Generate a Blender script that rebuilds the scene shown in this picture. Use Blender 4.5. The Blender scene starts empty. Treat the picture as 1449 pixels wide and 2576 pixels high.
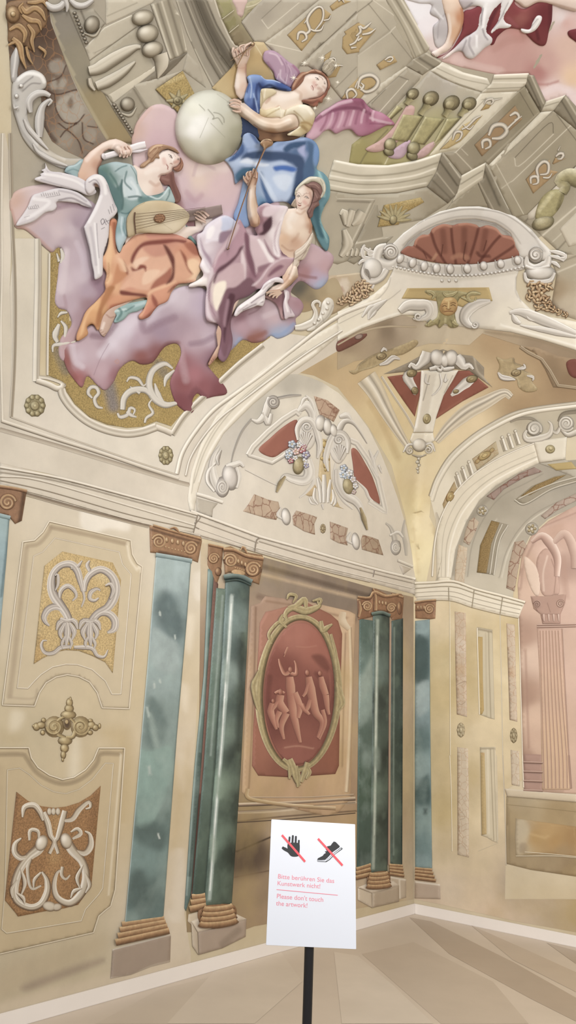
# A frescoed corner of a vaulted baroque hall with a small notice on a stand.
# The walls and the vault carry painted and stuccoed decoration: every element is modelled as low relief on the
# surface it belongs to, with the pigment colours of the fresco itself.
import bpy,math,random
import numpy as np
from mathutils import Vector,Matrix
from mathutils.geometry import delaunay_2d_cdt
random.seed(7)
SC=bpy.context.scene
COL=SC.collection
# ---------------------------------------------------------------- camera calibration (photo 1449 x 2576)
FPX=2032.0
CXY=np.array([724.5,1288.0])
_n=lambda v:v/np.linalg.norm(v)
UP=_n(np.array([318.5,-7816.0,FPX]))
YA=np.array([1764.5,600.0,FPX]);YA=_n(YA-UP*(YA@UP));XA=np.cross(YA,UP)
RM=np.array([XA,YA,UP])
_d=RM@np.array([317.5,1010.0,FPX]);CAM=-_d*(1.62/-_d[2]);CAM[2]=1.62
# ---------------------------------------------------------------- the room: x=0 left wall, y=0 right wall, cove vault above
ZC,VA,VB=3.25,4.6,3.1
def cove(z):
 t=np.clip((z-ZC)/VB,0,1)
 return VA*(1-np.sqrt(np.clip(1-t*t,0,1)))
def outside(p):
 g=cove(p[...,2])
 return np.maximum(np.maximum(g-p[...,0],g+p[...,1]),p[...,2]-(ZC+VB))
def rays(px):
 px=np.asarray(px,float)
 d=np.stack([px[:,0]-CXY[0],px[:,1]-CXY[1],np.full(len(px),FPX)],1)@RM.T
 return d/np.linalg.norm(d,axis=1)[:,None]
def hit(px):
 """distance along the view ray at which the wall or vault surface is met"""
 d=rays(px)
 lo=np.full(len(d),1.5);hi=np.full(len(d),16.0);found=np.zeros(len(d),bool)
 t=lo.copy()
 for _ in range(60):
  t2=t+0.24
  o=outside(CAM+d*t2[:,None])>0
  new=o&~found
  hi[new]=t2[new];lo[new]=t[new];found|=o
  t=t2
 for _ in range(26):
  m=(lo+hi)/2
  o=outside(CAM+d*m[:,None])>0
  hi=np.where(o,m,hi);lo=np.where(o,lo,m)
 return d,(lo+hi)/2
def surf(px,h):
 d,t=hit(px)
 return CAM+d*(t-np.asarray(h))[:,None]
def floor_pt(px,z=0.0):
 d=rays(px);t=(z-CAM[2])/d[:,2]
 return CAM+d*t[:,None]
# ---------------------------------------------------------------- small parsing helpers
_fr=[0.0,0.0,1.0]
def F(x0,y0,w,full=1449.0):
 """read the following coordinates from an enlarged detail of the photo"""
 _fr[:]=[x0,y0,w/full]
def P(s):
 if not isinstance(s,str):
  return np.asarray(s,float)
 a=np.array([[float(v)for v in q.split(',')]for q in s.split()])
 return a*_fr[2]+np.array(_fr[:2])
def L(v):return v*_fr[2]
def cr(pts,closed=False,n=6):
 """Catmull-Rom through the points"""
 p=np.asarray(pts,float)
 if len(p)<3:return p
 if closed:q=np.vstack([p[-1],p,p[0],p[1]])
 else:q=np.vstack([2*p[0]-p[1],p,2*p[-1]-p[-2]])
 out=[]
 t=np.linspace(0,1,n,endpoint=False)[:,None]
 for i in range(1,len(q)-2):
  a,b,c,d=q[i-1],q[i],q[i+1],q[i+2]
  out.append(0.5*(2*b+(c-a)*t+(2*a-5*b+4*c-d)*t*t+(3*b-a-3*c+d)*t**3))
 if not closed:out.append(p[-1:])
 return np.vstack(out)
def resample(p,g,closed=False):
 if closed:p=np.vstack([p,p[0]])
 s=np.linalg.norm(np.diff(p,axis=0),axis=1);c=np.concatenate([[0],np.cumsum(s)])
 n=max(2,int(round(c[-1]/g))+1)
 u=np.linspace(0,c[-1],n)
 r=np.stack([np.interp(u,c,p[:,0]),np.interp(u,c,p[:,1])],1)
 return r[:-1]if closed else r
def keep_corners(p,g):
 """resample a closed polygon but keep its corners"""
 out=[]
 for i in range(len(p)):
  a,b=p[i],p[(i+1)%len(p)]
  n=max(1,int(round(np.linalg.norm(b-a)/g)))
  out.append(a+(b-a)*(np.arange(n)/n)[:,None])
 return np.vstack(out)
def lin(h):
 if not isinstance(h,str):return np.asarray(h,float)
 h=h.lstrip('#');v=np.array([int(h[i:i+2],16)for i in(0,2,4)])/255.0
 v=np.where(v<=0.04045,v/12.92,((v+0.055)/1.055)**2.4)
 return v*SAT+(1-SAT)*(v@np.array([.2126,.7152,.0722]))
SAT=0.9
def seg_dist(pts,line):
 """distance from pts to a polyline"""
 best=np.full(len(pts),1e9)
 if len(line)==1:return np.linalg.norm(pts-line[0],axis=1)
 for a,b in zip(line[:-1],line[1:]):
  ab=b-a;l2=ab@ab
  if l2<1e-12:continue
  t=np.clip(((pts-a)@ab)/l2,0,1)
  best=np.minimum(best,((pts-a-t[:,None]*ab)**2).sum(1))
 return np.sqrt(np.where(best>1e8,((pts-line[0])**2).sum(1),best))
def inside(pts,poly):
 x,y=pts[:,0],pts[:,1];r=np.zeros(len(pts),bool)
 a=poly;b=np.roll(poly,-1,0)
 for(x1,y1),(x2,y2)in zip(a,b):
  if y1==y2:continue
  m=((y1>y)!=(y2>y))&(x<(x2-x1)*(y-y1)/(y2-y1)+x1)
  r^=m
 return r
def sm(t):
 t=np.clip(t,0,1);return t*t*(3-2*t)
STW=[1.0,1.0]
ALB=0.86
# ---------------------------------------------------------------- relief builder
class Part:
 def __init__(s):
  s.v=[];s.h=[];s.c=[];s.f=[];s.n=0
 def _add(s,px,h,col,faces):
  s.v.append(np.asarray(px,float));s.h.append(np.asarray(h,float));s.c.append(np.asarray(col,float))
  s.f+=[tuple(i+s.n for i in f)for f in faces];s.n+=len(px)
 def poly(s,out,col,h=0.012,base=0.004,g=5.0,edge=None,smooth=True,strokes='',grad=None,flat=False,skirt=True,holes=()):
  h=h*.6 if h<.1 else h
  o=P(out)
  o=resample(cr(o,True),g,True)if smooth else keep_corners(o,g)
  hol=[]
  for q in holes:
   q=P(q);hol.append(resample(cr(q,True),g,True)if smooth else keep_corners(q,g))
  lo,hi=o.min(0),o.max(0)
  xs=np.arange(lo[0]+g*.5,hi[0],g);ys=np.arange(lo[1]+g*.5,hi[1],g*.87)
  gx,gy=np.meshgrid(xs,ys);gx=gx+(np.arange(len(ys))%2)[:,None]*g*.5
  q=np.stack([gx.ravel(),gy.ravel()],1)
  q=q[inside(q,o)]if len(q)else q
  for hh in hol:q=q[~inside(q,hh)]
  if len(q):
   dd=seg_dist(q,np.vstack([o,o[:1]]))
   for hh in hol:dd=np.minimum(dd,seg_dist(q,np.vstack([hh,hh[:1]])))
   m=dd>0.55*g;q=q[m];dd=dd[m]
  else:dd=np.zeros(0)
  ex=[]
  for ln in strokes.strip().splitlines():
   ln=ln.strip()
   if not ln or ln[0]!='c':continue
   hd,pt=ln.split(':');wd=L(float(hd.split()[2]))*STW[0]
   if wd>2.6*g:continue
   l_=P(pt);l_=cr(l_,False,5)if len(l_)>2 else l_
   if len(l_)<2:continue
   l_=resample(l_,max(1.2,min(g*.8,wd*.9)),False);tt=np.gradient(l_,axis=0)
   tt/=np.maximum(np.linalg.norm(tt,axis=1),1e-9)[:,None];nn=np.stack([-tt[:,1],tt[:,0]],1)
   ex+=[l_,l_+nn*wd*.9,l_-nn*wd*.9]
   if wd>g:ex+=[l_+nn*wd*.5,l_-nn*wd*.5]
  if ex:
   ex=np.vstack(ex);ex=ex[inside(ex,o)]
   for hh in hol:ex=ex[~inside(ex,hh)]
   if len(ex):
    de=seg_dist(ex,np.vstack([o,o[:1]]));m=de>.3*g;ex=ex[m];de=de[m]
    key=np.unique(np.round(ex/1.0).astype(int),axis=0,return_index=True)[1];ex=ex[key];de=de[key]
    if len(q)and len(ex):
     cell={tuple(c_)for c_ in np.floor(ex/(g*.7)).astype(int)}
     m=np.array([tuple(c_)not in cell for c_ in np.floor(q/(g*.7)).astype(int)]);q=q[m];dd=dd[m]
    q=np.vstack([q,ex])if len(q)else ex;dd=np.concatenate([dd,de])
  allp=[o]+hol;nb=sum(len(a)for a in allp)
  pts=np.vstack(allp+[q]);dist=np.concatenate([np.zeros(nb),dd])
  ed=[];k=0
  for a in allp:
   ed+=[(k+i,k+(i+1)%len(a))for i in range(len(a))];k+=len(a)
  res=delaunay_2d_cdt([Vector(p)for p in pts],ed,[],2 if hol else 1,1e-4)
  vp=np.array([tuple(v)for v in res[0]]);faces=[f for f in res[2]]
  src=[r[0]if r else-1 for r in res[3]]
  dist=np.array([dist[i]if i>=0 else 0.0 for i in src])
  isb=np.array([(i<nb)for i in src])
  e=edge if edge else max(dist.max(),1e-6)
  if edge:e=min(e,max(dist.max(),1e-6))
  t=np.clip(dist/e,0,1)
  prof=np.zeros(len(t))if flat else np.sqrt(np.clip(1-(1-t)**2,0,1))
  hh=base+h*prof if not flat else np.full(len(t),base+h)
  c=s.colour(vp,col,grad)
  c,dh=s.strokes(vp,c,strokes)
  hh=hh+dh
  s._add(vp,hh,c,faces)
  if skirt:
   cnt={}
   for f in faces:
    for i in range(len(f)):
     a,b=f[i],f[(i+1)%len(f)]
     if(b,a)in cnt:del cnt[(b,a)]
     else:cnt[(a,b)]=1
   bi=sorted({i for ab in cnt for i in ab});mp={v:k for k,v in enumerate(bi)}
   off=s.n-len(vp)
   k0=s.n
   s.v.append(vp[bi]);s.h.append(np.full(len(bi),0.0006));s.c.append(c[bi]*.92);s.n+=len(bi)
   for a,b in cnt:s.f.append((off+b,off+a,k0+mp[a],k0+mp[b]))
  return s
 def colour(s,vp,col,grad):
  if grad:
   w=[];cs=[]
   for item in grad.split():
    h_,xy=item.split('@');q=P(xy)[0]
    cs.append(lin(h_));w.append(1.0/(((vp-q)**2).sum(1)+30.0)**1.5)
   w=np.array(w);w/=w.sum(0)
   return w.T@np.array(cs)
  return np.tile(lin(col),(len(vp),1))
 def strokes(s,vp,c,text):
  """brush strokes of pigment: 'c hex width alpha [dh] : pts' soft line, 'p ...' soft-edged patch"""
  dh=np.zeros(len(vp))
  for ln in text.strip().splitlines():
   ln=ln.strip()
   if not ln:continue
   hd,pt=ln.split(':');hd=hd.split();kind,hx,w,a=hd[0],hd[1],L(float(hd[2]))*(STW[0]if hd[0]=='c' and hd[1]!='-' else 1),min(1.0,float(hd[3])*STW[1])
   d_h=(float(hd[4])*.5 if abs(float(hd[4]))<.03 else float(hd[4]))if len(hd)>4 else 0.0
   q=P(pt)
   lo,hi=q.min(0)-w,q.max(0)+w
   if kind=='p':q=cr(q,True,4)
   elif len(q)>2:q=cr(q,False,5)
   m=np.where(((vp>=lo)&(vp<=hi)).all(1))[0]
   if not len(m):continue
   v=vp[m]
   if kind=='p':
    ins=inside(v,q);d=seg_dist(v,np.vstack([q,q[:1]]))
    wt=sm(0.5+np.where(ins,d,-d)/max(w,3.6)*.5)
   else:
    wt=sm(1.25*(1-seg_dist(v,q)/w))
   wt=wt*a
   if hx!='-':c[m]=c[m]*(1-wt[:,None])+lin(hx)*wt[:,None]
   dh[m]+=d_h*wt/max(a,1e-6)
  return c,dh
 def line(s,pts,w,col,h=0.008,base=0.004,g=5.0,smooth=True,closed=False,n=6,taper=None,flat=False):
  """a rounded bead following a line; col = one colour or 'left/mid/right'; w may be 'w0,w1,...' along the line"""
  h=h*.7
  p=P(pts)
  if smooth and len(p)>2:p=cr(p,closed)
  if closed and not smooth:p=keep_corners(p,g)
  elif not smooth:
   p=np.vstack([keep_corners(p,g)[:0]]+[a+(b-a)*(np.arange(max(1,int(np.linalg.norm(b-a)/g)))/max(1,int(np.linalg.norm(b-a)/g)))[:,None]for a,b in zip(p[:-1],p[1:])]+[p[-1:]])
  else:p=resample(p,g,closed)
  m=len(p)
  t=np.gradient(p,axis=0)if not closed else(np.roll(p,-1,0)-np.roll(p,1,0))
  t/=np.maximum(np.linalg.norm(t,axis=1),1e-9)[:,None]
  nr=np.stack([-t[:,1],t[:,0]],1)
  ws=[L(float(x))for x in str(w).split(',')]
  wv=np.interp(np.linspace(0,1,m),np.linspace(0,1,len(ws)),ws)if len(ws)>1 else np.full(m,ws[0])
  cs=[lin(x)for x in col.split('/')]
  k=2 if(flat or n<3)else n
  u=np.linspace(-1,1,k+1)
  px=p[:,None,:]+nr[:,None,:]*(u[None,:,None]*wv[:,None,None]*.5)
  prof=np.full(k+1,1.0)if flat else np.sqrt(np.clip(1-u*u,0,1))
  hh=base+h*prof[None,:]*(wv/max(wv.max(),1e-6))[:,None]**.5
  hh=np.broadcast_to(hh,(m,k+1))
  cc=np.stack([np.interp(u,np.linspace(-1,1,len(cs)),[q[i]for q in cs])if len(cs)>1 else np.full(k+1,cs[0][i])for i in range(3)],1)
  cc=np.broadcast_to(cc[None],(m,k+1,3))
  fc=[]
  K=k+1
  for i in range(m if closed else m-1):
   j=(i+1)%m
   for a in range(k):fc.append((i*K+a,j*K+a,j*K+a+1,i*K+a+1))
  px=px.reshape(-1,2);hh=hh.reshape(-1).copy();cc=cc.reshape(-1,3)
  s._add(px,hh,cc,fc)
  return s
 def ell(s,c,rx,ry,col,rot=0,h=0.012,base=0.004,rings=5,seg=18,hi=None,edgecol=None):
  """a domed boss; hi = highlight colour, edgecol = colour at the rim"""
  c=P(c)[0];rx,ry=L(rx),L(ry)
  a=np.linspace(0,2*math.pi,seg,endpoint=False);r=np.linspace(0,1,rings+1)
  px=[c[None]];hh=[np.array([base+h])];R_=[np.zeros(1)]
  co,si=math.cos(math.radians(rot)),math.sin(math.radians(rot))
  for q in r[1:]:
   x,y=rx*q*np.cos(a),ry*q*np.sin(a)
   px.append(np.stack([c[0]+x*co-y*si,c[1]+x*si+y*co],1));hh.append(np.full(seg,base+h*math.sqrt(max(0,1-q*q))));R_.append(np.full(seg,q))
  px=np.vstack(px);hh=np.concatenate(hh);R_=np.concatenate(R_)
  cc=np.tile(lin(col),(len(px),1))
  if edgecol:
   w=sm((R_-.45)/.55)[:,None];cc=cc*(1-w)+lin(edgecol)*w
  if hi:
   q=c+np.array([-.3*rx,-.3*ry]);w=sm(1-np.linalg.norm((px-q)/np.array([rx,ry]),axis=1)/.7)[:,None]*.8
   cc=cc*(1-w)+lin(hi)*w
  fc=[(0,1+i,1+(i+1)%seg)for i in range(seg)]
  for k in range(rings-1):
   o=1+k*seg
   fc+=[(o+i,o+seg+i,o+seg+(i+1)%seg,o+(i+1)%seg)for i in range(seg)]
  hh[-seg:]=0.0006
  s._add(px,hh,cc,fc)
  return s
 def spiral(s,c,r0,r1,a0,turns,w,col,h=0.01,base=0.006,sx=1.0):
  c=np.array([float(x)for x in c.split(',')])
  n=int(abs(turns)*14)+4
  pts=' '.join('%.2f,%.2f'%(c[0]+sx*(r0+(r1-r0)*k/n)*math.cos(math.radians(a0)+turns*2*math.pi*k/n),c[1]+(r0+(r1-r0)*k/n)*math.sin(math.radians(a0)+turns*2*math.pi*k/n))for k in range(n+1))
  return s.line(pts,w,col,h,base,g=3)
 def mesh(s,name,loc,mode='surf'):
  px=np.vstack(s.v);hh=np.concatenate(s.h);cc=np.vstack(s.c)
  if mode=='surf':w=surf(px,hh)
  elif mode=='floor':w=floor_pt(px,0.0);w[:,2]=hh
  else:w=px
  me=bpy.data.meshes.new(name)
  q=FADE.get(s.mat,1.0);cc=cc*q+(1-q)*(cc@np.array([.2126,.7152,.0722]))[:,None]
  me.from_pydata([tuple(p)for p in(w-loc)],[],s.f)
  at=me.color_attributes.new('Col','FLOAT_COLOR','POINT')
  at.data.foreach_set('color',np.column_stack([np.clip(cc*ALB,0,1),np.ones(len(cc))]).astype(np.float32).ravel())
  me.polygons.foreach_set('use_smooth',[True]*len(me.polygons))
  me.update()
# every face looks into the room
  nrm=np.empty(len(me.polygons)*3,np.float32);me.polygons.foreach_get('normal',nrm)
  cen=np.empty(len(me.polygons)*3,np.float32);me.polygons.foreach_get('center',cen)
  bad=((nrm.reshape(-1,3)*(CAM-loc-cen.reshape(-1,3))).sum(1)<0).sum()
  if bad>len(me.polygons)/2:me.flip_normals()
  return me
# ---------------------------------------------------------------- objects
def props(o,label=None,cat=None,group=None,kind=None):
 if label:o['label']=label
 if cat:o['category']=cat
 if group:o['group']=group
 if kind:o['kind']=kind
 return o
def thing(name,label,cat,at,group=None):
 """an Empty on the wall at the thing's foot"""
 o=bpy.data.objects.new(name,None);COL.objects.link(o)
 o.empty_display_size=0.05
 q=P(at)if isinstance(at,str)else np.asarray([at],float)
 o.location=Vector(surf(q,[0.0])[0])if isinstance(at,str)else Vector(at)
 props(o,label,cat,group,'thing')
 ABS[o.name]=np.array(o.location)
 return o
ABS={}
FADE={'green_marble':.72,'dark_green_marble':.72,'gilt':.7,'cloth':.88,'mosaic':.85,'breccia':.8,'pale_breccia':.8,'stucco':.85,'fresco':.82,'skin':.86}
def put(part,name,mat='fresco',parent=None,label=None,cat=None,group=None,kind=None,mode='surf'):
 if parent is not None:loc=ABS[parent.name]
 else:
  if mode=='surf':loc=surf(np.vstack(part.v).mean(0)[None],[0.0])[0]
  elif mode=='floor':loc=floor_pt(np.vstack(part.v).mean(0)[None])[0]
  else:loc=np.vstack(part.v).mean(0)
 part.mat=mat;me=part.mesh(name,loc,mode)
 o=bpy.data.objects.new(name,me);COL.objects.link(o)
 me.materials.append(MAT[mat])
 if parent is not None:o.parent=parent
 else:o.location=Vector(loc)
 ABS[o.name]=loc
 if parent is not None and label:o['label']=label
 elif parent is None:props(o,label,cat,group,kind)
 return o
# ---------------------------------------------------------------- materials (all procedural)
MAT={}
def material(name,rough=.85,mott=.10,scale=6.0,bump=.15,fine=90.0,tint=None,tamt=0.0,metal=0.0,vein=None,spec=.3,fixed=None):
 m=bpy.data.materials.new(name);m.use_nodes=True;nt=m.node_tree;N=nt.nodes;K=nt.links
 b=N['Principled BSDF'];b.inputs['Roughness'].default_value=rough;b.inputs['Metallic'].default_value=metal
 b.inputs['Specular IOR Level'].default_value=spec
 geo=N.new('ShaderNodeNewGeometry')
 if fixed is None:
  a=N.new('ShaderNodeAttribute');a.attribute_name='Col';colour=a.outputs['Color']
 else:
  a=N.new('ShaderNodeRGB');a.outputs[0].default_value=(*(lin(fixed)*ALB),1);colour=a.outputs[0]
 n1=N.new('ShaderNodeTexNoise');n1.inputs['Scale'].default_value=scale;n1.inputs['Detail'].default_value=6;n1.inputs['Roughness'].default_value=.62
 K.new(geo.outputs['Position'],n1.inputs['Vector'])
 mr=N.new('ShaderNodeMapRange');mr.inputs['From Min'].default_value=.3;mr.inputs['From Max'].default_value=.7
 mr.inputs['To Min'].default_value=1-mott;mr.inputs['To Max'].default_value=1+mott*.6
 K.new(n1.outputs['Fac'],mr.inputs['Value'])
 mu=N.new('ShaderNodeVectorMath');mu.operation='SCALE'
 K.new(colour,mu.inputs[0]);K.new(mr.outputs['Result'],mu.inputs['Scale'])
 out=mu.outputs['Vector']
 if tint:
  n2=N.new('ShaderNodeTexNoise');n2.inputs['Scale'].default_value=scale*.35;n2.inputs['Detail'].default_value=5
  K.new(geo.outputs['Position'],n2.inputs['Vector'])
  r2=N.new('ShaderNodeMapRange');r2.inputs['From Min'].default_value=.5;r2.inputs['From Max'].default_value=.72
  r2.inputs['To Max'].default_value=tamt
  K.new(n2.outputs['Fac'],r2.inputs['Value'])
  mx=N.new('ShaderNodeMix');mx.data_type='RGBA'
  K.new(r2.outputs['Result'],mx.inputs['Factor']);K.new(out,mx.inputs['A']);mx.inputs['B'].default_value=(*(lin(tint)*ALB),1)
  out=mx.outputs['Result']
 if vein:
  hx,sc,amt,thin=vein
  w=N.new('ShaderNodeTexVoronoi');w.feature='DISTANCE_TO_EDGE';w.inputs['Scale'].default_value=sc
  n3=N.new('ShaderNodeTexNoise');n3.inputs['Scale'].default_value=sc*1.1;n3.inputs['Detail'].default_value=4
  K.new(geo.outputs['Position'],n3.inputs['Vector'])
  ad=N.new('ShaderNodeVectorMath');ad.operation='SCALE';ad.inputs['Scale'].default_value=0.55/sc
  K.new(n3.outputs['Color'],ad.inputs[0])
  a2=N.new('ShaderNodeVectorMath');K.new(geo.outputs['Position'],a2.inputs[0]);K.new(ad.outputs[0],a2.inputs[1])
  K.new(a2.outputs[0],w.inputs['Vector'])
  r3=N.new('ShaderNodeMapRange');r3.inputs['From Min'].default_value=0;r3.inputs['From Max'].default_value=thin
  r3.inputs['To Min'].default_value=amt;r3.inputs['To Max'].default_value=0
  K.new(w.outputs['Distance'],r3.inputs['Value'])
  mx=N.new('ShaderNodeMix');mx.data_type='RGBA'
  K.new(r3.outputs['Result'],mx.inputs['Factor']);K.new(out,mx.inputs['A']);mx.inputs['B'].default_value=(*(lin(hx)*ALB),1)
  out=mx.outputs['Result']
 K.new(out,b.inputs['Base Color'])
 if bump:
  n4=N.new('ShaderNodeTexNoise');n4.inputs['Scale'].default_value=fine;n4.inputs['Detail'].default_value=3
  K.new(geo.outputs['Position'],n4.inputs['Vector'])
  bp=N.new('ShaderNodeBump');bp.inputs['Strength'].default_value=bump;bp.inputs['Distance'].default_value=.004
  K.new(n4.outputs['Fac'],bp.inputs['Height']);K.new(bp.outputs['Normal'],b.inputs['Normal'])
 MAT[name]=m
 return m
material('fresco',mott=.07,scale=5,bump=.12)
material('plaster',mott=.09,scale=2.6,bump=.15,tint='c0a670',tamt=.55)
material('old_plaster',mott=.14,scale=3.0,bump=.15,tint='b29a63',tamt=.75)
material('stucco',mott=.05,scale=7,bump=.06,rough=.8)
material('green_marble',mott=.16,scale=9,bump=.03,rough=.6,spec=.35,tint='9db0aa',tamt=.5)
material('dark_green_marble',mott=.2,scale=11,bump=.03,rough=.55,spec=.4,tint='7d9180',tamt=.45)
material('breccia',mott=.12,scale=12,bump=.06,vein=('7a4a38',11.0,.8,.06))
material('pale_breccia',mott=.10,scale=12,bump=.06,vein=('a8794e',16.0,.45,.05))
material('gilt',mott=.22,scale=30,bump=.25,fine=160,rough=.6,spec=.4)
material('mosaic',mott=.45,scale=110,bump=.35,fine=240,rough=.7)
material('skin',mott=.04,scale=9,bump=.05,rough=.75)
material('cloth',mott=.05,scale=9,bump=.08)
material('cloud',mott=.06,scale=4,bump=.06,rough=.9)
material('paper',mott=.02,scale=9,bump=.02)
# ---------------------------------------------------------------- room shell
def grid_mesh(name,pts,nu,nv,col,mat,kind='structure',flip=False):
 me=bpy.data.meshes.new(name)
 f=[(i*nv+j,(i+1)*nv+j,(i+1)*nv+j+1,i*nv+j+1)for i in range(nu-1)for j in range(nv-1)]
 if flip:f=[q[::-1]for q in f]
 me.from_pydata([tuple(p)for p in pts],[],f)
 at=me.color_attributes.new('Col','FLOAT_COLOR','POINT')
 c=lin(col)*ALB
 at.data.foreach_set('color',np.tile(np.array([*c,1],np.float32),len(pts)))
 me.polygons.foreach_set('use_smooth',[True]*len(me.polygons))
 o=bpy.data.objects.new(name,me);COL.objects.link(o);me.materials.append(MAT[mat]);o['kind']=kind
 return o
S1=7.5
def wall_pts(axis,n=60):
 out=[]
 for s in np.linspace(0,S1,n):
  for z in(0.0,1.0,2.0,ZC):
   out.append((0.0,-s,z)if axis==0 else(s,0.0,z))
 return out
grid_mesh('wall_left',wall_pts(0),60,4,'d0c1a2','plaster')
grid_mesh('wall_right',wall_pts(1),60,4,'d3c4a6','plaster',flip=True)
# the cove vault over both walls, folded along the groin above the corner
th=np.linspace(0,math.pi/2,70)
def vault_pts(axis):
 out=[]
 for s in np.linspace(0,1,70):
  for a in th:
   x=VA*(1-math.cos(a));z=ZC+VB*math.sin(a)
   r=x+(S1-x)*s
   out.append((x,-r,z)if axis==0 else(r,-x,z))
 return out
a_=vault_pts(0);b_=vault_pts(1)
me_pts=a_+b_
nu=nv=70
fA=[(i*nv+j,(i+1)*nv+j,(i+1)*nv+j+1,i*nv+j+1)for i in range(nu-1)for j in range(nv-1)]
fB=[tuple(q+len(a_)for q in f[::-1])for f in fA]
me=bpy.data.meshes.new('ceiling');me.from_pydata(me_pts,[],fA+fB)
at=me.color_attributes.new('Col','FLOAT_COLOR','POINT')
at.data.foreach_set('color',np.tile(np.array([*(lin('cfc3a8')*ALB),1],np.float32),len(me_pts)))
me.polygons.foreach_set('use_smooth',[True]*len(me.polygons));me.materials.append(MAT['plaster'])
o=bpy.data.objects.new('ceiling',me);COL.objects.link(o);o['kind']='structure'
# floor of pale stone slabs
def box_mesh(name,lo,hi,mat,kind=None,bevel=0.0,parent=None):
 import bmesh
 bm=bmesh.new();bmesh.ops.create_cube(bm,size=1.0)
 lo,hi=np.array(lo),np.array(hi)
 for v in bm.verts:v.co=Vector(lo+(hi-lo)*(np.array(v.co)+.5))
 if bevel:bmesh.ops.bevel(bm,geom=bm.edges[:],offset=bevel,segments=2,affect='EDGES')
 me=bpy.data.meshes.new(name);bm.to_mesh(me);bm.free();me.materials.append(MAT[mat])
 o=bpy.data.objects.new(name,me);COL.objects.link(o)
 if kind:o['kind']=kind
 if parent:o.parent=parent
 return o
material('floor_stone',mott=.06,scale=1.6,bump=.02,rough=.42,spec=.35,fixed='dccdbb',tint='d0c2b1',tamt=.6)
material('white_paint',mott=.02,scale=4,bump=.03,rough=.5,fixed='f1e9e2')
floor=grid_mesh('floor',[(x,y,0.0)for x in np.linspace(-.1,S1,4)for y in np.linspace(-S1-1,.1,4)],4,4,'c4b19b','floor_stone')
box_mesh('baseboard_left',(0.0,-S1,0.0),(0.016,0.0,0.085),'white_paint','structure',.003)
box_mesh('baseboard_right',(0.016,-0.016,0.0),(S1,0.0,0.085),'white_paint','structure',.003)
# ---------------------------------------------------------------- thin lighter and darker bands over the pale stone floor
F(0,0,1449);_fz=[0]
def slab(pts,hexv):
 _fz[0]+=1
 p=Part();p.poly(pts,hexv,h=0,base=.0008+.0002*(_fz[0]%6),g=40,smooth=False,skirt=False);put(p,'floor_band','slab_stone',kind='structure',mode='floor')
material('slab_stone',mott=.05,scale=3.0,bump=.02,rough=.42,spec=.35,tint='cfc0ae',tamt=.35)
slab('1030,2308 1085,2318 1290,2420 1449,2510 1449,2570 1330,2510 1130,2400','bdab97')
slab('1185,2328 1330,2392 1449,2446 1449,2496 1290,2415','cdbba6')
slab('1375,2372 1449,2392 1449,2425','bdab97')
slab('560,2420 700,2385 760,2470 640,2576 420,2576','e0d2c0')
slab('840,2395 900,2405 990,2480 1090,2576 860,2576','e4d7c6')
slab('400,2490 600,2440 520,2520 440,2576 240,2576','d6c7b4')
slab('910,2400 1040,2370 1240,2470 1330,2576 1110,2576','cfbfac')
# ---------------------------------------------------------------- left wall, lower zone
F(0,0,1449)
# entablature running along the left wall
t=Part()
t.poly('0,1163 250,1228 490,1288 505,1300 500,1345 375,1326 190,1275 0,1222','d2c6b2',h=.012,base=.003,g=9,edge=8,smooth=False)
F(0,1200,600)
t.line('0,-60 370,8 800,120 1200,228',16,'f3ebdc/e0d6c4/a2937e',h=.02,base=.012)
t.line('0,-30 330,20 800,142 1195,250',7,'9a8b76/a89a86/cfc4b2',h=.004,base=.015)
t.line('0,-5 240,20 800,180 1180,292',12,'efe6d6/d9cebb/b3a590',h=.012,base=.012)
t.line('0,20 300,88 800,232 1180,316',5,'93846e',h=.002,base=.015,flat=True)
t.line('0,45 300,120 800,262 1180,346',7,'e6dcc9/b0a28d',h=.006,base=.012)
t.line('160,104 400,172 700,250 905,300',20,'7d6a55/8d7c67/c3b49b',h=.004,base=.006)
t.line('1175,340 1188,290 1200,235',6,'8a7b68',h=.002,base=.016,flat=True)
put(t,'trim_cornice','stucco',kind='structure')
t=Part()
F(480,900,600)
t.poly('0,935 55,955 420,1090 1110,1270 1365,1345 1365,1440 1090,1365 440,1190 60,1095 0,1075','d4c8b6',h=.012,base=.003,g=9,edge=8,smooth=False)
t.line('0,932 50,950 240,1020 422,1088',18,'f6efe2/e3d9c8/9d8f7b',h=.02,base=.012)
t.line('422,1088 750,1180 1110,1282 1365,1345',17,'f6efe2/e3d9c8/9d8f7b',h=.02,base=.012)
t.line('30,985 240,1062 410,1125',7,'c7bba8/8d7f6c',h=.004,base=.014)
t.line('415,1115 750,1215 1110,1310 1362,1372',8,'c7bba8/8d7f6c',h=.004,base=.014)
t.line('55,1040 240,1105 400,1160',6,'efe6d6/9d8f7b',h=.006,base=.012)
t.line('395,1155 750,1255 1110,1345 1362,1405',8,'efe6d6/9d8f7b',h=.006,base=.012)
t.line('60,1078 240,1130 400,1180 750,1280 1090,1362',8,'d9cebb/8d7b66',h=.006,base=.012)
t.line('388,1180 400,1110 424,1092',8,'7d6f5e/a39482',h=.004,base=.016)
t.line('1108,1330 1118,1285',6,'94867a',h=.004,base=.016)
t.line('52,1040 25,1020 58,970 50,950',5,'8d7f6e',h=.002,base=.018)
put(t,'trim_architrave','stucco',kind='structure')
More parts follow.
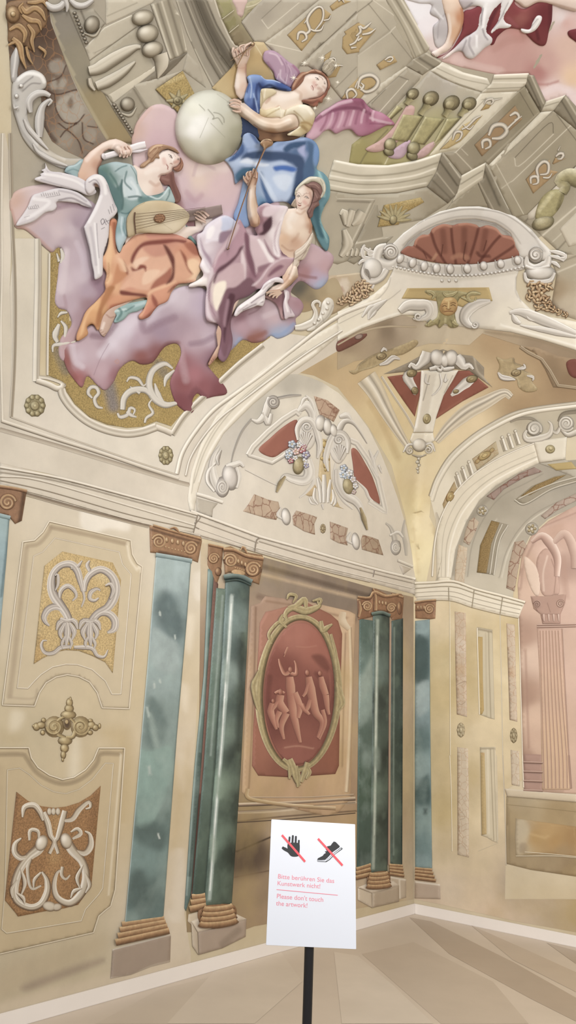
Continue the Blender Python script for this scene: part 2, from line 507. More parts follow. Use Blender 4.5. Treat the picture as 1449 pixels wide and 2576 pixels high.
# ---- upper panel with grey scrollwork
F(0,1200,600)
w=thing('scrollwork_panel','ochre wall panel with a heart-shaped grey scroll, beside the pale blue-green pilaster','wall panel','415,1190','framed scrollwork panels of the left wall')
p=Part()
p.poly('300,270 795,385 805,470 835,525 865,545 785,1408 622,1402 592,1310 545,1245 480,1212 410,1200 340,1215 280,1250 240,1310 210,1392 15,1385 140,395 210,385 262,335','cbb996',h=.006,base=.003,g=8,edge=14,smooth=False,strokes='''
c a08a6c 22 .75 : 310,305 530,350 760,405
c a08a6c 20 .6 : 165,420 235,405 290,345 310,305
c ab9678 26 .7 : 160,430 110,900 60,1330
c e9dcc2 14 .7 : 775,420 790,500 830,560 855,600 790,1390
c 9d886a 20 .6 : 300,1280 350,1232 415,1215 490,1230 560,1290 610,1370
c b39f82 14 .6 : 55,1340 200,1345 225,1290''')
p.line('300,270 795,385 805,470 835,525 865,545 785,1408 622,1402 592,1310 545,1245 480,1212 410,1200 340,1215 280,1250 240,1310 210,1392 15,1385 140,395 210,385 262,335',9,'efe4cd/e2d5bb/b39f82',h=.008,base=.008,closed=True,smooth=False)
p.line('335,370 725,455 745,530 798,592 735,1320 680,1320 640,1240 560,1170 470,1140 400,1138 320,1155 250,1200 210,1240 170,1285 105,1282 205,480 260,455',7,'b8a486/f0e7d3',h=.006,base=.008,closed=True,smooth=False)
put(p,'frame','stucco',w)
p=Part()
p.poly('380,452 685,520 735,625 685,1190 640,1125 560,1085 480,1055 400,1050 330,1065 260,1100 205,1135 270,540','cdae6c',h=.002,base=.0125,g=8,edge=6,smooth=False,strokes='''
c b9914a 50 .6 : 240,1000 220,1110
c 8c7447 8 .6 : 380,452 270,540 205,1135
c dcc48c 60 .5 : 560,560 690,640''')
put(p,'ground','mosaic',w,label='ochre gilded ground')
GS='d9d0c5/b7aca1/ddd4ca/a89d92/c3b8ad/9c9086/766a62'
p=Part()
p.line('425,880 400,825 365,775 325,715 312,650 325,585 370,538 430,530 468,568 490,640 503,695','46,52,60,56,44,40,48,40,22',GS,h=.015,base=.014)
p.line('515,695 522,640 550,592 610,562 668,590 700,650 694,725 655,792 590,830 545,885','22,36,44,46,50,58,58,50,44,40',GS,h=.015,base=.014)
p.line('430,548 470,545 500,508','34,26,8',GS,h=.012,base=.015)
p.line('545,570 530,535 545,508','22,26,12',GS,h=.012,base=.015)
p.line('362,745 372,690 412,662 450,688 464,725 440,752','14,28,32,28,20,10',GS,h=.012,base=.015)
p.line('610,690 590,678 552,700 545,740 575,752 600,735','10,22,30,26,20,12',GS,h=.012,base=.015)
p.line('418,885 400,822 350,788 298,800 268,845 275,880 300,905','40,36,40,42,42,34,12',GS,h=.012,base=.015)
p.line('575,870 608,832 660,830 698,872 692,925 652,945','24,32,44,48,44,14',GS,h=.012,base=.015)
for cx,m in((405,1),(548,-1)):
 for a,b in[('0,-40 -45,-20 -62,25','20,34,10'),('10,-40 50,-25 66,20','20,34,10'),('-10,-20 -40,40 -30,80','20,36,12'),('15,-20 45,35 32,85','20,36,12'),('0,-30 4,40 -4,120','30,46,14'),('-8,60 -30,110 -22,140','12,24,8'),('10,60 30,105 20,140','12,24,8'),('-40,-45 0,-30 45,-40','20,34,20')]:
  p.line(' '.join('%f,%f'%(cx+m*float(q.split(',')[0]),905+float(q.split(',')[1]))for q in a.split()),b,GS,h=.014,base=.017)
p.line('430,1030 370,1035 325,1068 275,1068 252,1028 262,995 285,995','20,30,26,24,22,18,8',GS,h=.01,base=.015)
p.line('450,1035 555,1040 590,1085 635,1092 656,1050','20,30,26,20,8',GS,h=.01,base=.015)
p.line('505,690 512,740 495,790','20,16,10',GS,h=.014,base=.012)
p.line('640,660 672,650 690,690 670,740','10,26,26,10',GS,h=.01,base=.028)
p.line('335,600 350,590 352,650 335,690','8,22,20,8',GS,h=.01,base=.028)
put(p,'scrollwork','stucco',w,label='grey acanthus scrolls')
# ---- gilt cross-shaped boss between the panels
F(0,1700,600)
w=thing('cross_ornament','gilt cross-shaped scroll ornament between the two scrollwork panels','wall ornament','395,500')
GG='d8c07a/b4974f/7c6230'
p=Part()
for x in(330,490):
 p.ell('%d,310'%x,62,66,'b0934c',0,h=.012,base=.004,hi='d9c27e',edgecol='8a6f38')
 p.spiral('%d,310'%x,50,6,0 if x>400 else 180,1.8 if x>400 else-1.8,14,GG,h=.010,base=.014)
p.line('395,375 350,350 340,290 380,255 410,250','20,26,24,20,14',GG,h=.012,base=.008)
p.line('400,375 445,370 460,300 425,255','20,26,24,14',GG,h=.012,base=.008)
put(p,'scrolls','gilt',w)
for sp_ in([(415,238,50,30),(420,200,30,30),(422,165,22,32),(428,142,8,16)],[(395,395,46,30),(392,440,28,30),(385,480,18,28),(382,510,8,14)],[(250,300,30,24),(222,310,24,26),(205,305,10,10),(260,345,16,18),(265,270,16,16)],[(555,300,26,26),(580,315,22,22),(605,305,10,18),(548,345,18,16),(550,272,16,12)]):
 p=Part()
 for x,y,a,b in sp_:p.ell('%d,%d'%(x,y),a,b,'b2954e',0,h=.013,base=.006,rings=4,seg=12,hi='dcc583',edgecol='7c6230')
 put(p,'leaf_tip','gilt',w)
p=Part();p.ell('407,290',26,40,'5e4426',0,h=.006,base=.018,edgecol='a3854a');p.ell('405,280',12,16,'c3a25c',0,h=.008,base=.024)
put(p,'centre_boss','gilt',w)
# ---- lower panel with two dolphins
w=thing('dolphin_panel','brown gilded wall panel with two pale curling dolphins, low beside the pilaster foot','wall panel','300,1440','framed scrollwork panels of the left wall')
p=Part()
out='-30,438 175,438 190,500 230,558 300,605 380,632 450,618 520,572 570,512 600,440 757,440 700,1300 672,1400 640,1425 600,1460 568,1560 0,1690 -30,1690'
p.poly(out,'c6b086',h=.006,base=.003,g=8,edge=14,smooth=False,strokes='''
c 94805f 22 .75 : -20,478 130,478 160,500 215,580 290,630 370,655 450,645 530,600 590,530 612,475 730,475
c e6dabd 12 .6 : 735,480 690,1000 660,1330
c b39d76 40 .4 : 0,560 0,1300''')
p.line(out,9,'efe4cd/ded0b4/a8946f',h=.008,base=.008,closed=True,smooth=False)
p.line('45,572 120,560 180,600 250,665 330,705 400,716 480,690 560,630 640,530 690,532 625,1290 600,1330 520,1420 495,1490 40,1565 10,1540 30,1300',7,'ad9a74/efe4cc',h=.006,base=.008,closed=True,smooth=False)
put(p,'frame','stucco',w)
p=Part()
p.poly('100,705 170,760 250,792 330,802 400,795 480,770 550,728 612,668 555,1280 475,1390 390,1412 260,1432 110,1462 95,1440 30,1362','a67842',h=.002,base=.0125,g=8,edge=6,smooth=False,strokes='''
c 7c522c 26 .6 : 100,705 60,1000 30,1340
c b98a4c 80 .6 : 330,1150 300,1350
c 8d6236 40 .5 : 580,720 540,1200
c c39a5a 60 .5 : 340,860 330,1100''')
put(p,'ground','mosaic',w,label='brown gilded ground')
DS='e6dccb/cfc3ad/e9dfcf/b5a68e/c9bca5/8f765a/6d543c';SD='6d543c/a08b70/d2c6b0/b7a890/ece3d4/d5c9b4'
p=Part()
p.line('262,990 235,1050 175,1100 118,1180 88,1280 102,1365 180,1408 250,1385 288,1310 285,1240 255,1190','60,64,48,50,52,48,44,42,44,38,14',DS,h=.016,base=.014)
p.ell('252,1018',40,58,'d9cdb8',25,h=.03,base=.012,hi='efe7da',edgecol='8f7658')
p.line('200,1080 135,1108 92,1075 95,1020 130,988','20,36,40,34,12',DS,h=.012,base=.015)
p.line('185,1110 168,1180 190,1290 250,1275','26,24,22,14',SD,h=.014,base=.012)
for q in('125,1170 150,1260 125,1340','105,1240 70,1300 75,1350','100,1320 140,1350 150,1390'):p.line(q,'12,28,8',DS,h=.012,base=.02)
p.line('250,1195 210,1240 205,1290','14,24,10',SD,h=.012,base=.014)
put(p,'dolphin','stucco',w)
p=Part()
p.line('395,985 440,1060 500,1130 522,1220 495,1320 425,1382 350,1350 328,1280 345,1200 380,1175','56,60,48,48,50,48,42,36,28,12',SD,h=.016,base=.014)
p.ell('402,1005',40,56,'d2c5ae',-15,h=.03,base=.012,hi='ece3d4',edgecol='8f7658')
p.line('450,1060 515,1078 552,1030 545,965 515,945','20,36,40,30,10',SD,h=.012,base=.015)
for q in('505,1150 470,1230 490,1300','520,1200 545,1270 520,1320','500,1290 450,1310 430,1350'):p.line(q,'12,28,8',SD,h=.012,base=.02)
p.line('380,1160 375,1210 400,1235 425,1210','22,24,20,10',SD,h=.014,base=.012)
put(p,'dolphin','stucco',w)
p=Part()
p.line('138,860 150,800 205,788 240,825 262,880','12,34,40,36,20',DS,h=.012,base=.015)
put(p,'scroll','stucco',w);p=Part()
p.line('262,830 290,900 305,970 328,1010 300,1080','34,40,36,24,22',DS,h=.012,base=.015)
put(p,'scroll','stucco',w);p=Part()
p.line('395,820 372,910 350,985 335,1010 355,1080','34,38,34,24,22',SD,h=.012,base=.015)
put(p,'scroll','stucco',w);p=Part()
p.line('385,880 440,870 480,815 540,765 550,800 520,810','20,32,34,28,22,10',SD,h=.012,base=.015)
put(p,'scroll','stucco',w);p=Part()
p.line('180,1000 185,940 230,945 235,990','18,30,30,16',DS,h=.014,base=.011)
put(p,'scroll','stucco',w);p=Part()
p.line('440,990 490,960 470,930 430,950','18,30,28,12',SD,h=.014,base=.011)
put(p,'scroll','stucco',w);p=Part()
for x in(300,325,352):p.ell('%d,825'%x,18,28,'d2c5ae',0,h=.016,base=.012,rings=4,seg=12,edgecol='8f7658')
put(p,'scroll','stucco',w);p=Part()
p.ell('300,1400',50,34,'d2c5ae',10,h=.016,base=.012,edgecol='8f7658')
put(p,'scroll','stucco',w);p=Part()
p.ell('345,1405',36,26,'cbbda6',-10,h=.014,base=.012,edgecol='8f7658')
put(p,'scroll','stucco',w)
# ochre limewash of the lower wall with plaster repairs and damp stains
F(0,0,1449);t=Part()
t.poly('-60,1225 190,1275 375,1326 500,1345 523,1400 500,1700 478,2073 464,2300 480,2400 480,2445 376,2462 180,2510 -60,2570','cdbd9c',h=0,base=.001,g=7,smooth=False,skirt=False,grad='d2c4ab@200,1290 d5c8b0@480,1400 d0bf9e@60,1500 cdb98f@330,1700 c9b386@320,2000 c8b68f@30,1850 d6c5a8@480,1900 ccb78e@450,1950 c9b893@150,2380 c6b592@60,2450 d8c6aa@440,2350',strokes='''
p ebe2d2 8 .8 : 205,1280 250,1292 320,1310 322,1335 270,1330 230,1345 205,1325
p e6dccb 8 .7 : 490,1440 520,1445 515,1500 495,1510 486,1480
p e3d6ba 12 .6 : 30,1790 60,1795 50,1830 25,1840
p e0d2ba 10 .6 : 452,1900 470,1910 462,1990 448,1960
p e0d2bc 10 .7 : 425,2150 462,2140 458,2310 418,2300 425,2200
p bda781 26 .5 : 0,2440 120,2390 250,2350 268,2380 200,2430 60,2490 0,2510
p 9c8672 12 .7 : 60,2478 160,2440 250,2412 255,2424 150,2464 70,2492
p d6c2a3 12 .7 : 0,2525 120,2490 280,2450 420,2420 480,2410 480,2430 380,2455 180,2505 0,2550
p c0a56c 24 .5 : 250,1840 320,1830 330,1900 318,2050 300,2050 300,1900
p bfa46c 26 .5 : 470,1880 480,1900 440,2150 425,2280 440,2000
p bfa876 26 .45 : 0,1835 60,1855 40,1880 0,1870
p e6dabf 16 .6 : 180,1870 200,1870 195,2010 170,2000
p e9dcc4 12 .6 : 470,1550 490,1560 480,1640 465,1620
p e9dcc4 10 .5 : 455,1720 475,1730 470,1790 455,1770''')
put(t,'trim_limewash','fresco',kind='structure')
# ---------------------------------------------------------------- columns and pilasters
CAP='d9b06a/a9743c/6b4220'
def volute(p,c,r,a0,turns,w,sx=1.0,base=.02):
 x,y=[float(q)for q in c.split(',')]
 p.ell(c,r*1.05*sx,r*1.05,'9a6a38',0,h=.012,base=base-.008,rings=4,seg=16,edgecol='6b4424')
 p.spiral(c,r*.9,2,a0,turns,w,'dcb878/b98647/7a4d26',h=.012,base=base,sx=sx)
# flat pilaster
STW[1]=1.5
F(0,0,1449)
w=thing('pilaster','flat pale blue-green marble pilaster with a bronze capital, between panel and round column','pilaster','350,2440')
p=Part()
p.poly('393,1396 481,1410 470,1560 445,1850 411,2310 314,2322 345,1975 372,1660','8aa3a4',h=.004,base=.014,g=7,edge=5,smooth=False,grad='9db6b8@430,1440 8fa9ab@425,1560 647f82@440,1570 8fa8a7@400,1700 7e9793@385,1800 7d9a92@380,1950 5b7873@370,2060 6f918e@360,2150 56716d@350,2250 5f7f7d@340,2310',strokes='''
p 566f72 14 .6 : 400,1490 440,1500 462,1580 440,1615 400,1570 388,1530
p 9fb4b3 8 .5 : 385,1580 420,1600 450,1625 445,1690 390,1680 375,1640
p 55706e 10 .45 : 375,1760 400,1770 420,1830 395,1890 365,1860
p 8fa79f 6 .5 : 372,1795 384,1800 402,1880 390,1885
p 7ea39a 6 .7 : 348,1900 380,1890 432,1880 428,1960 400,2040 370,2080 345,2070
p 4c6663 12 .5 : 345,2080 400,2070 420,2100 405,2140 350,2120
p 4d6764 10 .5 : 330,2210 360,2190 375,2280 345,2300
c b9c8c2 5 .7 : 402,1540 403,1548
c b9c8c2 4 .6 : 440,1600 441,1606
c b9c8c2 5 .6 : 388,1720 389,1728
c b9c8c2 5 .6 : 402,1712 403,1716
c c9d4ce 4 .6 : 398,2100 401,2108
c a9bbb4 6 .6 : 370,1780 374,1800
c a9bbb4 7 .6 : 375,1930 377,1945
c 6a837f 4 .8 : 481,1410 470,1560 445,1850 411,2310
c b7c6c1 3 .7 : 393,1396 372,1660 345,1975 314,2322''')
put(p,'shaft','green_marble',w)
p=Part()
p.line('392,1396 440,1404 483,1412',12,'a9c0c0/86a0a2/59767a',h=.012,base=.014,n=4)
put(p,'necking','green_marble',w)
p=Part()
p.poly('376,1320 386,1318 440,1336 506,1350 508,1362 498,1415 470,1404 400,1392 378,1390','a5733d',h=.02,base=.006,g=4,edge=8,smooth=False,strokes='''
c 6b4526 6 .6 : 400,1388 440,1396 480,1405
c 6b4526 5 .6 : 380,1332 440,1350 500,1366
c d9b070 3 .7 : 382,1322 440,1340 503,1356''')
for k in range(4):p.ell('%f,%f'%(420+k*14,1358+k*3.2),5.5,9,'b98a4c',0,h=.012,base=.02,rings=3,seg=10,hi='e0bd80',edgecol='6b4526')
for k in range(7):p.ell('%f,%f'%(417+k*8,1376+k*2),2.6,3,'d2a865',0,h=.008,base=.02,rings=2,seg=8)
volute(p,'400,1362',19,200,2.1,6);volute(p,'480,1379',20,-20,-2.1,6)
p.line('386,1322 440,1338 506,1356',7,CAP,h=.012,base=.02,n=4)
p.line('428,1330 440,1328 452,1340','3,8,3',CAP,h=.012,base=.026,n=4)
put(p,'capital','gilt',w,label='bronze-coloured capital with two volutes')
BASE='e2b76c/b07b38/7a4f22'
def flat_base(p,tl,tr,br,bl,n=4):
 tl,tr,br,bl=[np.array(q,float)for q in(tl,tr,br,bl)]
 for k in range(n):
  u=(k+.5)/n
  a=tl+(bl-tl)*(u**1.15);b=tr+(br-tr)*(u**1.15)
  q=_fr[:];F(0,0,1449)
  hgt=np.linalg.norm(bl-tl)/n
  p.line('%f,%f %f,%f %f,%f'%(*a,*((a+b)/2),*b),hgt*1.15,BASE,h=.010+.004*k,base=.012+.003*k,n=5);_fr[:]=q
p=Part();flat_base(p,(309,2322),(412,2308),(428,2346),(288,2379))
put(p,'base','gilt',w,label='ochre stepped base')
p=Part()
p.poly('283,2388 430,2350 428,2420 380,2432 330,2452 278,2462','a8937f',h=.008,base=.006,g=7,edge=4,smooth=False,strokes='c e3d6c2 4 .8 : 283,2388 430,2350\nc d9c9b4 6 .8 : 278,2462 330,2455 380,2432 428,2420')
put(p,'plinth','stucco',w)
# fragment of the next pilaster at the frame's edge
w=thing('pilaster','sliver of a light blue pilaster with a bronze volute at the picture edge','pilaster','5,1700')
p=Part();p.poly('-40,1288 24,1302 17,1400 3,1560 -70,2560 -140,2560 -40,1560','8fb0b9',h=.004,base=.012,g=6,edge=5,smooth=False,strokes='c 5d7f88 6 .6 : 24,1302 14,1400 3,1500')
p.line('-20,1292 26,1303',11,'a9c4c8/7fa0a8/4f6f78',h=.012,base=.014,n=4,smooth=False)
put(p,'shaft','green_marble',w)
p=Part()
p.poly('-40,1218 40,1226 68,1230 64,1255 55,1310 38,1318 20,1296 -40,1290','9a6838',h=.02,base=.006,g=4,edge=8,smooth=False,strokes='c 5f3c1e 8 .6 : 60,1240 50,1310\nc dab272 3 .7 : 0,1224 60,1234')
volute(p,'19,1264',24,-10,-2.2,7)
p.line('-20,1222 30,1228 68,1236',9,CAP,h=.012,base=.02,n=4)
put(p,'capital','gilt',w,label='bronze-coloured capital with a volute')
def shaft(w,pts,cols,gridw=5,hgt=.03,strokes='',mat='dark_green_marble',edge=None):
 p=Part();p.poly(pts,cols.split()[0].split('@')[0],h=hgt,base=.008,g=gridw,edge=edge,smooth=False,grad=cols if '@' in cols else None,strokes=strokes)
 put(p,'shaft',mat,w)
# niche ground behind the columns
t=Part()
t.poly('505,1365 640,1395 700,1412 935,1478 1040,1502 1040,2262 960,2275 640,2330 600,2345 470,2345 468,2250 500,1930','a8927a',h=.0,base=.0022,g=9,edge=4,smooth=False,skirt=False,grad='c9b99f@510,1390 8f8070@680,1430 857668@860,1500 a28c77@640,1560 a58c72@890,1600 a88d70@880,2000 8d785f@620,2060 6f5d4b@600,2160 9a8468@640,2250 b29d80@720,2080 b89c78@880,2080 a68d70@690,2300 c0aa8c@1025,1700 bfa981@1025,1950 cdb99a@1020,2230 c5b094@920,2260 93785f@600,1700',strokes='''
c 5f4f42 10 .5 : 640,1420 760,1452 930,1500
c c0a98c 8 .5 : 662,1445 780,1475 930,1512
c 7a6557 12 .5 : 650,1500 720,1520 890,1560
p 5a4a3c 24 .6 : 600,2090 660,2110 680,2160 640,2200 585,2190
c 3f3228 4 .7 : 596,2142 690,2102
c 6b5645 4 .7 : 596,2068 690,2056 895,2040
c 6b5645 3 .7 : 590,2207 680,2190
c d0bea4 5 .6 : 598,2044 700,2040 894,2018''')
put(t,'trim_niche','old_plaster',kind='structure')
t=Part()
F(480,1830,600)
t.line('290,470 500,462 760,448 1000,432',22,'d8c6a8/c2aa8a/8a725c/4a3a2e',h=.006,base=.006)
t.line('285,512 500,500 760,475 1000,458',9,'6b5645/a58e70/cdb899',h=.008,base=.006)
t.line('280,578 600,556 1000,520',5,'5a4838',h=.002,base=.005,flat=True)
t.line('350,424 700,424 990,408',10,'cdb494/b39a7c/8d765c',h=.008,base=.006)
put(t,'trim_dado','stucco',kind='structure')
# left group: two flat columns behind a round one
F(0,0,1449)
w=thing('column_shaft','narrow dark green strip column at the far left of the niche','column','470,2300')
shaft(w,'523,1431 539,1433 506,1930 481,2250 468,2292 464,2285 478,2073 489,1930 512,1700','5f7d77',hgt=.01,strokes='c 3c544f 4 .7 : 539,1433 506,1930 481,2250\nc 8aa39c 4 .7 : 526,1440 515,1700 492,1930 470,2250\np 2f4742 6 .6 : 500,1900 506,1900 490,2100 480,2200 474,2200 488,2050',mat='green_marble')
p=Part();p.poly('524,1368 562,1376 556,1440 545,1472 530,1440 522,1420','9f6d39',h=.018,base=.006,g=4,edge=8,smooth=False)
volute(p,'538,1405',16,-10,-2.2,5)
p.line('525,1370 562,1378',7,CAP,h=.012,base=.02,n=4,smooth=False)
p.ell('549,1438',9,13,'8a5a2e',0,h=.02,base=.014,hi='c99a58',edgecol='5f3c1e')
put(p,'capital','gilt',w)
t=Part();t.poly('537,1440 549,1470 514,1930 488,2250 476,2262 502,1930','7d584b',h=.002,base=.006,g=6,edge=3,smooth=False,strokes='c 58382e 5 .6 : 549,1472 514,1930 488,2250\nc 4a2e26 8 .6 : 500,2000 484,2240')
put(t,'trim_recess','fresco',kind='structure')
w=thing('column','dull green column half hidden behind the large round column of the niche','column','490,2320')
shaft(w,'544,1479 572,1482 542,1930 517,2262 482,2262 512,1930','66806f@550,1520 6d8680@545,1600 5d7a6c@530,1750 587468@525,1930 4c6658@510,2100 3f5a4c@500,2240',hgt=.012,strokes='c 93aaa2 5 .5 : 560,1500 530,1900\nc 3a5048 6 .6 : 571,1490 540,1930 516,2250')
p=Part();flat_base(p,(484,2252),(516,2250),(520,2284),(476,2296),3);put(p,'base','gilt',w)
p=Part();p.poly('474,2300 520,2288 520,2320 486,2330 472,2318','d3c0a2',h=.006,base=.006,g=6,edge=4,smooth=False);put(p,'plinth','stucco',w)
w=thing('column','large round dark green marble column left of the oval relief','column','545,2400')
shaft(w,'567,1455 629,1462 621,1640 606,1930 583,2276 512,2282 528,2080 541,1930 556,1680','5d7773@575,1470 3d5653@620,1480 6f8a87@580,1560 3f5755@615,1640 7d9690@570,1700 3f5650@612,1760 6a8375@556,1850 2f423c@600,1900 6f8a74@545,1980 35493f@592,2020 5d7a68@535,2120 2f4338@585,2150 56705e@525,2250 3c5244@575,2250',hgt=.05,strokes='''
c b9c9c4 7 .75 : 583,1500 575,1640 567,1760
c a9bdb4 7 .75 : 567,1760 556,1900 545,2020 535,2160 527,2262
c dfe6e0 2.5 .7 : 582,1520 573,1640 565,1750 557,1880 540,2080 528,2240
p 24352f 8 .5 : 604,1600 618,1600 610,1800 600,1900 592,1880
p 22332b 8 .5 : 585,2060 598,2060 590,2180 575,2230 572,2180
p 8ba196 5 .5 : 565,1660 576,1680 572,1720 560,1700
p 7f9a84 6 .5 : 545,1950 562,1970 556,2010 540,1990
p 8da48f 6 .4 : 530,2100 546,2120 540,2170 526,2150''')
p=Part();p.line('563,1452 600,1449 634,1464',13,'8aa39f/57716e/2f4644',h=.03,base=.03,n=5);p.line('566,1462 600,1459 632,1472',6,'3a514e',h=.03,base=.028,n=4)
put(p,'necking','dark_green_marble',w)
p=Part()
p.poly('562,1378 580,1374 612,1388 660,1396 663,1408 652,1470 636,1464 600,1440 575,1440 566,1444','a5743c',h=.03,base=.012,g=4,edge=10,smooth=False,strokes='c 5f3c1e 8 .5 : 590,1438 625,1448\nc 6b4526 5 .6 : 590,1420 620,1428')
volute(p,'580,1410',18,190,2.1,6,base=.04);volute(p,'637,1432',22,-20,-2.3,6.5,base=.045)
for k in range(3):p.ell('%f,%f'%(600+k*9,1412+k*4),4.5,8,'b98a4c',0,h=.012,base=.04,rings=3,seg=10,hi='e0bd80',edgecol='6b4526')
for k in range(6):p.ell('%f,%f'%(592+k*5.5,1428+k*1.6),2.2,2.6,'d2a865',0,h=.008,base=.04,rings=2,seg=8)
p.line('562,1382 590,1384 620,1398 663,1406',9,CAP,h=.016,base=.04,n=4)
p.line('606,1385 612,1376 622,1392','3,8,3',CAP,h=.012,base=.045,n=4)
p.ell('600,1440',20,9,'c79a58',8,h=.012,base=.03)
put(p,'capital','gilt',w,label='bronze-coloured capital with two volutes')
def round_base(p,cx,cy,rx,ry,n,tilt):
 for k in range(n):
  u=k/(n-1.0);W_=rx*(.80+.2*u)if k!=n-1 else rx
  y=cy-ry*(1-u)
  p.line(' '.join('%f,%f'%(cx+W_*math.cos(math.radians(a)),y+W_*.16*math.sin(math.radians(a))-tilt*W_*math.cos(math.radians(a)))for a in range(180,-1,-20)),ry*1.15/(n-1)*1.2,BASE,h=.02,base=.03+.012*u,n=5)
q=Part();round_base(q,549,2318,47,36,4,.10);q.poly('506,2282 586,2276 594,2312 588,2326 540,2336 503,2322','a06c30',h=.02,base=.02,g=5,edge=12)
put(q,'base','gilt',w,label='ochre moulded base')
p=Part()
p.poly('498,2344 620,2312 618,2356 560,2385 500,2402','b09a85',h=.01,base=.012,g=6,edge=4,smooth=False,strokes='c 94806c 14 .5 : 600,2340 560,2375')
p.poly('481,2318 520,2300 596,2300 621,2312 498,2346','d9c8b0',h=.01,base=.012,g=6,edge=4,smooth=False)
p.poly('481,2319 497,2346 499,2402 484,2380','c9b79d',h=.006,base=.012,g=5,edge=3,smooth=False)
put(p,'plinth','stucco',w)
# right group
w=thing('column','flat green column with a pale diagonal vein, left behind the slim round column','column','915,2205')
shaft(w,'904,1556 942,1562 939,1900 936,2178 897,2190 901,1850','4d6b62@920,1600 5f7f78@918,1680 86a097@912,1720 7f9a90@910,1760 4f6b60@915,1850 42614f@915,1980 3f5c50@912,2100 39544a@915,2170',hgt=.012,mat='green_marble',strokes='p 8fa79c 8 .6 : 905,1720 930,1660 938,1650 936,1720 905,1770\np 86a198 8 .5 : 904,1790 930,1740 934,1790 906,1830')
p=Part();p.poly('898,1506 938,1498 945,1550 902,1560','965f30',h=.02,base=.006,g=4,edge=8,smooth=False,strokes='c d0a05a 3 .7 : 898,1508 938,1500');p.line('903,1512 906,1530 902,1552','5,9,6',CAP,h=.012,base=.02,n=4);put(p,'capital','gilt',w)
p=Part();flat_base(p,(897,2184),(934,2172),(932,2206),(895,2214),3);put(p,'base','gilt',w)
w=thing('column','slim dark green column behind and right of the slim round column','column','1000,2225')
shaft(w,'985,1562 1014,1555 1013,1900 1012,2178 982,2172 983,1850','3f5450@1000,1600 3a4f48@1000,1750 35483e@1000,1900 4a5e50@1000,2050 41574a@1000,2160',hgt=.014,strokes='c 74897c 4 .6 : 992,1580 990,1900 990,2150\nc 253530 5 .7 : 1012,1560 1012,2170')
p=Part();p.poly('985,1492 1010,1494 1016,1502 1012,1558 985,1560','9a6533',h=.02,base=.006,g=4,edge=8,smooth=False);p.line('986,1495 1014,1503',6,CAP,h=.012,base=.02,n=4,smooth=False);p.ell('1005,1530',7,20,'8a5628',0,h=.02,base=.012,hi='cf9e5a',edgecol='5f3a1c');put(p,'capital','gilt',w)
p=Part();flat_base(p,(979,2174),(1013,2176),(1018,2208),(980,2202),4);put(p,'base','gilt',w)
p=Part();p.poly('980,2204 1022,2212 1022,2258 1006,2262 980,2262','c5b195',h=.006,base=.006,g=5,edge=3,smooth=False,strokes='c e8dac4 4 .8 : 980,2206 1022,2214\nc e3d4bc 4 .8 : 1005,2214 1006,2260');put(p,'plinth','stucco',w)
t=Part();t.line('982,1568 980,1800 979,2000 978,2176',5,'c9a98a/b3927a/6f5648',h=.004,base=.012);put(t,'trim_fillet','fresco',kind='structure')
w=thing('column','slim round dark green column standing right of the oval relief','column','955,2255')
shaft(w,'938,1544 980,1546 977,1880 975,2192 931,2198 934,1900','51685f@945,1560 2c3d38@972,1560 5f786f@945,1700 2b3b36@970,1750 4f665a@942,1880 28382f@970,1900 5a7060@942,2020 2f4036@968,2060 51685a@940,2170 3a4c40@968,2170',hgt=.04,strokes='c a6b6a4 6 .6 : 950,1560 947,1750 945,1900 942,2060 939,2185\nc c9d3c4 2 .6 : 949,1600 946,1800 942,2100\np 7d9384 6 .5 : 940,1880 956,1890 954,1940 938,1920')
p=Part();p.line('935,1545 960,1541 982,1549',9,'7d948a/4f6a62/2a3d38',h=.025,base=.03,n=5);put(p,'necking','dark_green_marble',w)
p=Part()
p.poly('936,1486 945,1480 975,1496 1002,1494 1000,1545 985,1556 975,1540 945,1540 926,1546','a06a35',h=.025,base=.012,g=4,edge=9,smooth=False,strokes='c 5f3a1c 6 .5 : 945,1536 975,1540')
volute(p,'924,1525',13,190,2.0,5,base=.036);volute(p,'985,1529',14,-20,-2.1,5,base=.038)
p.line('900,1502 930,1504 942,1490 970,1500 1003,1496','6,7,9,8,7',CAP,h=.014,base=.034,n=4)
p.line('938,1480 944,1496 944,1536','4,8,10',CAP,h=.012,base=.034,n=4)
for k in range(3):p.ell('%f,%f'%(955+k*8,1515+k*1.5),3.5,7,'b98a4c',0,h=.012,base=.036,rings=3,seg=9,hi='e0bd80',edgecol='6b4526')
put(p,'capital','gilt',w,label='bronze-coloured capital with two volutes')
q=Part();round_base(q,953,2226,30,28,4,.06);q.poly('930,2198 976,2192 982,2216 976,2228 945,2234 924,2224','a06c30',h=.015,base=.02,g=5,edge=10);put(q,'base','gilt',w,label='ochre moulded base')
p=Part()
p.poly('936,2246 1004,2228 1004,2268 936,2284','b9a488',h=.01,base=.012,g=6,edge=4,smooth=False)
p.poly('900,2232 926,2222 990,2216 1004,2227 936,2247','ddccb4',h=.01,base=.012,g=6,edge=4,smooth=False)
p.poly('900,2234 935,2247 936,2284 900,2264','d3c1a6',h=.006,base=.012,g=5,edge=3,smooth=False)
put(p,'plinth','stucco',w)
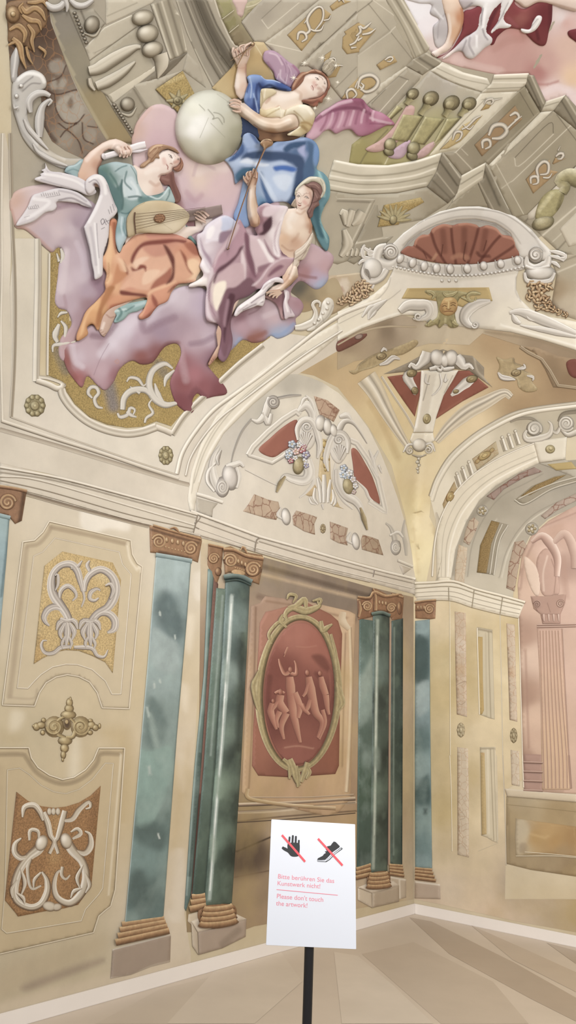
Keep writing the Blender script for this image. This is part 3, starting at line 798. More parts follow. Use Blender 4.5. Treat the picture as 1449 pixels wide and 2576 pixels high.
# pilaster on the right wall
w=thing('pilaster','flat blue-green pilaster just right of the room corner','pilaster','1062,2262')
p=Part()
p.poly('1044,1562 1081,1558 1082,1800 1087,2184 1044,2183 1043,1900','6f8f92',h=.004,base=.014,g=6,edge=4,smooth=False,grad='8aa8ab@1060,1580 54706f@1060,1620 4f6b68@1060,1690 8ba5a6@1062,1740 7a979a@1062,1800 5d7d7c@1062,1860 86a3a1@1062,1930 4d6a68@1066,2000 7f9f9c@1062,2060 6a8c8c@1064,2130 7fa0a2@1064,2170',strokes='''
p 3f5a5a 6 .5 : 1046,1600 1070,1605 1080,1630 1075,1700 1046,1720
p 9db4b4 6 .5 : 1046,1730 1080,1715 1080,1780 1050,1800
p 41605e 6 .5 : 1070,1950 1080,1960 1078,2020 1050,2020 1048,1990
p 3d5553 4 .7 : 1066,2036 1074,2034 1073,2048 1067,2048
c 5d7a7a 3 .7 : 1081,1558 1082,1800 1087,2184''')
put(p,'shaft','green_marble',w)
p=Part()
p.poly('1043,1512 1097,1506 1095,1556 1082,1558 1044,1556','a5703a',h=.018,base=.006,g=4,edge=7,smooth=False,strokes='c 6b4424 4 .6 : 1046,1536 1075,1534\nc d6a862 3 .7 : 1044,1514 1096,1509')
volute(p,'1080,1532',15,-20,-2.1,5)
for k in range(3):p.ell('%f,1528'%(1051+k*8),3.2,7,'b98a4c',0,h=.01,base=.02,rings=3,seg=9,hi='e0bd80',edgecol='6b4526')
p.line('1043,1516 1070,1512 1097,1510',6,CAP,h=.01,base=.02,n=4)
put(p,'capital','gilt',w,label='bronze-coloured capital with one volute')
p=Part();flat_base(p,(1044,2182),(1086,2186),(1098,2220),(1044,2213),4);put(p,'base','gilt',w,label='ochre stepped base')
p=Part();p.poly('1043,2216 1107,2224 1108,2262 1043,2260','bda68e',h=.008,base=.006,g=6,edge=4,smooth=False,strokes='c e6d8c2 4 .8 : 1043,2218 1107,2226');put(p,'plinth','stucco',w)
STW[1]=1.0
# ---------------------------------------------------------------- oval relief in the niche
F(480,1330,600)
w=thing('oval_relief','oval reddish relief of dancing figures in a gilt scroll frame, in the niche','relief','640,1700')
p=Part()
p.poly('365,470 420,450 450,410 700,440 960,500 1000,520 985,900 975,1449 970,1640 900,1720 830,1748 350,1640 310,1600 330,1100','c2a283',h=.006,base=.0045,g=8,edge=12,smooth=False,grad='a88c78@400,500 b5977c@350,1000 c0a080@340,1500 cdb090@960,700 d3b896@970,1100 c3a580@960,1500 b99a7a@600,1640',strokes='''
c 7d604c 12 .7 : 395,480 385,900 360,1449 350,1600
c dcc6a6 12 .7 : 965,600 965,900 950,1500
c 8d6f58 14 .6 : 460,440 700,480 940,540
c 86684f 10 .6 : 940,640 930,1000 920,1440''')
p.line('925,505 920,560 960,610','40,50,30','e6d6bc/b39a7c',h=.02,base=.008)
p.line('965,600 972,900 965,1200 955,1449 945,1600','26,30,28','a88c6e/e3d0b0/b59674',h=.01,base=.008)
p.line('345,1580 360,1640 600,1680 880,1700',24,'e0cba9/b39a78/8d7054',h=.01,base=.008)
put(p,'surround','old_plaster',w)
p=Part()
p.poly('420,570 455,505 520,490 690,440 850,520 895,560 920,640 908,1000 900,1440 878,1490 600,1510 410,1500 372,1440 380,1200 400,900','a0644c',h=.003,base=.0125,g=8,edge=6,smooth=False,grad='b07860@440,600 8f5844@500,1000 a2654c@420,1300 9c6048@880,700 96593f@880,1300 8d5440@600,1480')
put(p,'ground','fresco',w,label='brick red ground')
F(480,1330,600)
ov=lambda cx,cy,rx,ry,n=28,t=-3:' '.join('%f,%f'%(cx+rx*math.cos(k*2*math.pi/n)*math.cos(math.radians(t))-ry*math.sin(k*2*math.pi/n)*math.sin(math.radians(t)),cy+rx*math.cos(k*2*math.pi/n)*math.sin(math.radians(t))+ry*math.sin(k*2*math.pi/n)*math.cos(math.radians(t)))for k in range(n))
p=Part()
p.poly(ov(660,1002,212,432,t=2),'8f5245',h=.004,base=.0155,g=5,edge=8,grad='ad6c5a@640,650 a86452@760,700 8a4c40@560,1000 7d443a@780,1050 8f5243@640,1250 7a4238@520,1200 99594a@620,1380 84483c@560,850',strokes='''
c c48e72 10 .5 : 570,1330 650,1320 740,1335
c b87a64 8 .5 : 640,715 700,720 760,712
c 6b382e 26 .6 : 480,900 470,1050 500,1200
c 6b382e 20 .6 : 760,880 800,930 840,1000
p 6d3a30 12 .7 : 735,770 790,765 830,800 845,870 800,850 750,800
c a05f4c 10 .5 : 840,860 850,1000 830,1100''')
put(p,'oval_ground','fresco',w,label='dark red oval ground')
RC='d09a7c/b4745c/85503f'
fig=[('central dancer',[('600,900 605,960 610,1010','34,44,40'),('600,870 570,880 545,830 535,790','20,18,14,8'),('605,880 640,885 640,830 630,800','20,18,12,8'),('615,1000 620,1100 640,1200 665,1300','50,40,30,14'),('625,1000 660,1080 650,1150','40,34,20'),('650,1060 700,1110 720,1130','30,24,14'),('570,760 590,715 565,780','6,8,4')],(605,850,17)),('figure with drum',[('715,900 725,960 740,1040','30,44,40'),('720,930 700,990 680,1020','20,18,12'),('740,1040 760,1120 800,1180 770,1270','40,36,26,12'),('730,1040 700,1100 680,1060','26,20,10')],(708,868,17)),('crouching figure',[('545,1010 540,1060 580,1120','36,40,36'),('540,1040 500,1090 480,1130','22,20,14'),('580,1120 550,1200 565,1280','34,26,12'),('540,1110 520,1160 530,1210','28,22,12'),('510,1000 540,990 570,1000','12,20,12')],(545,985,18)),('figure at right',[('790,900 800,950 820,1010','24,34,30'),('820,1010 830,1090 840,1130','30,24,12'),('800,1100 815,1180 780,1280','20,18,10')],(785,872,15)),('bending figure at left',[('495,1060 485,1110 500,1160 520,1220','26,34,28,12')],(500,1040,13))]
for nm,ls,hd in fig:
 p=Part();[p.line(a,','.join(str(float(q)*1.3)for q in b.split(',')),RC,h=.014,base=.02,n=5,g=3)for a,b in ls];p.ell('%d,%d'%(hd[0],hd[1]+8),hd[2]*1.1,hd[2]*1.5,'a5654f',0,h=.014,base=.022,rings=3,seg=10,hi='c48e72',edgecol='6b382e')
 put(p,'carved_figure','fresco',w)
p=Part();GF='d0bd7c/a08a4a/bda862/6d5a2c'
p.line(ov(655,1000,240,462,t=2),'46,40,34,40,48,46,40,34,44,46','cdb878/9c8646/b8a25c/7d6834/5f4c26',h=.02,base=.018,closed=True,n=6)
for a,b in[('590,560 575,520 620,480 700,500 780,470 770,440','20,44,60,70,50,16'),('590,480 640,470 690,430 700,480','24,50,50,30'),('490,700 475,640 520,580 570,550','20,30,34,26'),('560,520 545,560 580,600','20,46,20'),('790,560 800,620 830,600 860,580','30,50,46,16'),('850,640 880,760 890,860','24,30,30'),('415,860 400,900 380,960 400,1060 430,1150','20,50,44,40,24'),('890,930 905,1000 920,1060 890,1110','30,60,50,24'),('600,1400 620,1449 640,1520 660,1560','50,60,50,30'),('710,1420 690,1480 670,1540','50,50,30'),('560,1400 600,1440 600,1520','30,46,20'),('640,1440 650,1500 650,1570','26,50,20'),('700,1440 720,1480 700,1520','26,40,16'),('585,430 600,400 640,410 620,450','12,30,30,10'),('740,440 790,430 780,470','16,30,12')]:
 p.line(a,','.join(str(float(q)*.72)for q in b.split(',')),GF,h=.018,base=.024,n=5,g=3)
put(p,'frame','gilt',w,label='gilt scroll frame')
# ---------------------------------------------------------------- right wall: pier, arch and painted view
F(0,0,1449)
t=Part()
t.poly('1041,1500 1130,1500 1312,1552 1318,1960 1275,1985 1270,2262 1449,2262 1449,2345 1300,2318 1108,2275 1042,2262','d9c8a6',h=0,base=.002,g=10,edge=4,smooth=False,skirt=False,grad='dccaa6@1110,1560 cdbb90@1108,1650 c9b587@1108,1750 cbb78b@1110,1900 c8b487@1110,2040 d8c6a5@1110,2150 e2d2b0@1150,1560 e0d0ac@1260,1650 ddcba6@1200,1850 decca8@1200,2050 d9c6a4@1200,2170 dccab0@1130,2240 d6c2a4@1200,2240 d6c0a6@1080,2270 d9c3a8@1240,2300 bfae98@1300,2230 c4b29b@1400,2280 c2b09a@1360,2240')
put(t,'trim_pier','old_plaster',kind='structure')
t=Part()
t.poly('1041,1505 1084,1558 1083,1900 1130,2000 1128,1510','cdbb92',h=0,base=.0012,g=10,smooth=False,skirt=False)
F(949,1400,500)
t.poly('272,188 555,178 720,236 1078,330 1030,450 700,372 522,318 272,322','e3d8c0',h=.014,base=.004,g=7,edge=6,smooth=False)
t.line('272,195 400,190 555,182 720,238 920,290 1078,335',20,'f4ecda/e4d8bf/a89a7c',h=.02,base=.014)
t.line('275,232 540,218 715,268 900,320 1060,358',9,'d0c3a8/94866a',h=.004,base=.016)
t.line('275,262 530,252 705,302 895,350 1045,385',8,'efe5d0/a4967a',h=.006,base=.015)
t.line('275,292 525,285 700,335 895,385 1035,415',8,'efe5d0/a4967a',h=.006,base=.015)
t.line('275,322 522,318 690,368 890,418 1030,446',10,'e3d6bd/a59575',h=.006,base=.012)
for a in('708,232 690,372','915,290 895,420','520,225 522,318'):t.line(a,6,'9c8e72',h=.002,base=.022,smooth=False)
put(t,'trim_impost','stucco',kind='structure')
t=Part()
t.line('528,320 530,800 532,1449',7,'efe4c9/c7b58c',h=.006,base=.004)
t.line('895,420 905,900 915,1449',7,'b9aa8a/e9dec4',h=.004,base=.004)
t.line('1030,450 1045,950 1058,1449',8,'f0e6d0/d9cbae',h=.006,base=.006)
F(949,1900,500)
t.line('528,0 540,300 545,700',7,'efe4c9/d0be97',h=.006,base=.004)
t.line('915,0 925,250 935,560 940,800',8,'a8977c/e6dac0',h=.004,base=.004)
t.line('870,0 880,620',6,'c4b493/ece1c8',h=.004,base=.004)
t.line('1058,0 1066,235',9,'f0e6d0/d9cbae',h=.006,base=.006)
t.line('735,700 880,640',4,'cfbf9f',h=.002,base=.003)
put(t,'trim_pier_edges','stucco',kind='structure')
def strip(label,pts,fr,at,hexv='d0b491',name='marble_strip',mat='pale_breccia',strokes=''):
 F(*fr);p=Part();p.poly(pts,hexv,h=.002,base=.005,g=6,edge=3,smooth=False,strokes=strokes)
 put(p,name,mat,None,label,'wall inlay','marble strips inlaid in the right pier','thing')
A5=(949,1400,500);A6=(949,1900,500)
strip('tall speckled marble strip, upper left on the right-hand pier below the cornice','565,400 645,412 650,900 655,1170 580,1150 570,800',A5,None,'cbb292',strokes='c a98a62 5 .8 : 570,400 570,800 580,1150\np d9c7b0 10 .6 : 575,600 640,620 640,700 590,700\np c6a06c 14 .5 : 580,780 640,800 640,860 580,860\nc 8e6f4e 5 .7 : 560,960 590,930 640,910 650,920\nc 8e6f4e 4 .6 : 580,1050 610,1080 640,1060')
strip('narrow speckled marble strip right of the yellow slot, upper half of the pier','942,487 1003,497 1012,900 1022,1205 965,1190 952,800',A5,None,'cbb497',strokes='c 9d8161 5 .8 : 944,490 952,800 965,1190\nc 8e6f4e 4 .6 : 955,720 985,740\np c39a6a 10 .4 : 960,800 1010,820 1010,880 965,880')
strip('speckled marble strip low on the pier, running down to bare plaster','583,-60 662,-50 668,300 668,745 585,725 584,300',A6,None,'d2bd9d',strokes='c a98a62 4 .7 : 584,0 586,700\nc 9c7f5e 4 .6 : 590,380 640,450 600,470\np b0845c 6 .5 : 590,380 605,390 600,410')
strip('short speckled marble strip beside the pink opening, low on the pier','972,-40 1034,-30 1038,225 980,215',A6,None,'cfbb9d')
w=thing('wall_slot','narrow recessed slot with a yellow back, upper part of the right-hand pier','recess','1225,1800',None)
F(*A5)
p=Part();p.poly('728,518 840,540 856,1188 815,1178 745,1152','cbbd9c',h=.002,base=.004,g=6,edge=3,smooth=False,strokes='c 8f7f62 14 .8 : 735,530 840,550\nc 9c8c6c 8 .8 : 812,550 816,800 828,1180\nc b9a98a 10 .7 : 790,560 798,1150\nc 94866a 7 .7 : 838,545 845,900 854,1185')
put(p,'recess','stucco',w)
p=Part();p.poly('734,585 768,586 770,900 778,1120 765,1150 745,1152','b8984e',h=.003,base=.006,g=5,edge=4,smooth=False,strokes='c d0b670 6 .6 : 745,600 750,1100');put(p,'back_panel','fresco',w,label='yellow back panel')
p=Part();p.line('728,518 738,900 745,1152',9,'efe5cd/d6c8a8',h=.006,base=.006);p.line('728,518 840,540',9,'9b8b6c/d8caab',h=.006,base=.006,smooth=False);put(p,'frame','stucco',w)
w=thing('wall_slot','narrow recessed slot with an ochre back, lower part of the right-hand pier','recess','1225,2110',None)
F(*A6)
p=Part();p.poly('748,-60 862,-62 878,640 838,625 800,600 757,585','d3c4a2',h=.002,base=.004,g=6,edge=3,smooth=False,strokes='c 8f7f62 12 .7 : 752,-48 860,-50\nc a1906f 7 .8 : 825,-40 838,300 850,625\nc 9a8a6c 6 .6 : 850,-40 860,300 872,630\nc e6d9bc 10 .7 : 805,-40 815,560')
put(p,'recess','stucco',w)
p=Part();p.poly('752,-20 782,-20 792,300 797,575 762,580 756,300','c2a565',h=.003,base=.006,g=5,edge=4,smooth=False,strokes='c b98e5c 12 .6 : 760,-20 780,0');put(p,'back_panel','fresco',w,label='ochre back panel')
def rosette(label,fr,c,rx,ry,rot=0,cols=('a88f52','d3bd7d','6f5a30'),group='small gilt rosettes',base=.006,n=8):
 F(*fr);w=thing('rosette',label,'rosette',c,group)
 p=Part();x,y=[float(q)for q in c.split(',')]
 p.ell(c,rx,ry,cols[0],rot,h=.010,base=base,edgecol=cols[2],rings=5,seg=20)
 for k in range(n):
  a=2*math.pi*k/n
  dx,dy=rx*.72*math.cos(a),ry*.72*math.sin(a);r=math.radians(rot)
  p.ell('%f,%f'%(x+dx*math.cos(r)-dy*math.sin(r),y+dx*math.sin(r)+dy*math.cos(r)),rx*.30,ry*.30,cols[0],0,h=.012,base=base+.004,rings=3,seg=10,hi=cols[1],edgecol=cols[2])
 put(p,'petals','gilt',w)
 p=Part();p.ell(c,rx*.5,ry*.5,cols[0],rot,h=.012,base=base+.012,hi=cols[1],edgecol=cols[2]);p.ell(c,rx*.2,ry*.2,cols[1],rot,h=.010,base=base+.02,rings=3,seg=12,edgecol=cols[2])
 put(p,'boss','gilt',w)
rosette('faded oval gilt rosette between the two left marble strips of the pier',A5,'610,1265',30,55,0,('c2ad78','d8c795','9a8455'))
rosette('oval gilt rosette between the marble strips at the edge of the pink opening',A5,'995,1305',27,56,0,('b39d66','d3bf88','7d6838'))
# ---- the pink painted view seen through the arch
F(0,0,1449)
w=thing('painted_colonnade','pink painted view of a fluted pilaster and vaults seen through the right arch','painted view','1400,1990')
p=Part()
p.poly('1318,1990 1306,1560 1302,1470 1312,1400 1335,1350 1380,1310 1449,1270 1465,1270 1465,1998','cfa990',h=0,base=.003,g=8,smooth=False,grad='c4a087@1325,1420 b58f78@1318,1600 b18b72@1325,1750 b48d75@1330,1900 d6b39a@1345,1500 d8b8a0@1345,1650 d5b296@1350,1800 d3ae92@1350,1880 dcb9a6@1380,1400 cfa996@1440,1330 b4907f@1420,1430 d5b19e@1445,1500 d4b09a@1440,1700 d5b096@1440,1900 c7a08a@1400,1330',strokes='''
c a8806b 6 .6 : 1322,1640 1330,1880
c b28a76 12 .5 : 1415,1400 1425,1500
c 9c7767 6 .5 : 1310,1480 1318,1420 1345,1360
c c9a592 8 .6 : 1330,1340 1449,1300
c ab8574 4 .6 : 1340,1335 1449,1290''')
put(p,'backdrop','fresco',w)
F(*A5)
p=Part()
p.poly('1070,0 1150,60 1190,160 1180,280 1140,270 1090,150','dcc0a9',h=.012,base=.005,g=5,smooth=True)
p.poly('1160,40 1230,-60 1300,40 1330,250 1290,280 1200,270','c49e8b',h=.012,base=.005,g=5,strokes='c e3c6b2 12 .7 : 1240,0 1210,120 1215,250\nc 94705f 7 .7 : 1270,20 1300,130 1290,260')
F(849,850,600)
p.line('1180,1240 1250,1205 1330,1320 1330,1449','20,60,50,40','e6cdbc/c29c8a/9c7767',h=.014,base=.006)
p.line('1290,1270 1380,1190 1440,1300 1449,1400','20,50,60,60','d9b9a6/b48f7e',h=.014,base=.006)
put(p,'vault_ribs','fresco',w)
F(*A5)
p=Part();p.poly('1165,525 1345,525 1395,1449 1405,1700 1202,1700 1190,1000','d0a98f',h=0,base=.008,g=6,smooth=False,grad='cda68f@1250,600 cfa98a@1270,1000 d3ad86@1290,1400')
for k in range(7):
 x0,x1=1185+k*22,1210+k*28
 p.line('%d,540 %d,1000 %d,1449 %d,1690'%(x0,x0*.55+x1*.45,x1,x1+6),9,'8f6850/b58d73/dcbba2',h=.004,base=.009,n=3)
p.line('1395,1449 1405,1600 1412,1690',16,'94705c/c29c84',h=.006,base=.008)
p.line('1345,525 1370,1000 1395,1449',10,'9a745e/cfa991',h=.006,base=.008)
put(p,'fluted_shaft','fresco',w)
p=Part();p.poly('1118,288 1230,290 1375,272 1370,340 1335,420 1335,490 1205,490 1190,420 1140,380','b58f7c',h=.014,base=.01,g=5,edge=14,smooth=False,strokes='c 8a6656 7 .7 : 1130,330 1170,400 1210,470\nc dcbfad 4 .7 : 1118,290 1230,292 1375,274\nc 8a6656 6 .6 : 1240,340 1260,400\nc 8a6656 6 .6 : 1205,420 1330,420')
p.spiral('1335,345',30,4,-20,-2,10,'e0c2ae/b58f7c/86614f',h=.01,base=.02)
p.spiral('1165,350',30,4,200,2,10,'d0ae9b/a37d6c/7a5748',h=.01,base=.02)
for k in range(4):p.line('%d,420 %d,470'%(1210+k*36,1215+k*36),'18,8','dcbfad/a57f6d',h=.008,base=.02,smooth=False)
put(p,'capital','fresco',w)
p=Part()
for k,y in enumerate((500,515)):p.line('1165,%d 1449,%d'%(y,y-6),10,'dfc2b0/b18a76/8f6a58',h=.008,base=.01,smooth=False)
put(p,'necking','fresco',w)
F(*A6)
p=Part()
for k in range(4):
 y=-10+k*68
 p.poly('1068,%d 1205,%d 1208,%d 1070,%d'%(y,y+6,y+68,y+62),'b18a78',h=.004,base=.006,g=6,edge=6,smooth=False)
 p.line('1066,%d 1206,%d'%(y+60,y+66),14,'d6b5a2/a57f6c/86614f',h=.008,base=.008,smooth=False)
put(p,'steps','fresco',w,label='pink painted steps')
# parapet
w=thing('painted_parapet','brown painted parapet with an ochre panel below the pink view','parapet','1400,2200')
p=Part()
p.poly('940,300 1460,345 1460,885 1120,835 940,790','ad9a7c',h=.004,base=.005,g=8,edge=6,smooth=False,grad='b3a283@1100,340 a89470@970,500 ad9a78@1100,420 a8926c@1300,440 a3906f@1020,700 a59170@1250,790 9c8665@1420,820',strokes='c 85734f 5 .7 : 945,360 1200,385 1449,412\nc 8d7b5c 16 .5 : 960,420 965,780\nc 8f7d5e 30 .4 : 1449,600 1449,800')
put(p,'body','old_plaster',w)
p=Part()
p.poly('1010,460 1449,520 1460,745 1200,715 1012,735 1005,600','b79a63',h=.002,base=.0115,g=7,edge=10,smooth=False,grad='b8a684@1040,560 bfa97e@1050,690 b7924f@1160,600 b58d4a@1300,620 c09a58@1250,560 ac8547@1420,600 a98a58@1350,700',strokes='p c7b694 16 .6 : 1010,480 1080,480 1110,560 1060,690 1010,720\np 9a8466 14 .6 : 1035,650 1080,640 1090,700 1040,710\nc cba868 18 .6 : 1120,575 1220,600 1240,590')
put(p,'panel','fresco',w,label='ochre panel')
p=Part();p.line('1010,735 1100,735 1300,735 1460,748',8,'e2d4b6/b19d78',h=.006,base=.011);p.line('1075,705 1250,718 1449,738',5,'e2d4b6',h=.003,base=.012);put(p,'panel_edge','stucco',w)
p=Part();p.poly('928,243 1460,288 1460,345 945,302','cdbb9c',h=.018,base=.006,g=6,edge=10,smooth=False,strokes='c efe4cf 7 .9 : 928,246 1460,291\nc 8c7a5c 7 .8 : 945,298 1460,341');put(p,'rail','stucco',w)
# ---- the great arch of the right wall
F(849,850,600)
t=Part()
t.poly('690,1449 712,1300 780,1120 860,990 960,900 1080,830 1225,760 1460,740 1460,1015 1280,1100 1170,1200 1105,1330 1075,1449 1062,1640 960,1610 700,1560','b9ae97',h=0,base=.0032,g=8,smooth=False,skirt=False,grad='b7ad98@760,1400 aaa08a@900,1050 a49a85@1000,980 b0a590@1050,1200 aba08c@1200,950 9f9684@1400,880 bab09b@960,1300 c9bea6@800,1500 c3b8a0@1000,1500 aca28f@1300,1020',strokes='''
c 8d8472 7 .6 : 790,1449 820,1250 900,1080 1000,960 1150,880 1240,830
c d6cdb8 8 .7 : 1000,1449 1040,1300 1120,1170 1230,1070 1449,960
c 8d8472 6 .6 : 985,1449 1025,1300 1105,1160 1220,1055 1449,945
c cfc6b1 8 .6 : 870,1440 900,1280 960,1110
c 8b816e 22 .5 : 700,1440 730,1300 800,1130 880,1010 980,920''')
put(t,'arch_soffit','fresco',kind='structure')
t=Part()
t.poly('600,1460 600,1200 640,1050 720,920 830,820 960,730 1100,660 1195,628 1225,760 1080,830 960,900 860,990 780,1120 715,1290 690,1460','ddd2ba',h=.01,base=.006,g=7,edge=6,smooth=False,strokes='''
c a89d88 6 .7 : 655,1449 665,1250 720,1090 800,970 910,870 1050,790 1215,720
c f3ecdc 8 .8 : 670,1449 685,1270 740,1100 820,985 930,885 1070,805 1215,735
c a89d88 5 .6 : 630,1449 640,1220 680,1080 760,950 880,850 1020,770 1205,690''')
t.line('575,1449 590,1250 625,1100 700,960 800,850 930,760 1070,690 1195,640',12,'9d927e/efe7d6/d0c5ae',h=.012,base=.01)
F(949,1400,500)
t.poly('480,0 520,-20 530,180 440,186','e4d9bf',h=.006,base=.004,g=6,edge=6,smooth=False)
t.line('430,180 460,60 470,0',10,'cfc3a8/8f846c',h=.006,base=.008)
put(t,'arch_band','stucco',kind='structure')
F(849,850,600)
t=Part()
t.poly('560,960 600,850 680,720 800,610 920,530 1060,460 1200,425 1460,392 1460,590 1195,628 1100,660 960,730 830,820 720,920 640,1050 610,1160','d0c5ab',h=0,base=.003,g=8,smooth=False,skirt=False,grad='e0d6c0@650,900 d0c6ae@760,840 d8cdb3@900,640 c9bda2@1050,560 cbbfa5@980,650 b3a68b@1100,500 b5a98f@1449,450 beb298@1250,470')
t.line('560,960 600,850 680,720 800,610 920,530 1060,460 1200,425 1460,392',16,'8f8571/c9bea8/efe8d8',h=.012,base=.006)
t.line('575,990 618,870 700,740 820,630 940,552 1080,482 1210,447 1460,415',22,'f3eddf/e2d8c3/b3a68c',h=.01,base=.005)
t.line('600,1060 612,1140 600,1190','10,30,10','a89c86/d9ceb8',h=.01,base=.005)
put(t,'arch_archivolt','stucco',kind='structure')
w=thing('arch_keystone','cream wedge keystone with a gold rosette crowning the right arch','keystone','1300,760')
p=Part();p.poly('1190,628 1395,600 1385,737 1225,760','d9d0bb',h=.02,base=.01,g=5,edge=6,smooth=False);put(p,'face','stucco',w)
p=Part();p.poly('1225,762 1385,738 1460,800 1460,860 1400,830','b3aa96',h=.006,base=.008,g=6,edge=5,smooth=False);p.poly('1275,768 1420,752 1455,795 1330,805','b59c58',h=.002,base=.016,g=5,edge=3,smooth=False);put(p,'underside','fresco',w,label='underside with an ochre panel')
p=Part()
p.ell('1292,676',34,30,'ad9a55',0,h=.012,base=.03,edgecol='7c6c38',hi='d6c68a');p.ell('1296,672',16,14,'c2ae68',0,h=.012,base=.04,edgecol='7c6c38',hi='e0d29a')
put(p,'rosette','gilt',w,label='gold rosette')
for lab,x,y,r,dirn in[('pale volute scroll left above the arch keystone',1195,552,46,-1),('pale volute scroll right above the arch keystone',1390,520,46,1)]:
 p=Part()
 p.ell('%d,%d'%(x,y),r*1.1,r*1.05,'c8c0b1',0,h=.014,base=.01,edgecol='8b8273')
 p.spiral('%d,%d'%(x,y),r,5,30,2.3*dirn,15,'e9e3d6/c4bcad/8a8172',h=.014,base=.02)
 if dirn<0:
  p.line('1150,560 1135,590 1155,620 1230,612 1290,585 1300,530 1280,505','14,30,40,44,36,24,8','e6dfd1/c1b8a8/d9d0c0/968c7c',h=.016,base=.012)
  p.line('1050,510 1100,490 1180,490 1235,530','10,16,16,10','7e735f/a99d88',h=.006,base=.012)
 else:
  p.line('1350,545 1330,575 1300,560','20,26,8','e6dfd1/c1b8a8/968c7c',h=.014,base=.012)
  p.line('1340,505 1370,460 1460,445','10,22,26','6f6450/9a8e79',h=.006,base=.012)
  p.line('1360,560 1400,590 1460,570','14,30,34','e6dfd1/c1b8a8/968c7c',h=.014,base=.012)
 put(p,'volute','stucco',None,lab,'scroll ornament','volutes above the keystone','thing')
def plaque(label,pts,hexv,mat='pale_breccia',cat='plaque',name='plaque',group=None,strokes='',extra=None,smooth=False,g=5):
 p=Part();p.poly(pts,hexv,h=.003,base=.007,g=g,edge=4,smooth=smooth,strokes=strokes)
 if extra:extra(p)
 return put(p,name,mat,None,label,cat,group,'thing')
def gl(p,pts,wd,b=.012):p.line(pts,wd,'dcc888/ab9150/6d5728',h=.008,base=b,n=4)
plaque('ochre frieze plaque high on the arch, between two sets of white flutes','818,735 962,628 980,705 848,805','b9a67c','pale_breccia',group='ochre plaques of the arch frieze',strokes='c 7f6b3e 5 .7 : 818,735 962,628',extra=lambda p:(p.ell('893,716',52,26,'b59a55',-30,h=.012,base=.01,hi='dcc888',edgecol='6d5728'),p.ell('893,714',24,15,'c9b06a',-30,h=.012,base=.018,edgecol='6d5728'),p.ell('850,750',20,14,'b39a5c',-40,h=.01,base=.01,edgecol='7d6636'),p.ell('938,682',20,14,'b39a5c',-40,h=.01,base=.01,edgecol='7d6636')))
plaque('ochre frieze plaque low on the arch, near its left springing','662,955 710,870 738,950 650,1055 638,1010','b39a68','pale_breccia',group='ochre plaques of the arch frieze',strokes='c 7f6b3e 5 .7 : 640,1000 710,875',extra=lambda p:(p.ell('685,965',26,40,'b0954e',30,h=.012,base=.01,hi='dcc888',edgecol='6d5728'),p.ell('685,963',12,18,'c9b06a',30,h=.012,base=.018,edgecol='6d5728')))
k=0
for lab,pl in[('trio',[(1010,650),(1050,635),(1090,612)]),('trio',[(735,870),(770,835),(808,800)])]:
 for i,(x,y)in enumerate(pl):
  nth=['leftmost','middle','rightmost'][i]
  p=Part();ax=-0.42
  p.line('%d,%d %d,%d'%(x-10,y-42,x+14,y+34),'14,18','f3eee2/d4cab6/9a8f7a',h=.012,base=.008,smooth=False)
  p.ell('%d,%d'%(x-10,y-46),12,12,'d9d0bd',0,h=.014,base=.01,edgecol='948a76',rings=3,seg=10)
  p.line('%d,%d %d,%d'%(x-22,y-30,x+2,y+40),'8,10','a2967f',h=.004,base=.006,smooth=False)
  put(p,'flute','stucco',None,'%s of three white flutes %s the upper ochre frieze plaque'%(nth,'right of' if k==0 else 'below left of'),'flute','white flutes of the arch frieze','thing')
 k+=1
plaque('large reddish veined marble panel in the arch soffit, just below the keystone','905,962 990,900 1110,820 1195,785 1245,812 1130,850 1010,920 950,985','9f8577','breccia','soffit panel','soffit_panel','marble panels of the arch soffit',strokes='c 6d5548 8 .6 : 905,962 1110,820 1195,785')
plaque('veined marble panel in the arch soffit, left haunch','800,1110 830,1090 860,1120 830,1200 800,1260 765,1240 775,1180','bfa98c','breccia','soffit panel','soffit_panel','marble panels of the arch soffit')
plaque('veined marble panel in the arch soffit, at its left springing','735,1255 790,1275 785,1340 770,1480 770,1520 710,1500 715,1400','c9b596','pale_breccia','soffit panel','soffit_panel','marble panels of the arch soffit')
plaque('small veined marble panel on the inner soffit ring, low left','1075,1240 1130,1230 1150,1260 1110,1340 1090,1449 1075,1540 1025,1520 1040,1380','b39a80','breccia','soffit panel','soffit_panel','marble panels of the arch soffit')
plaque('veined marble panel on the inner soffit ring, upper right edge','1235,1080 1330,1000 1460,940 1460,985 1340,1045 1260,1100','b09a88','breccia','soffit panel','soffit_panel','marble panels of the arch soffit')
def slot(label,pts,gold,lines):
 w=thing('coffer',label,'coffer',pts.split()[0],'gold-backed coffers of the arch soffit')
 p=Part();p.poly(pts,'9b9079',h=.002,base=.006,g=6,edge=3,smooth=False);[p.line(l,10,'d9d0bc/8a806c',h=.006,base=.009)for l in lines];put(p,'frame','stucco',w)
 p=Part();p.poly(gold,'94773c',h=.002,base=.010,g=5,edge=3,smooth=False,strokes='c 6b5528 10 .5 : '+' '.join(gold.split()[:2]));put(p,'back_panel','mosaic',w,label='gold mosaic back')
slot('tall coffer with a gold back, left side of the arch soffit','935,1108 1040,1135 985,1240 950,1440 845,1425 865,1260','935,1110 985,1122 935,1250 905,1430 848,1425 868,1260',['1035,1135 980,1240 948,1440','1000,1130 955,1240 925,1435'])
slot('curved coffer with a gold back, upper right in the arch soffit','1075,985 1180,900 1320,840 1460,810 1460,870 1300,920 1140,1012','1112,962 1200,895 1320,845 1390,832 1280,895 1170,955',['1075,985 1140,1010 1300,920 1460,870','1100,980 1180,940 1300,890 1460,845'])
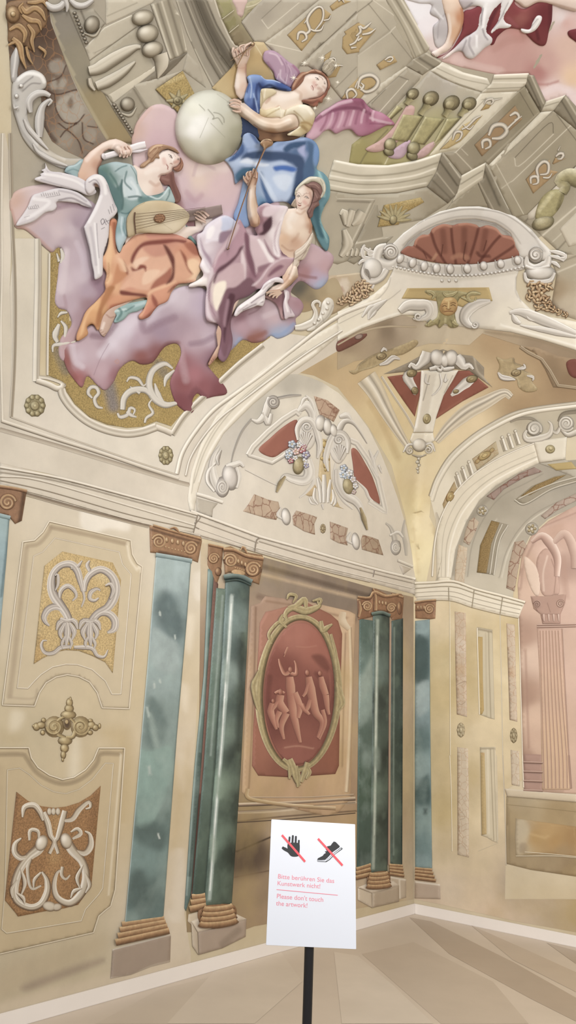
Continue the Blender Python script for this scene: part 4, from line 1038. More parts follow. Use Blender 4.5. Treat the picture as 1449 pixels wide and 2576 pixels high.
def soffit_ros(label,x,y,r):
 p=Part();p.ell('%d,%d'%(x,y),r*1.2,r*1.15,'cfc4ae',-30,h=.008,base=.008,edgecol='8c816c')
 for k in range(5):p.ell('%f,%f'%(x+r*.5*math.cos(k*1.26),y+r*.5*math.sin(k*1.26)),r*.42,r*.36,'a18a50',k*72,h=.012,base=.014,rings=3,seg=10,hi='d6c48a',edgecol='5f4d28')
 put(p,'rosette','gilt',None,label,'rosette','gilt bosses of the arch soffit','thing')
soffit_ros('gilt boss on the inner soffit ring above the pink view',1180,1160,36)
soffit_ros('gilt boss in the arch soffit between two marble panels',880,1050,32)
# ---------------------------------------------------------------- the lunette above the niche
F(480,900,600)
t=Part()
t.poly('20,930 45,800 95,640 200,460 380,280 600,100 650,100 720,118 800,150 900,215 1000,320 1080,430 1150,570 1210,720 1260,860 1310,1030 1345,1200 1365,1345 1110,1268 420,1085 240,1015 55,950','d6cbb9',h=0,base=.0025,g=10,smooth=False,skirt=False,grad='d2c9ba@120,800 ddd3c2@300,750 c9c1b4@250,500 bfb8a9@450,300 bcb4a4@600,170 c1b9a8@750,160 e6dcc6@850,230 e2d8c4@700,300 dfd6c4@560,280 e3d9c6@980,400 e0d6c3@1100,620 ddd2bf@1200,850 d9cebb@1000,1000 d6ccba@700,950 d8cdba@400,1000 d3c8b6@900,1150 d5cab8@1250,1150')
put(t,'trim_lunette','fresco',kind='structure')  # grey top against bright cream: cast shadow and lamp light put into the colour
WT='eae5dc/d2cbc0/f0ebe2/b5ada2/d6cfc4/958c82';TW='8a8178/c2bab0/ebe6dd/d3ccc1'
def orn(name,label,cat,fn,mat='stucco',group=None):
 p=Part();fn(p);return put(p,name,mat,None,label,cat,group,'thing')
# border mouldings of the two red fields
def fields():
 for lab,red,mould in[('red lunette segment left of the central shell cartouche','412,560 480,490 560,420 640,375 650,420 655,500 600,545 560,570 495,605','350,592 380,540 470,450 560,375 640,325 665,345'),('red lunette segment right of the central shell cartouche','975,555 1010,560 1060,640 1110,740 1150,885 1095,860 1060,800 1000,745 985,650','965,500 1010,520 1080,620 1140,740 1185,935 1085,870')]:
  w=thing('red_field',lab,'painted panel',red.split()[4],'red fields of the lunette')
  p=Part();p.poly(red,'a2604c',h=.002,base=.006,g=6,edge=4,smooth=True,strokes='c b87a64 26 .4 : '+' '.join(red.split()[:3])+'\nc 8a4c3c 14 .4 : '+' '.join(red.split()[-3:]));put(p,'ground','fresco',w,label='brick red ground')
  p=Part();p.line(mould,34,'efe8dc/c9c1b4/e3dccf/a69e92',h=.012,base=.006,smooth=False);p.line(' '.join([mould.split()[0]]+(['495,640','560,600','590,570']if 'left' in lab else['340,590'][:0]+['965,500'][:0])),22,'efe8dc/cfc7ba/a69e92',h=.012,base=.006,smooth=False)if 'left' in lab else None;put(p,'moulding','stucco',w)
fields()
orn('scroll_moulding','long grey curling moulding at the upper left of the lunette','moulding',lambda p:(p.line('245,645 265,560 310,450 370,372','6,10,12,12','8b8378/b9b1a6',h=.006,base=.008),p.line('370,375 410,388 450,350 470,290 480,240','10,36,46,50,30',WT,h=.018,base=.008),p.line('440,330 470,400 490,340','20,34,20',WT,h=.014,base=.012),p.ell('500,270',42,44,'cfc8bd',0,h=.02,base=.01,edgecol='8a8178'),p.spiral('500,268',34,5,40,1.8,13,'b5ada4/77706a',h=.01,base=.024),p.line('530,245 600,232 672,228','16,16,8','77706a/a9a298/d9d2c7',h=.01,base=.01)))
orn('scroll_moulding','grey curling moulding at the upper right of the lunette','moulding',lambda p:(p.line('890,480 910,420 940,385 985,395 1030,450 1072,520','24,40,30,16,14,8','e8e2d8/c4bcb0/8f877c',h=.012,base=.008),p.line('905,360 950,350 975,378','20,40,12',WT,h=.012,base=.008)))
orn('acanthus_scroll','large pale acanthus volute at the left springing of the lunette','scroll ornament',lambda p:(p.line('178,535 140,600 130,680 150,760 190,830','8,30,50,60,40',WT,h=.018,base=.008),p.line('150,640 110,690 105,750 145,810','16,26,26,18',TW,h=.012,base=.012),p.line('185,560 165,610 170,650','10,26,10','8a8178/b5ada2/e0d9ce',h=.012,base=.012),p.ell('240,725',52,84,'d0c8c0',-8,h=.03,base=.01,hi='eee9e2',edgecol='8d857c'),p.ell('192,785',44,66,'c9c1b8',0,h=.02,base=.014,edgecol='857c74'),p.spiral('192,785',44,4,-60,2.3,14,'ebe6dd/c4bcb2/847b73',h=.014,base=.028,sx=.75),p.line('215,660 270,650 300,640 322,662','20,38,34,16',WT,h=.016,base=.014),p.line('275,650 290,720 278,790','14,40,18',WT,h=.014,base=.01)))
orn('acanthus_scroll','small faded acanthus scroll at the right springing of the lunette','scroll ornament',lambda p:(p.line('1185,1005 1215,1030 1240,1090 1250,1150','12,26,40,40','d9d1c4/b5ada0/c9c1b4/91897c',h=.012,base=.006),p.line('1300,985 1290,1060 1305,1130 1310,1200','8,20,26,16','cfc7ba/a39b8e',h=.01,base=.006),p.ell('1245,1150',34,52,'c2bab0',0,h=.016,base=.008,edgecol='8f877c'),p.spiral('1245,1150',30,4,0,2,11,'e3dcd0/a39b8e',h=.01,base=.02,sx=.7),p.line('1210,1080 1260,1060 1290,1090','12,20,12',WT,h=.01,base=.01)))
orn('leaf_spray','upright pale leaf spray at the right edge of the red segment','leaf ornament',lambda p:[p.line(a,b,WT,h=.012,base=.008)for a,b in[('1085,560 1100,600 1135,720','12,26,16'),('1140,565 1110,640 1130,715','10,22,14'),('1085,640 1110,680 1135,730','8,20,12'),('1155,680 1140,650 1160,700','8,16,8')]])
orn('cornice_fragment','short white cornice under the left acanthus volute','cornice',lambda p:(p.line('35,828 110,850 195,880','22,24,20','f6f1e6/ddd4c5/9d9283',h=.014,base=.006),p.poly('30,850 165,885 135,920 130,970 35,935','b9af9e',h=.004,base=.004,g=7,edge=6,smooth=False)))
orn('cornice_fragment','short white cornice under the right acanthus scroll','cornice',lambda p:(p.line('1258,1232 1350,1270',18,'f0eadd/d4cab9/9d9283',h=.012,base=.006,smooth=False),p.poly('1262,1255 1340,1282 1290,1320','c3b6a4',h=.004,base=.004,g=6,edge=4,smooth=False)))
# shells / cartouches
def cart(label,cx,cy,sx):
 w=thing('cartouche',label,'cartouche','%d,%d'%(cx,cy+60),'shell cartouches of the lunette')
 X=lambda x:cx+sx*x
 p=Part()
 p.poly(' '.join('%f,%f'%(X(x),cy+y)for x,y in[(-50,-60),(-30,-100),(10,-112),(45,-95),(62,-50),(60,10),(40,60),(5,85),(-25,60),(-50,10)]),'d8d1c6',h=.02,base=.008,g=5,strokes='')
 p.line(' '.join('%f,%f'%(X(x),cy+y)for x,y in[(-48,20),(-52,-50),(-20,-98),(25,-100),(55,-60),(75,0),(85,60),(70,130)]),'16,30,36,38,40,40,34,10',WT,h=.016,base=.018)
 p.spiral('%f,%f'%(X(5),cy-60),30,5,0,1.6*sx,11,'eee9e1/a59d93',h=.01,base=.03)
 put(p,'volute','stucco',w)
 p=Part()
 for k in range(6):
  a=-2.4+k*.34;p.line('%f,%f %f,%f'%(X(0),cy+60,X(46*math.cos(a)),cy+30+62*math.sin(a)),'8,16','f0ebe3/c2bab0/8f877e',h=.014,base=.022,smooth=False)
 put(p,'shell','stucco',w)
cart('left white shell cartouche crowning the lunette',700,480,1);cart('right white shell cartouche crowning the lunette',905,560,-1)
orn('crown_moulding','row of white bulging lobes linking the two shell cartouches','moulding',lambda p:([p.ell('%d,%d'%(x,y),rx,ry,'d6cfc4',r,h=.026,base=.012,hi='f4f0e8',edgecol='8a8178')for x,y,rx,ry,r in[(785,400,34,56,10),(830,420,30,54,-4),(868,445,26,44,-10)]],p.line('650,330 700,290 740,330 745,400','20,60,60,40',WT,h=.014,base=.008),p.line('700,230 735,270 760,360','10,34,20',WT,h=.012,base=.01),p.line('668,300 690,250 720,240','10,24,8',WT,h=.01,base=.01)))
plaque('reddish veined marble wedge at the very top of the lunette ornament','748,232 830,258 905,318 868,390 840,372 800,355 785,350 765,290','c2a183','breccia','plaque','plaque',None)
plaque('long veined marble plaque, leftmost of the four under the flower cornucopia','385,828 470,862 532,875 545,930 520,985 460,975 318,932 350,890','bfa487','breccia','plaque','plaque','marble plaques along the lunette foot')
plaque('veined marble plaque left of the small round stud','640,928 700,945 768,968 750,1010 755,1075 690,1055 622,1015 618,965','bba084','breccia','plaque','plaque','marble plaques along the lunette foot')
plaque('veined marble plaque right of the small round stud','845,995 900,1015 955,1035 945,1080 952,1140 895,1125 848,1100','bba186','breccia','plaque','plaque','marble plaques along the lunette foot')
plaque('veined marble plaque, rightmost of the four along the lunette foot','1045,1075 1100,1090 1140,1105 1170,1200 1110,1185 1040,1165 1032,1110','ad9273','breccia','plaque','plaque','marble plaques along the lunette foot')
for lab,x,y,rx,ry in[('white bulging knob between the two left marble plaques',578,965,30,55),('white bulging knob between the two right marble plaques',1002,1115,26,55)]:
 orn('knob',lab,'knob',lambda p:(p.ell('%d,%d'%(x,y),rx,ry,'d9d2c8',-8,h=.03,base=.008,hi='f4f0ea',edgecol='958d84'),p.line('%d,%d %d,%d %d,%d'%(x-28,y-55,x-50,y-10,x-22,y+15),'10,22,10',WT,h=.012,base=.008)),group='white knobs between the plaques')
rosette('tiny gilt stud between the middle marble plaques of the lunette',(480,900,600),'803,1038',18,30,0,('b09660','d3bd86','7a6338'))
# central pilaster strip with leaves
orn('ochre_strip','ochre strip with a gilt pendant hanging under the shell cartouches','painted strip',lambda p:(p.poly('790,490 850,500 845,600 850,720 870,830 905,905 930,918 860,900 800,760 775,720 785,600','cdb583',h=.002,base=.006,g=6,edge=4,smooth=False),p.poly('692,830 755,770 765,790 745,840 720,842','c4a878',h=.002,base=.006,g=6,edge=4,smooth=False),[p.ell('%d,%d'%(x,y),a,b,'b99a4c',0,h=.012,base=.01,rings=4,seg=12,hi='e0c987',edgecol='7c6230')for x,y,a,b in[(812,525,18,26),(815,570,14,24),(800,612,16,14),(830,618,16,14),(815,650,12,26),(818,680,8,14)]]),'fresco')
orn('acanthus_fan','white fan of acanthus leaves below the gilt pendant','leaf ornament',lambda p:[p.line(a,b,WT,h=.014,base=.009)for a,b in[('810,880 812,800 810,710','18,30,22'),('790,880 785,800 770,730','14,24,14'),('835,880 840,800 850,740','14,24,14'),('775,890 750,850 755,790','12,22,12'),('855,890 870,850 862,800','12,22,12'),('760,890 735,880 720,850','10,20,8'),('865,900 880,880 878,840','10,18,8'),('800,890 805,920','16,8')]])
for lab,a,b in[('thin white moulding left of the gilt pendant','700,640 740,700 745,760 700,820 660,850','10,16,20,16,8'),('thin white moulding right of the gilt pendant','880,640 870,720 890,800 930,870 985,920','10,20,24,20,10'),('white moulding under the right red segment','1005,745 1060,800 1090,860 1180,935','8,18,18,10'),('fine white incised line left of the ochre basket','330,680 430,730 500,765 540,780','4,6,6,4')]:
 orn('lunette_moulding',lab,'moulding',lambda p:p.line(a,b,'ece6dc/b9b1a5',h=.01,base=.006),group='fine mouldings of the lunette')
# cornucopias with flowers
def cornucopia(label,dx,dy,flip,curl,flowers):
 w=thing('cornucopia',label,'cornucopia',curl.split()[-1],'flower cornucopias of the lunette')
 p=Part();p.line(curl,'60,66,60,46,24,14',WT,h=.022,base=.012);put(p,'horn','stucco',w,label='white curling horn')
 p=Part();p.ell('%d,%d'%(dx,dy),36,56,'ad9a5e',10*flip,h=.026,base=.03,hi='d3c48c',edgecol='7d6c3a');put(p,'basket','gilt',w,label='ochre basket')
 t_=curl.split();p=Part();p.line(' '.join(t_[-3:]),'14,30,12','cdb983/a48c52/6d5a30',h=.014,base=.022);put(p,'tail','gilt',w,label='gilt horn tip')
 for k,(x,y,r,c)in enumerate(flowers):
  p=Part()
  for q in range(5):p.ell('%f,%f'%(x+r*.55*math.cos(q*1.257+k),y+r*.55*math.sin(q*1.257+k)),r*.55,r*.5,c,0,h=.014,base=.022+.002*(k%3),rings=3,seg=8,hi='eef0f4',edgecol='7d7a80')
  p.ell('%f,%f'%(x,y),r*.35,r*.35,'d9c9a0',0,h=.01,base=.034,rings=2,seg=8)
  put(p,'flower','fresco',w)
B_,W_,R_,V_='a3b4c9','d9d6d6','b5545a','9c94b4'
cornucopia('white cornucopia with an ochre basket of blue and red flowers, left side of the lunette',655,655,1,'705,620 722,700 690,745 620,735 575,720 545,760 522,815',[(615,525,26,B_),(600,580,26,'b9c6d4'),(640,570,24,'d9a898'),(675,555,28,R_),(700,590,26,V_),(660,530,20,W_),(690,630,22,W_),(608,625,20,R_),(702,655,20,V_),(635,610,18,W_),(690,540,18,'c08088'),(590,600,18,B_)])
cornucopia('white cornucopia with an ochre basket of blue flowers, right side of the lunette',955,780,-1,'900,680 905,760 940,830 1000,870 1030,910 1050,970 1072,1045',[(930,670,24,B_),(925,710,26,'b3c4d6'),(965,700,24,'dcdde0'),(985,740,22,'cfc4c8'),(1000,780,20,W_),(990,815,16,'c9a8a0'),(950,725,20,B_)])
STW[:]=[1.15,1.25]
# ---------------------------------------------------------------- the vault over the corner
F(0,0,1449)
t=Part()
t.poly('740,935 850,880 1000,815 1100,805 1250,835 1449,905 1465,905 1465,1015 1350,1030 1230,1070 1130,1150 1085,1250 1080,1300 1095,1330 1085,1400 1070,1478 1043,1455 1036,1390 1020,1300 985,1170 925,1070 850,975 790,945','dccaa2',h=0,base=.0012,g=12,smooth=False,skirt=False,grad='b9a17a@800,925 c2ab84@870,900 ccb894@960,850 cfbd9e@1080,840 d2c09c@1060,870 c9b088@880,970 d9c498@960,1050 e2d2a6@1010,1150 e4d6ab@1040,1280 e6d9b0@1060,1400 dfcca0@1000,1000 e0d0ac@1060,1190 decba6@1180,1060 c9b28c@1190,940 b89f7a@1300,960 a58b69@1400,900 a88e6b@1320,1020 9c8262@1430,960 b49a76@1250,860 e6d8b4@1070,1300',strokes='''
c b69a6c 12 .35 : 930,1010 960,1060 1000,1150
c a48a64 10 .4 : 1090,1250 1098,1300 1094,1340
c 8d7a58 3 .6 : 1045,1290 1060,1286
c 7d6b4c 3 .5 : 1052,1376 1054,1380
c c9b488 10 .4 : 1040,1330 1052,1440''')
put(t,'trim_vault_web','plaster',kind='structure')  # pale scallop of lamp light and brown cast shadow are put into the web's colours
F(849,850,600)
def mould_band(name,pts,wd,cols='f0e8d8/d3c7b0/e6dcc8/b9ac96/d9cdb6/a2957f',h=.01,base=.005,smooth=True):
 t=Part();t.line(pts,wd,cols,h=h,base=base,smooth=smooth);put(t,name,'stucco',kind='structure')
mould_band('trim_groin','175,240 230,320 300,450 370,570 425,655','130,100,70,40','c9ba9c/ddcfb2/a69a86/efe6d3/d6c8ac/b0a38c/e0d3b9')
mould_band('trim_groin','600,630 680,540 790,450 900,390 1010,335 1055,360','40,70,90,90,70,40','d6c8ac/b0a38c/e6dbc5/9c907c/dccfb4/c0b196/e0d3b9')
mould_band('trim_groin','268,235 340,350 420,470 470,560',14,'f0e8d8/b9ac96/d9cdb6')
t=Part()
t.poly('1110,50 1200,90 1260,190 1310,300 1460,310 1460,130 1350,110 1200,55','9b8467',h=.002,base=.005,g=8,edge=6,smooth=False,grad='a38c6f@1180,90 907a5f@1300,200 8d765a@1420,250 9d8669@1400,150',strokes='c 7d6a52 8 .6 : 1135,60 1200,100 1270,190\nc b8a488 8 .6 : 1300,300 1330,310 1449,310')
t.line('1110,55 1160,90 1240,130 1290,200 1340,290 1460,305',20,'c2b094/8d7b62/b3a084/7d6a52',h=.01,base=.008,smooth=False)
t.poly('1390,150 1420,130 1460,140 1460,240 1415,230 1395,190','7a4a40',h=.003,base=.01,g=6,edge=6)
put(t,'trim_vault_panel','plaster',kind='structure')
for lab,pts in[('left red triangle beside the vault console','303,236 420,220 510,205 500,350 470,478 400,380'),('right red triangle beside the vault console','735,200 800,198 918,300 760,385 598,492 640,350')]:
 p=Part();p.poly(pts,'96543f',h=.002,base=.008,g=6,edge=4,smooth=False,strokes='c a8684f 20 .5 : '+' '.join(pts.split()[3:5]))
 put(p,'red_triangle','fresco',None,lab,'painted panel','red triangles of the vault','thing')
t=Part();t.poly('430,150 520,100 640,70 740,100 820,110 890,180 890,240 940,300 800,200 640,180 470,200 330,215 280,220','94866f',h=.003,base=.0055,g=7,edge=8,smooth=False,strokes='c b8aa92 10 .7 : 830,110 850,200 910,260\nc 7a6c58 14 .5 : 600,80 700,90')
put(t,'trim_console_ground','fresco',kind='structure')
w=thing('vault_console','white hanging console with a draped shell head and a gilt rosette, on the vault groin','console','520,700')
p=Part();p.poly('508,198 735,196 700,260 645,350 600,480 580,575 460,575 480,480 500,350','e0d7c4',h=.016,base=.012,g=5,edge=10,smooth=False,strokes='c a79d8d 6 .7 : 560,230 520,380\nc f3eee3 10 .8 : 520,210 512,350 480,540\nc a79d8d 6 .6 : 700,230 650,330\nc b5ab9b 5 .6 : 455,572 585,574')
p.line('620,215 630,280 600,330 575,350','8,14,12,8',WT,h=.012,base=.026);p.line('540,220 535,270 560,280','8,16,8',WT,h=.012,base=.026);p.line('660,220 650,270 670,250','8,16,8',WT,h=.012,base=.026)
put(p,'strip','stucco',w)
p=Part()
for x,y,rx,ry,r in[(607,125,48,56,-20),(690,125,44,54,10),(650,140,30,44,0)]:p.ell('%d,%d'%(x,y),rx,ry,'d8d0c4',r,h=.04,base=.02,hi='f6f2ea',edgecol='948b7f')
p.line('435,180 450,160 480,180 530,130 545,85','14,30,40,70,60','f2eee6/cdc6bb/e6e0d6/a39b90',h=.024,base=.02)
p.line('825,190 800,165 770,175 750,150 725,110','14,30,44,66,50','f2eee6/cdc6bb/e6e0d6/a39b90',h=.024,base=.02)
p.line('560,190 600,180 630,150 640,190 690,185 710,180','20,30,26,20,28,14',WT,h=.018,base=.03)
p.line('600,180 625,200 640,180','10,22,10',WT,h=.014,base=.04)
put(p,'shell_head','stucco',w)
p=Part();p.ell('543,492',28,36,'b39d55',8,h=.014,base=.028,hi='dccb8a',edgecol='77642f');p.ell('543,490',12,18,'cdb770',8,h=.012,base=.04,edgecol='77642f');put(p,'rosette','gilt',w,label='gilt rosette')
p=Part();p.poly('455,578 580,576 590,625 560,640 450,640 440,620','e2d8c2',h=.014,base=.01,g=5,edge=8,smooth=False)
p.ell('497,650',46,44,'dfd6c6',0,h=.04,base=.012,hi='f6f2e8',edgecol='9a8f7d')
p.spiral('440,685',24,4,-90,-1.6,13,'efe8da/c3b8a4/8f8471',h=.014,base=.012);p.spiral('552,680',24,4,-90,1.6,13,'efe8da/c3b8a4/8f8471',h=.014,base=.012)
p.line('400,695 430,650 470,650','8,16,12',WT,h=.012,base=.01);p.line('592,690 570,640 530,650','8,16,12',WT,h=.012,base=.01)
p.line('455,710 497,722 540,708','8,16,8','c3b8a4/8f8471',h=.012,base=.012)
put(p,'foot','stucco',w)
p=Part();[p.ell('%d,%d'%(x,y),a,b,'c6bda9',0,h=.014,base=.006,rings=4,seg=10,hi='ece6d8',edgecol='857b69')for x,y,a,b in[(496,735,12,12),(488,755,14,12),(497,775,12,12),(488,795,12,10),(490,815,8,12)]];put(p,'pendant','stucco',w)
for lab,pts in[('gilt-flowered white leaf on the left red triangle',[('450,215',40,30),('425,235',30,30),('440,270',34,24),('470,320',26,30),('465,345',20,22)]),('gilt-flowered white leaf on the right red triangle',[('815,250',44,28),('780,275',40,22),('755,295',34,18),('720,325',24,16),('690,350',18,14)])]:
 w=thing('leaf_rosette',lab,'leaf ornament',pts[0][0],'gilt-flowered leaves on the red triangles')
 p=Part();a=' '.join(q[0]for q in pts);p.line(a,'50,64,50,44,16','f0ece4/c3bbb0/e3ddd3/9a9186',h=.014,base=.012);put(p,'leaf','stucco',w)
 for q in(pts[0],pts[3]):
  p=Part();p.ell(q[0],q[1]*.9,q[2]*.9,'9c8444',-15,h=.014,base=.026,hi='c9b36c',edgecol='5f4e22');p.ell(q[0],q[1]*.4,q[2]*.4,'b59c55',-15,h=.012,base=.036,edgecol='4f4019');put(p,'gilt_flower','gilt',w)
for lab,out,bos,sc in[('long lobed gilt plaque with foliage, upper left on the vault web','70,200 110,195 130,160 200,110 260,85 330,65 420,30 470,10 492,30 460,65 400,100 350,110 300,125 280,150 220,180 150,200 100,222','268,112',[('255,165 300,150 340,120 380,130','10,30,34,10'),('265,85 285,65 300,80','8,20,8')]),('lobed gilt plaque with scrolls, right of the console on the vault web','965,115 1010,130 1070,120 1080,150 1130,170 1140,200 1190,225 1180,260 1215,315 1150,330 1100,300 1085,250 1030,240 975,215 985,170','1085,212',[('975,210 1000,240 1060,250 1080,255','10,34,30,10'),('1090,190 1140,180 1130,160','10,24,8'),('1150,230 1190,240 1185,260','8,22,8')])]:
 w=thing('gilt_plaque',lab,'plaque',bos,'gilt plaques of the vault web')
 p=Part();p.poly(out,'b59a5c',h=.008,base=.006,g=5,edge=10,strokes='c 7d6534 16 .6 : '+' '.join(out.split()[2:6])+'\nc d3bd85 14 .6 : '+' '.join(out.split()[-5:-1]));put(p,'ground','gilt',w)
 p=Part();p.ell(bos,36,24,'a5894a',-15,h=.014,base=.014,hi='cdb678',edgecol='5f4c24');p.ell(bos,16,11,'b59a58',-15,h=.012,base=.026,edgecol='54421e');put(p,'boss','gilt',w)
 for l,wd in sc:
  p=Part();p.line(l,wd,'ded8cf/b3aaa0/e6e0d7/8a8177',h=.012,base=.014);put(p,'scroll','stucco',w)
# ---- the broad white arch over the lunette, with shell and mask
F(849,400,600)
t=Part()
t.poly('0,928 120,880 220,820 300,750 335,680 330,640 720,700 1110,650 1088,720 1085,790 1110,850 1170,910 1270,955 1460,990 1460,1165 1250,1100 1050,1050 860,1030 560,1000 470,950 390,948 300,975 150,1030 0,1108','e2dac9',h=.012,base=.008,g=9,edge=8,smooth=False,grad='e6ddc8@60,1010 e9e0cc@250,900 e4dccd@400,720 dfd8cb@700,730 e3dccf@1000,720 e6decb@1000,950 e8dfca@1300,1060 d9d0c0@900,900',strokes='''
c b3aa9a 5 .6 : 0,1005 150,930 300,860 380,800 
c f6f1e4 10 .8 : 0,1090 150,1012 300,958 400,930 520,920
c b9b0a2 6 .6 : 330,690 300,790 200,880 0,960
c c4bba9 16 .5 : 350,680 560,720 720,730 900,715 1080,690
c b3aa9a 5 .5 : 1040,900 1150,960 1449,1040
c f6f1e4 10 .7 : 1000,1010 1200,1065 1460,1140
c aaa193 10 .5 : 1085,720 1082,800 1110,860''')
F(480,900,600)
t.poly('900,-135 740,0 600,100 380,280 200,460 95,640 42,800 20,935 -5,930 -20,860 0,700 60,520 150,360 260,230 400,100 560,-20 700,-110 890,-215','e2d9c6',h=.012,base=.008,g=9,edge=6,smooth=False,strokes='''
c b0a693 6 .6 : 20,760 80,580 170,420 300,270 450,140 620,20 800,-95
c f5efe2 10 .8 : 30,850 60,720 120,560 230,400 400,230 580,80 760,-40
c b0a693 5 .5 : 5,820 30,680 90,520 190,370 330,225 500,90 700,-45''')
F(0,600,600)
t.line('1075,1430 1110,1300 1190,1170 1300,1040 1449,930 1600,820 1787,671 2053,475 2318,372',26,'cfc5b3/f3ecdf/d6ccba/a3988a',h=.012,base=.012)
t.line('1130,1440 1160,1330 1240,1200 1340,1090 1449,1005 1640,860 1860,700 2080,560',12,'f3ecdf/b3a898',h=.008,base=.022)
put(t,'arch_rib','stucco',kind='structure')
F(849,400,600)
t=Part()
t.poly('0,1108 150,1032 300,976 400,948 550,1000 860,1030 1050,1052 1250,1102 1460,1168 1460,1260 1100,1130 880,1060 800,1130 560,1120 300,1190 100,1230 0,1280','bfae8f',h=0,base=.0045,g=9,smooth=False,skirt=False,grad='a08868@60,1130 ae9878@200,1060 b8a488@400,1010 cdbd9f@600,1060 cbb999@800,1060 b39c79@1000,1080 a1896a@1250,1130 9d8565@1400,1180 cbb998@700,1120 8f7a60@300,1040 b8a27c@60,1230',strokes='c 94805f 14 .5 : 0,1125 150,1050 330,985\nc 94805f 12 .5 : 900,1050 1200,1100 1449,1180')
t.poly('0,1110 80,1080 180,1060 150,1100 60,1150 0,1170','7d4c3c',h=.002,base=.008,g=6,edge=4)
t.line('0,1130 150,1050 300,1018 480,1020',12,'a38d6e/ccb996',h=.006,base=.007)
t.ell('130,1080',30,18,'a3897a',-20,h=.01,base=.012,edgecol='5f3c32')
put(t,'arch_underside','fresco',kind='structure')
# shell pediment
w=thing('shell_pediment','white segmental pediment holding a red-brown scallop shell above the mask','pediment','740,715')
p=Part()
p.poly('330,520 400,450 500,380 620,320 740,290 860,288 980,310 1080,350 1180,430 1230,490 1300,560 1290,620 1120,600 1105,590 1050,450 960,390 840,365 720,370 600,400 500,450 430,500 385,560 370,600 260,580','dcd6cd',h=.022,base=.012,g=6,edge=14,smooth=False,strokes='''
c a69e94 7 .7 : 350,500 430,430 540,365 660,325 780,305 900,310 1010,335 1110,395 1200,480
c f6f3ed 12 .8 : 340,500 420,430 530,355 650,305 780,285 900,290
c b5ada3 8 .6 : 400,520 480,450 590,390 720,352 840,348 960,372 1050,430 1110,510
c 938b81 10 .6 : 330,500 350,470 370,440
c b5ada3 12 .5 : 1180,440 1220,510 1260,560''')
put(p,'cornice','stucco',w)
p=Part()
p.poly('385,560 430,500 500,450 600,400 720,370 840,365 960,390 1050,450 1105,590 1110,600 960,620 740,640 560,620 400,580','b0a89d',h=.0,base=.010,g=7,smooth=False,strokes='c 8d857b 16 .6 : 400,540 480,460 600,395 740,368 880,372 1000,420 1090,520')
put(p,'tympanum','fresco',w)
p=Part()
SH='5f2f24/8a5140/b3765c/a5664f/8a5140'
lobes=[('400,575 440,540',60),('480,520',90),('',0)]
p.poly('388,575 400,548 430,528 458,530 475,490 515,460 555,458 580,420 640,395 700,402 735,392 790,388 845,400 862,415 910,402 965,420 1000,458 1050,468 1082,500 1085,540 1112,560 1112,585 1040,605 900,630 760,640 620,632 480,605','a0634d',h=.012,base=.012,g=4.5,edge=14,smooth=True,strokes='''
c 6b3628 12 .75 -.004 : 720,640 700,520 690,405
c 6b3628 12 .75 -.004 : 790,640 830,520 858,415
c 6b3628 12 .75 -.004 : 660,640 600,540 570,450
c 6b3628 12 .75 -.004 : 860,630 940,520 1000,455
c 6b3628 12 .7 -.004 : 590,620 520,560 465,520
c 6b3628 12 .7 -.004 : 930,625 1030,560 1085,520
c c08468 12 .7 : 690,410 650,400 600,420 580,440
c c08468 12 .7 : 850,408 790,393 740,398
c c08468 12 .7 : 1000,460 960,425 900,408
c c08468 10 .7 : 470,520 490,480 550,462
c c08468 10 .7 : 1085,530 1070,490 1010,470
c 75402f 26 .5 : 640,440 650,560
c 75402f 26 .5 : 770,430 770,560
c 75402f 26 .5 : 900,440 880,560
c b57a5c 20 .7 : 700,600 740,585 790,600
c 5c2c20 6 .7 : 640,520 630,590
c 5c2c20 6 .7 : 780,510 765,600 775,620
c 5c2c20 6 .7 : 905,500 890,550
c 5c2c20 6 .6 : 520,560 540,600
c c08c68 12 .6 : 600,580 580,610
c 5c2c20 14 .6 : 850,570 870,590 920,590''')
put(p,'shell','fresco',w,label='red-brown scallop shell')
egg=[(372+0,605,22,32,30)]
eggs=[(382,607,24,36,30),(458,632,26,36,22),(528,652,26,36,14),(603,665,27,36,8),(686,670,27,36,0),(789,667,27,34,-4),(888,650,27,32,-8),(992,638,27,32,-12),(1095,616,26,32,-14)]
p=Part()
p.poly('345,600 380,575 470,605 600,634 740,642 900,632 1040,606 1118,588 1135,640 1128,672 1000,695 860,712 700,718 560,705 430,672 335,635','cdc6bc',h=.008,base=.014,g=6,edge=8,smooth=True,strokes='c a0988e 8 .6 : 360,640 480,680 640,705 800,708 960,690 1120,660\nc 8f877d 5 .5 : 350,610 470,640 600,660')
put(p,'cymatium','stucco',w)
for x,y,rx,ry,r in eggs:
 p=Part();p.ell('%d,%d'%(x,y),rx,ry,'d6cfc6',r,h=.028,base=.022,hi='f5f2ed',edgecol='948c83');p.line('%d,%d %d,%d %d,%d'%(x-rx*1.25,y-ry*.8,x-rx*1.1,y+ry*.7,x,y+ry*1.1),6,'948c83/dcd6cd',h=.006,base=.022,n=3)
 put(p,'egg','stucco',w)
for k in range(34):
 u=k/33.0;x=338+u*790;y=650+62*math.sin(math.pi*(u*.92+.02))+u*(-6)
 p=Part();p.ell('%f,%f'%(x,y),11,11,'d9d3ca',0,h=.014,base=.018,rings=3,seg=9,hi='f5f2ed',edgecol='8f877e');put(p,'bead','stucco',w)
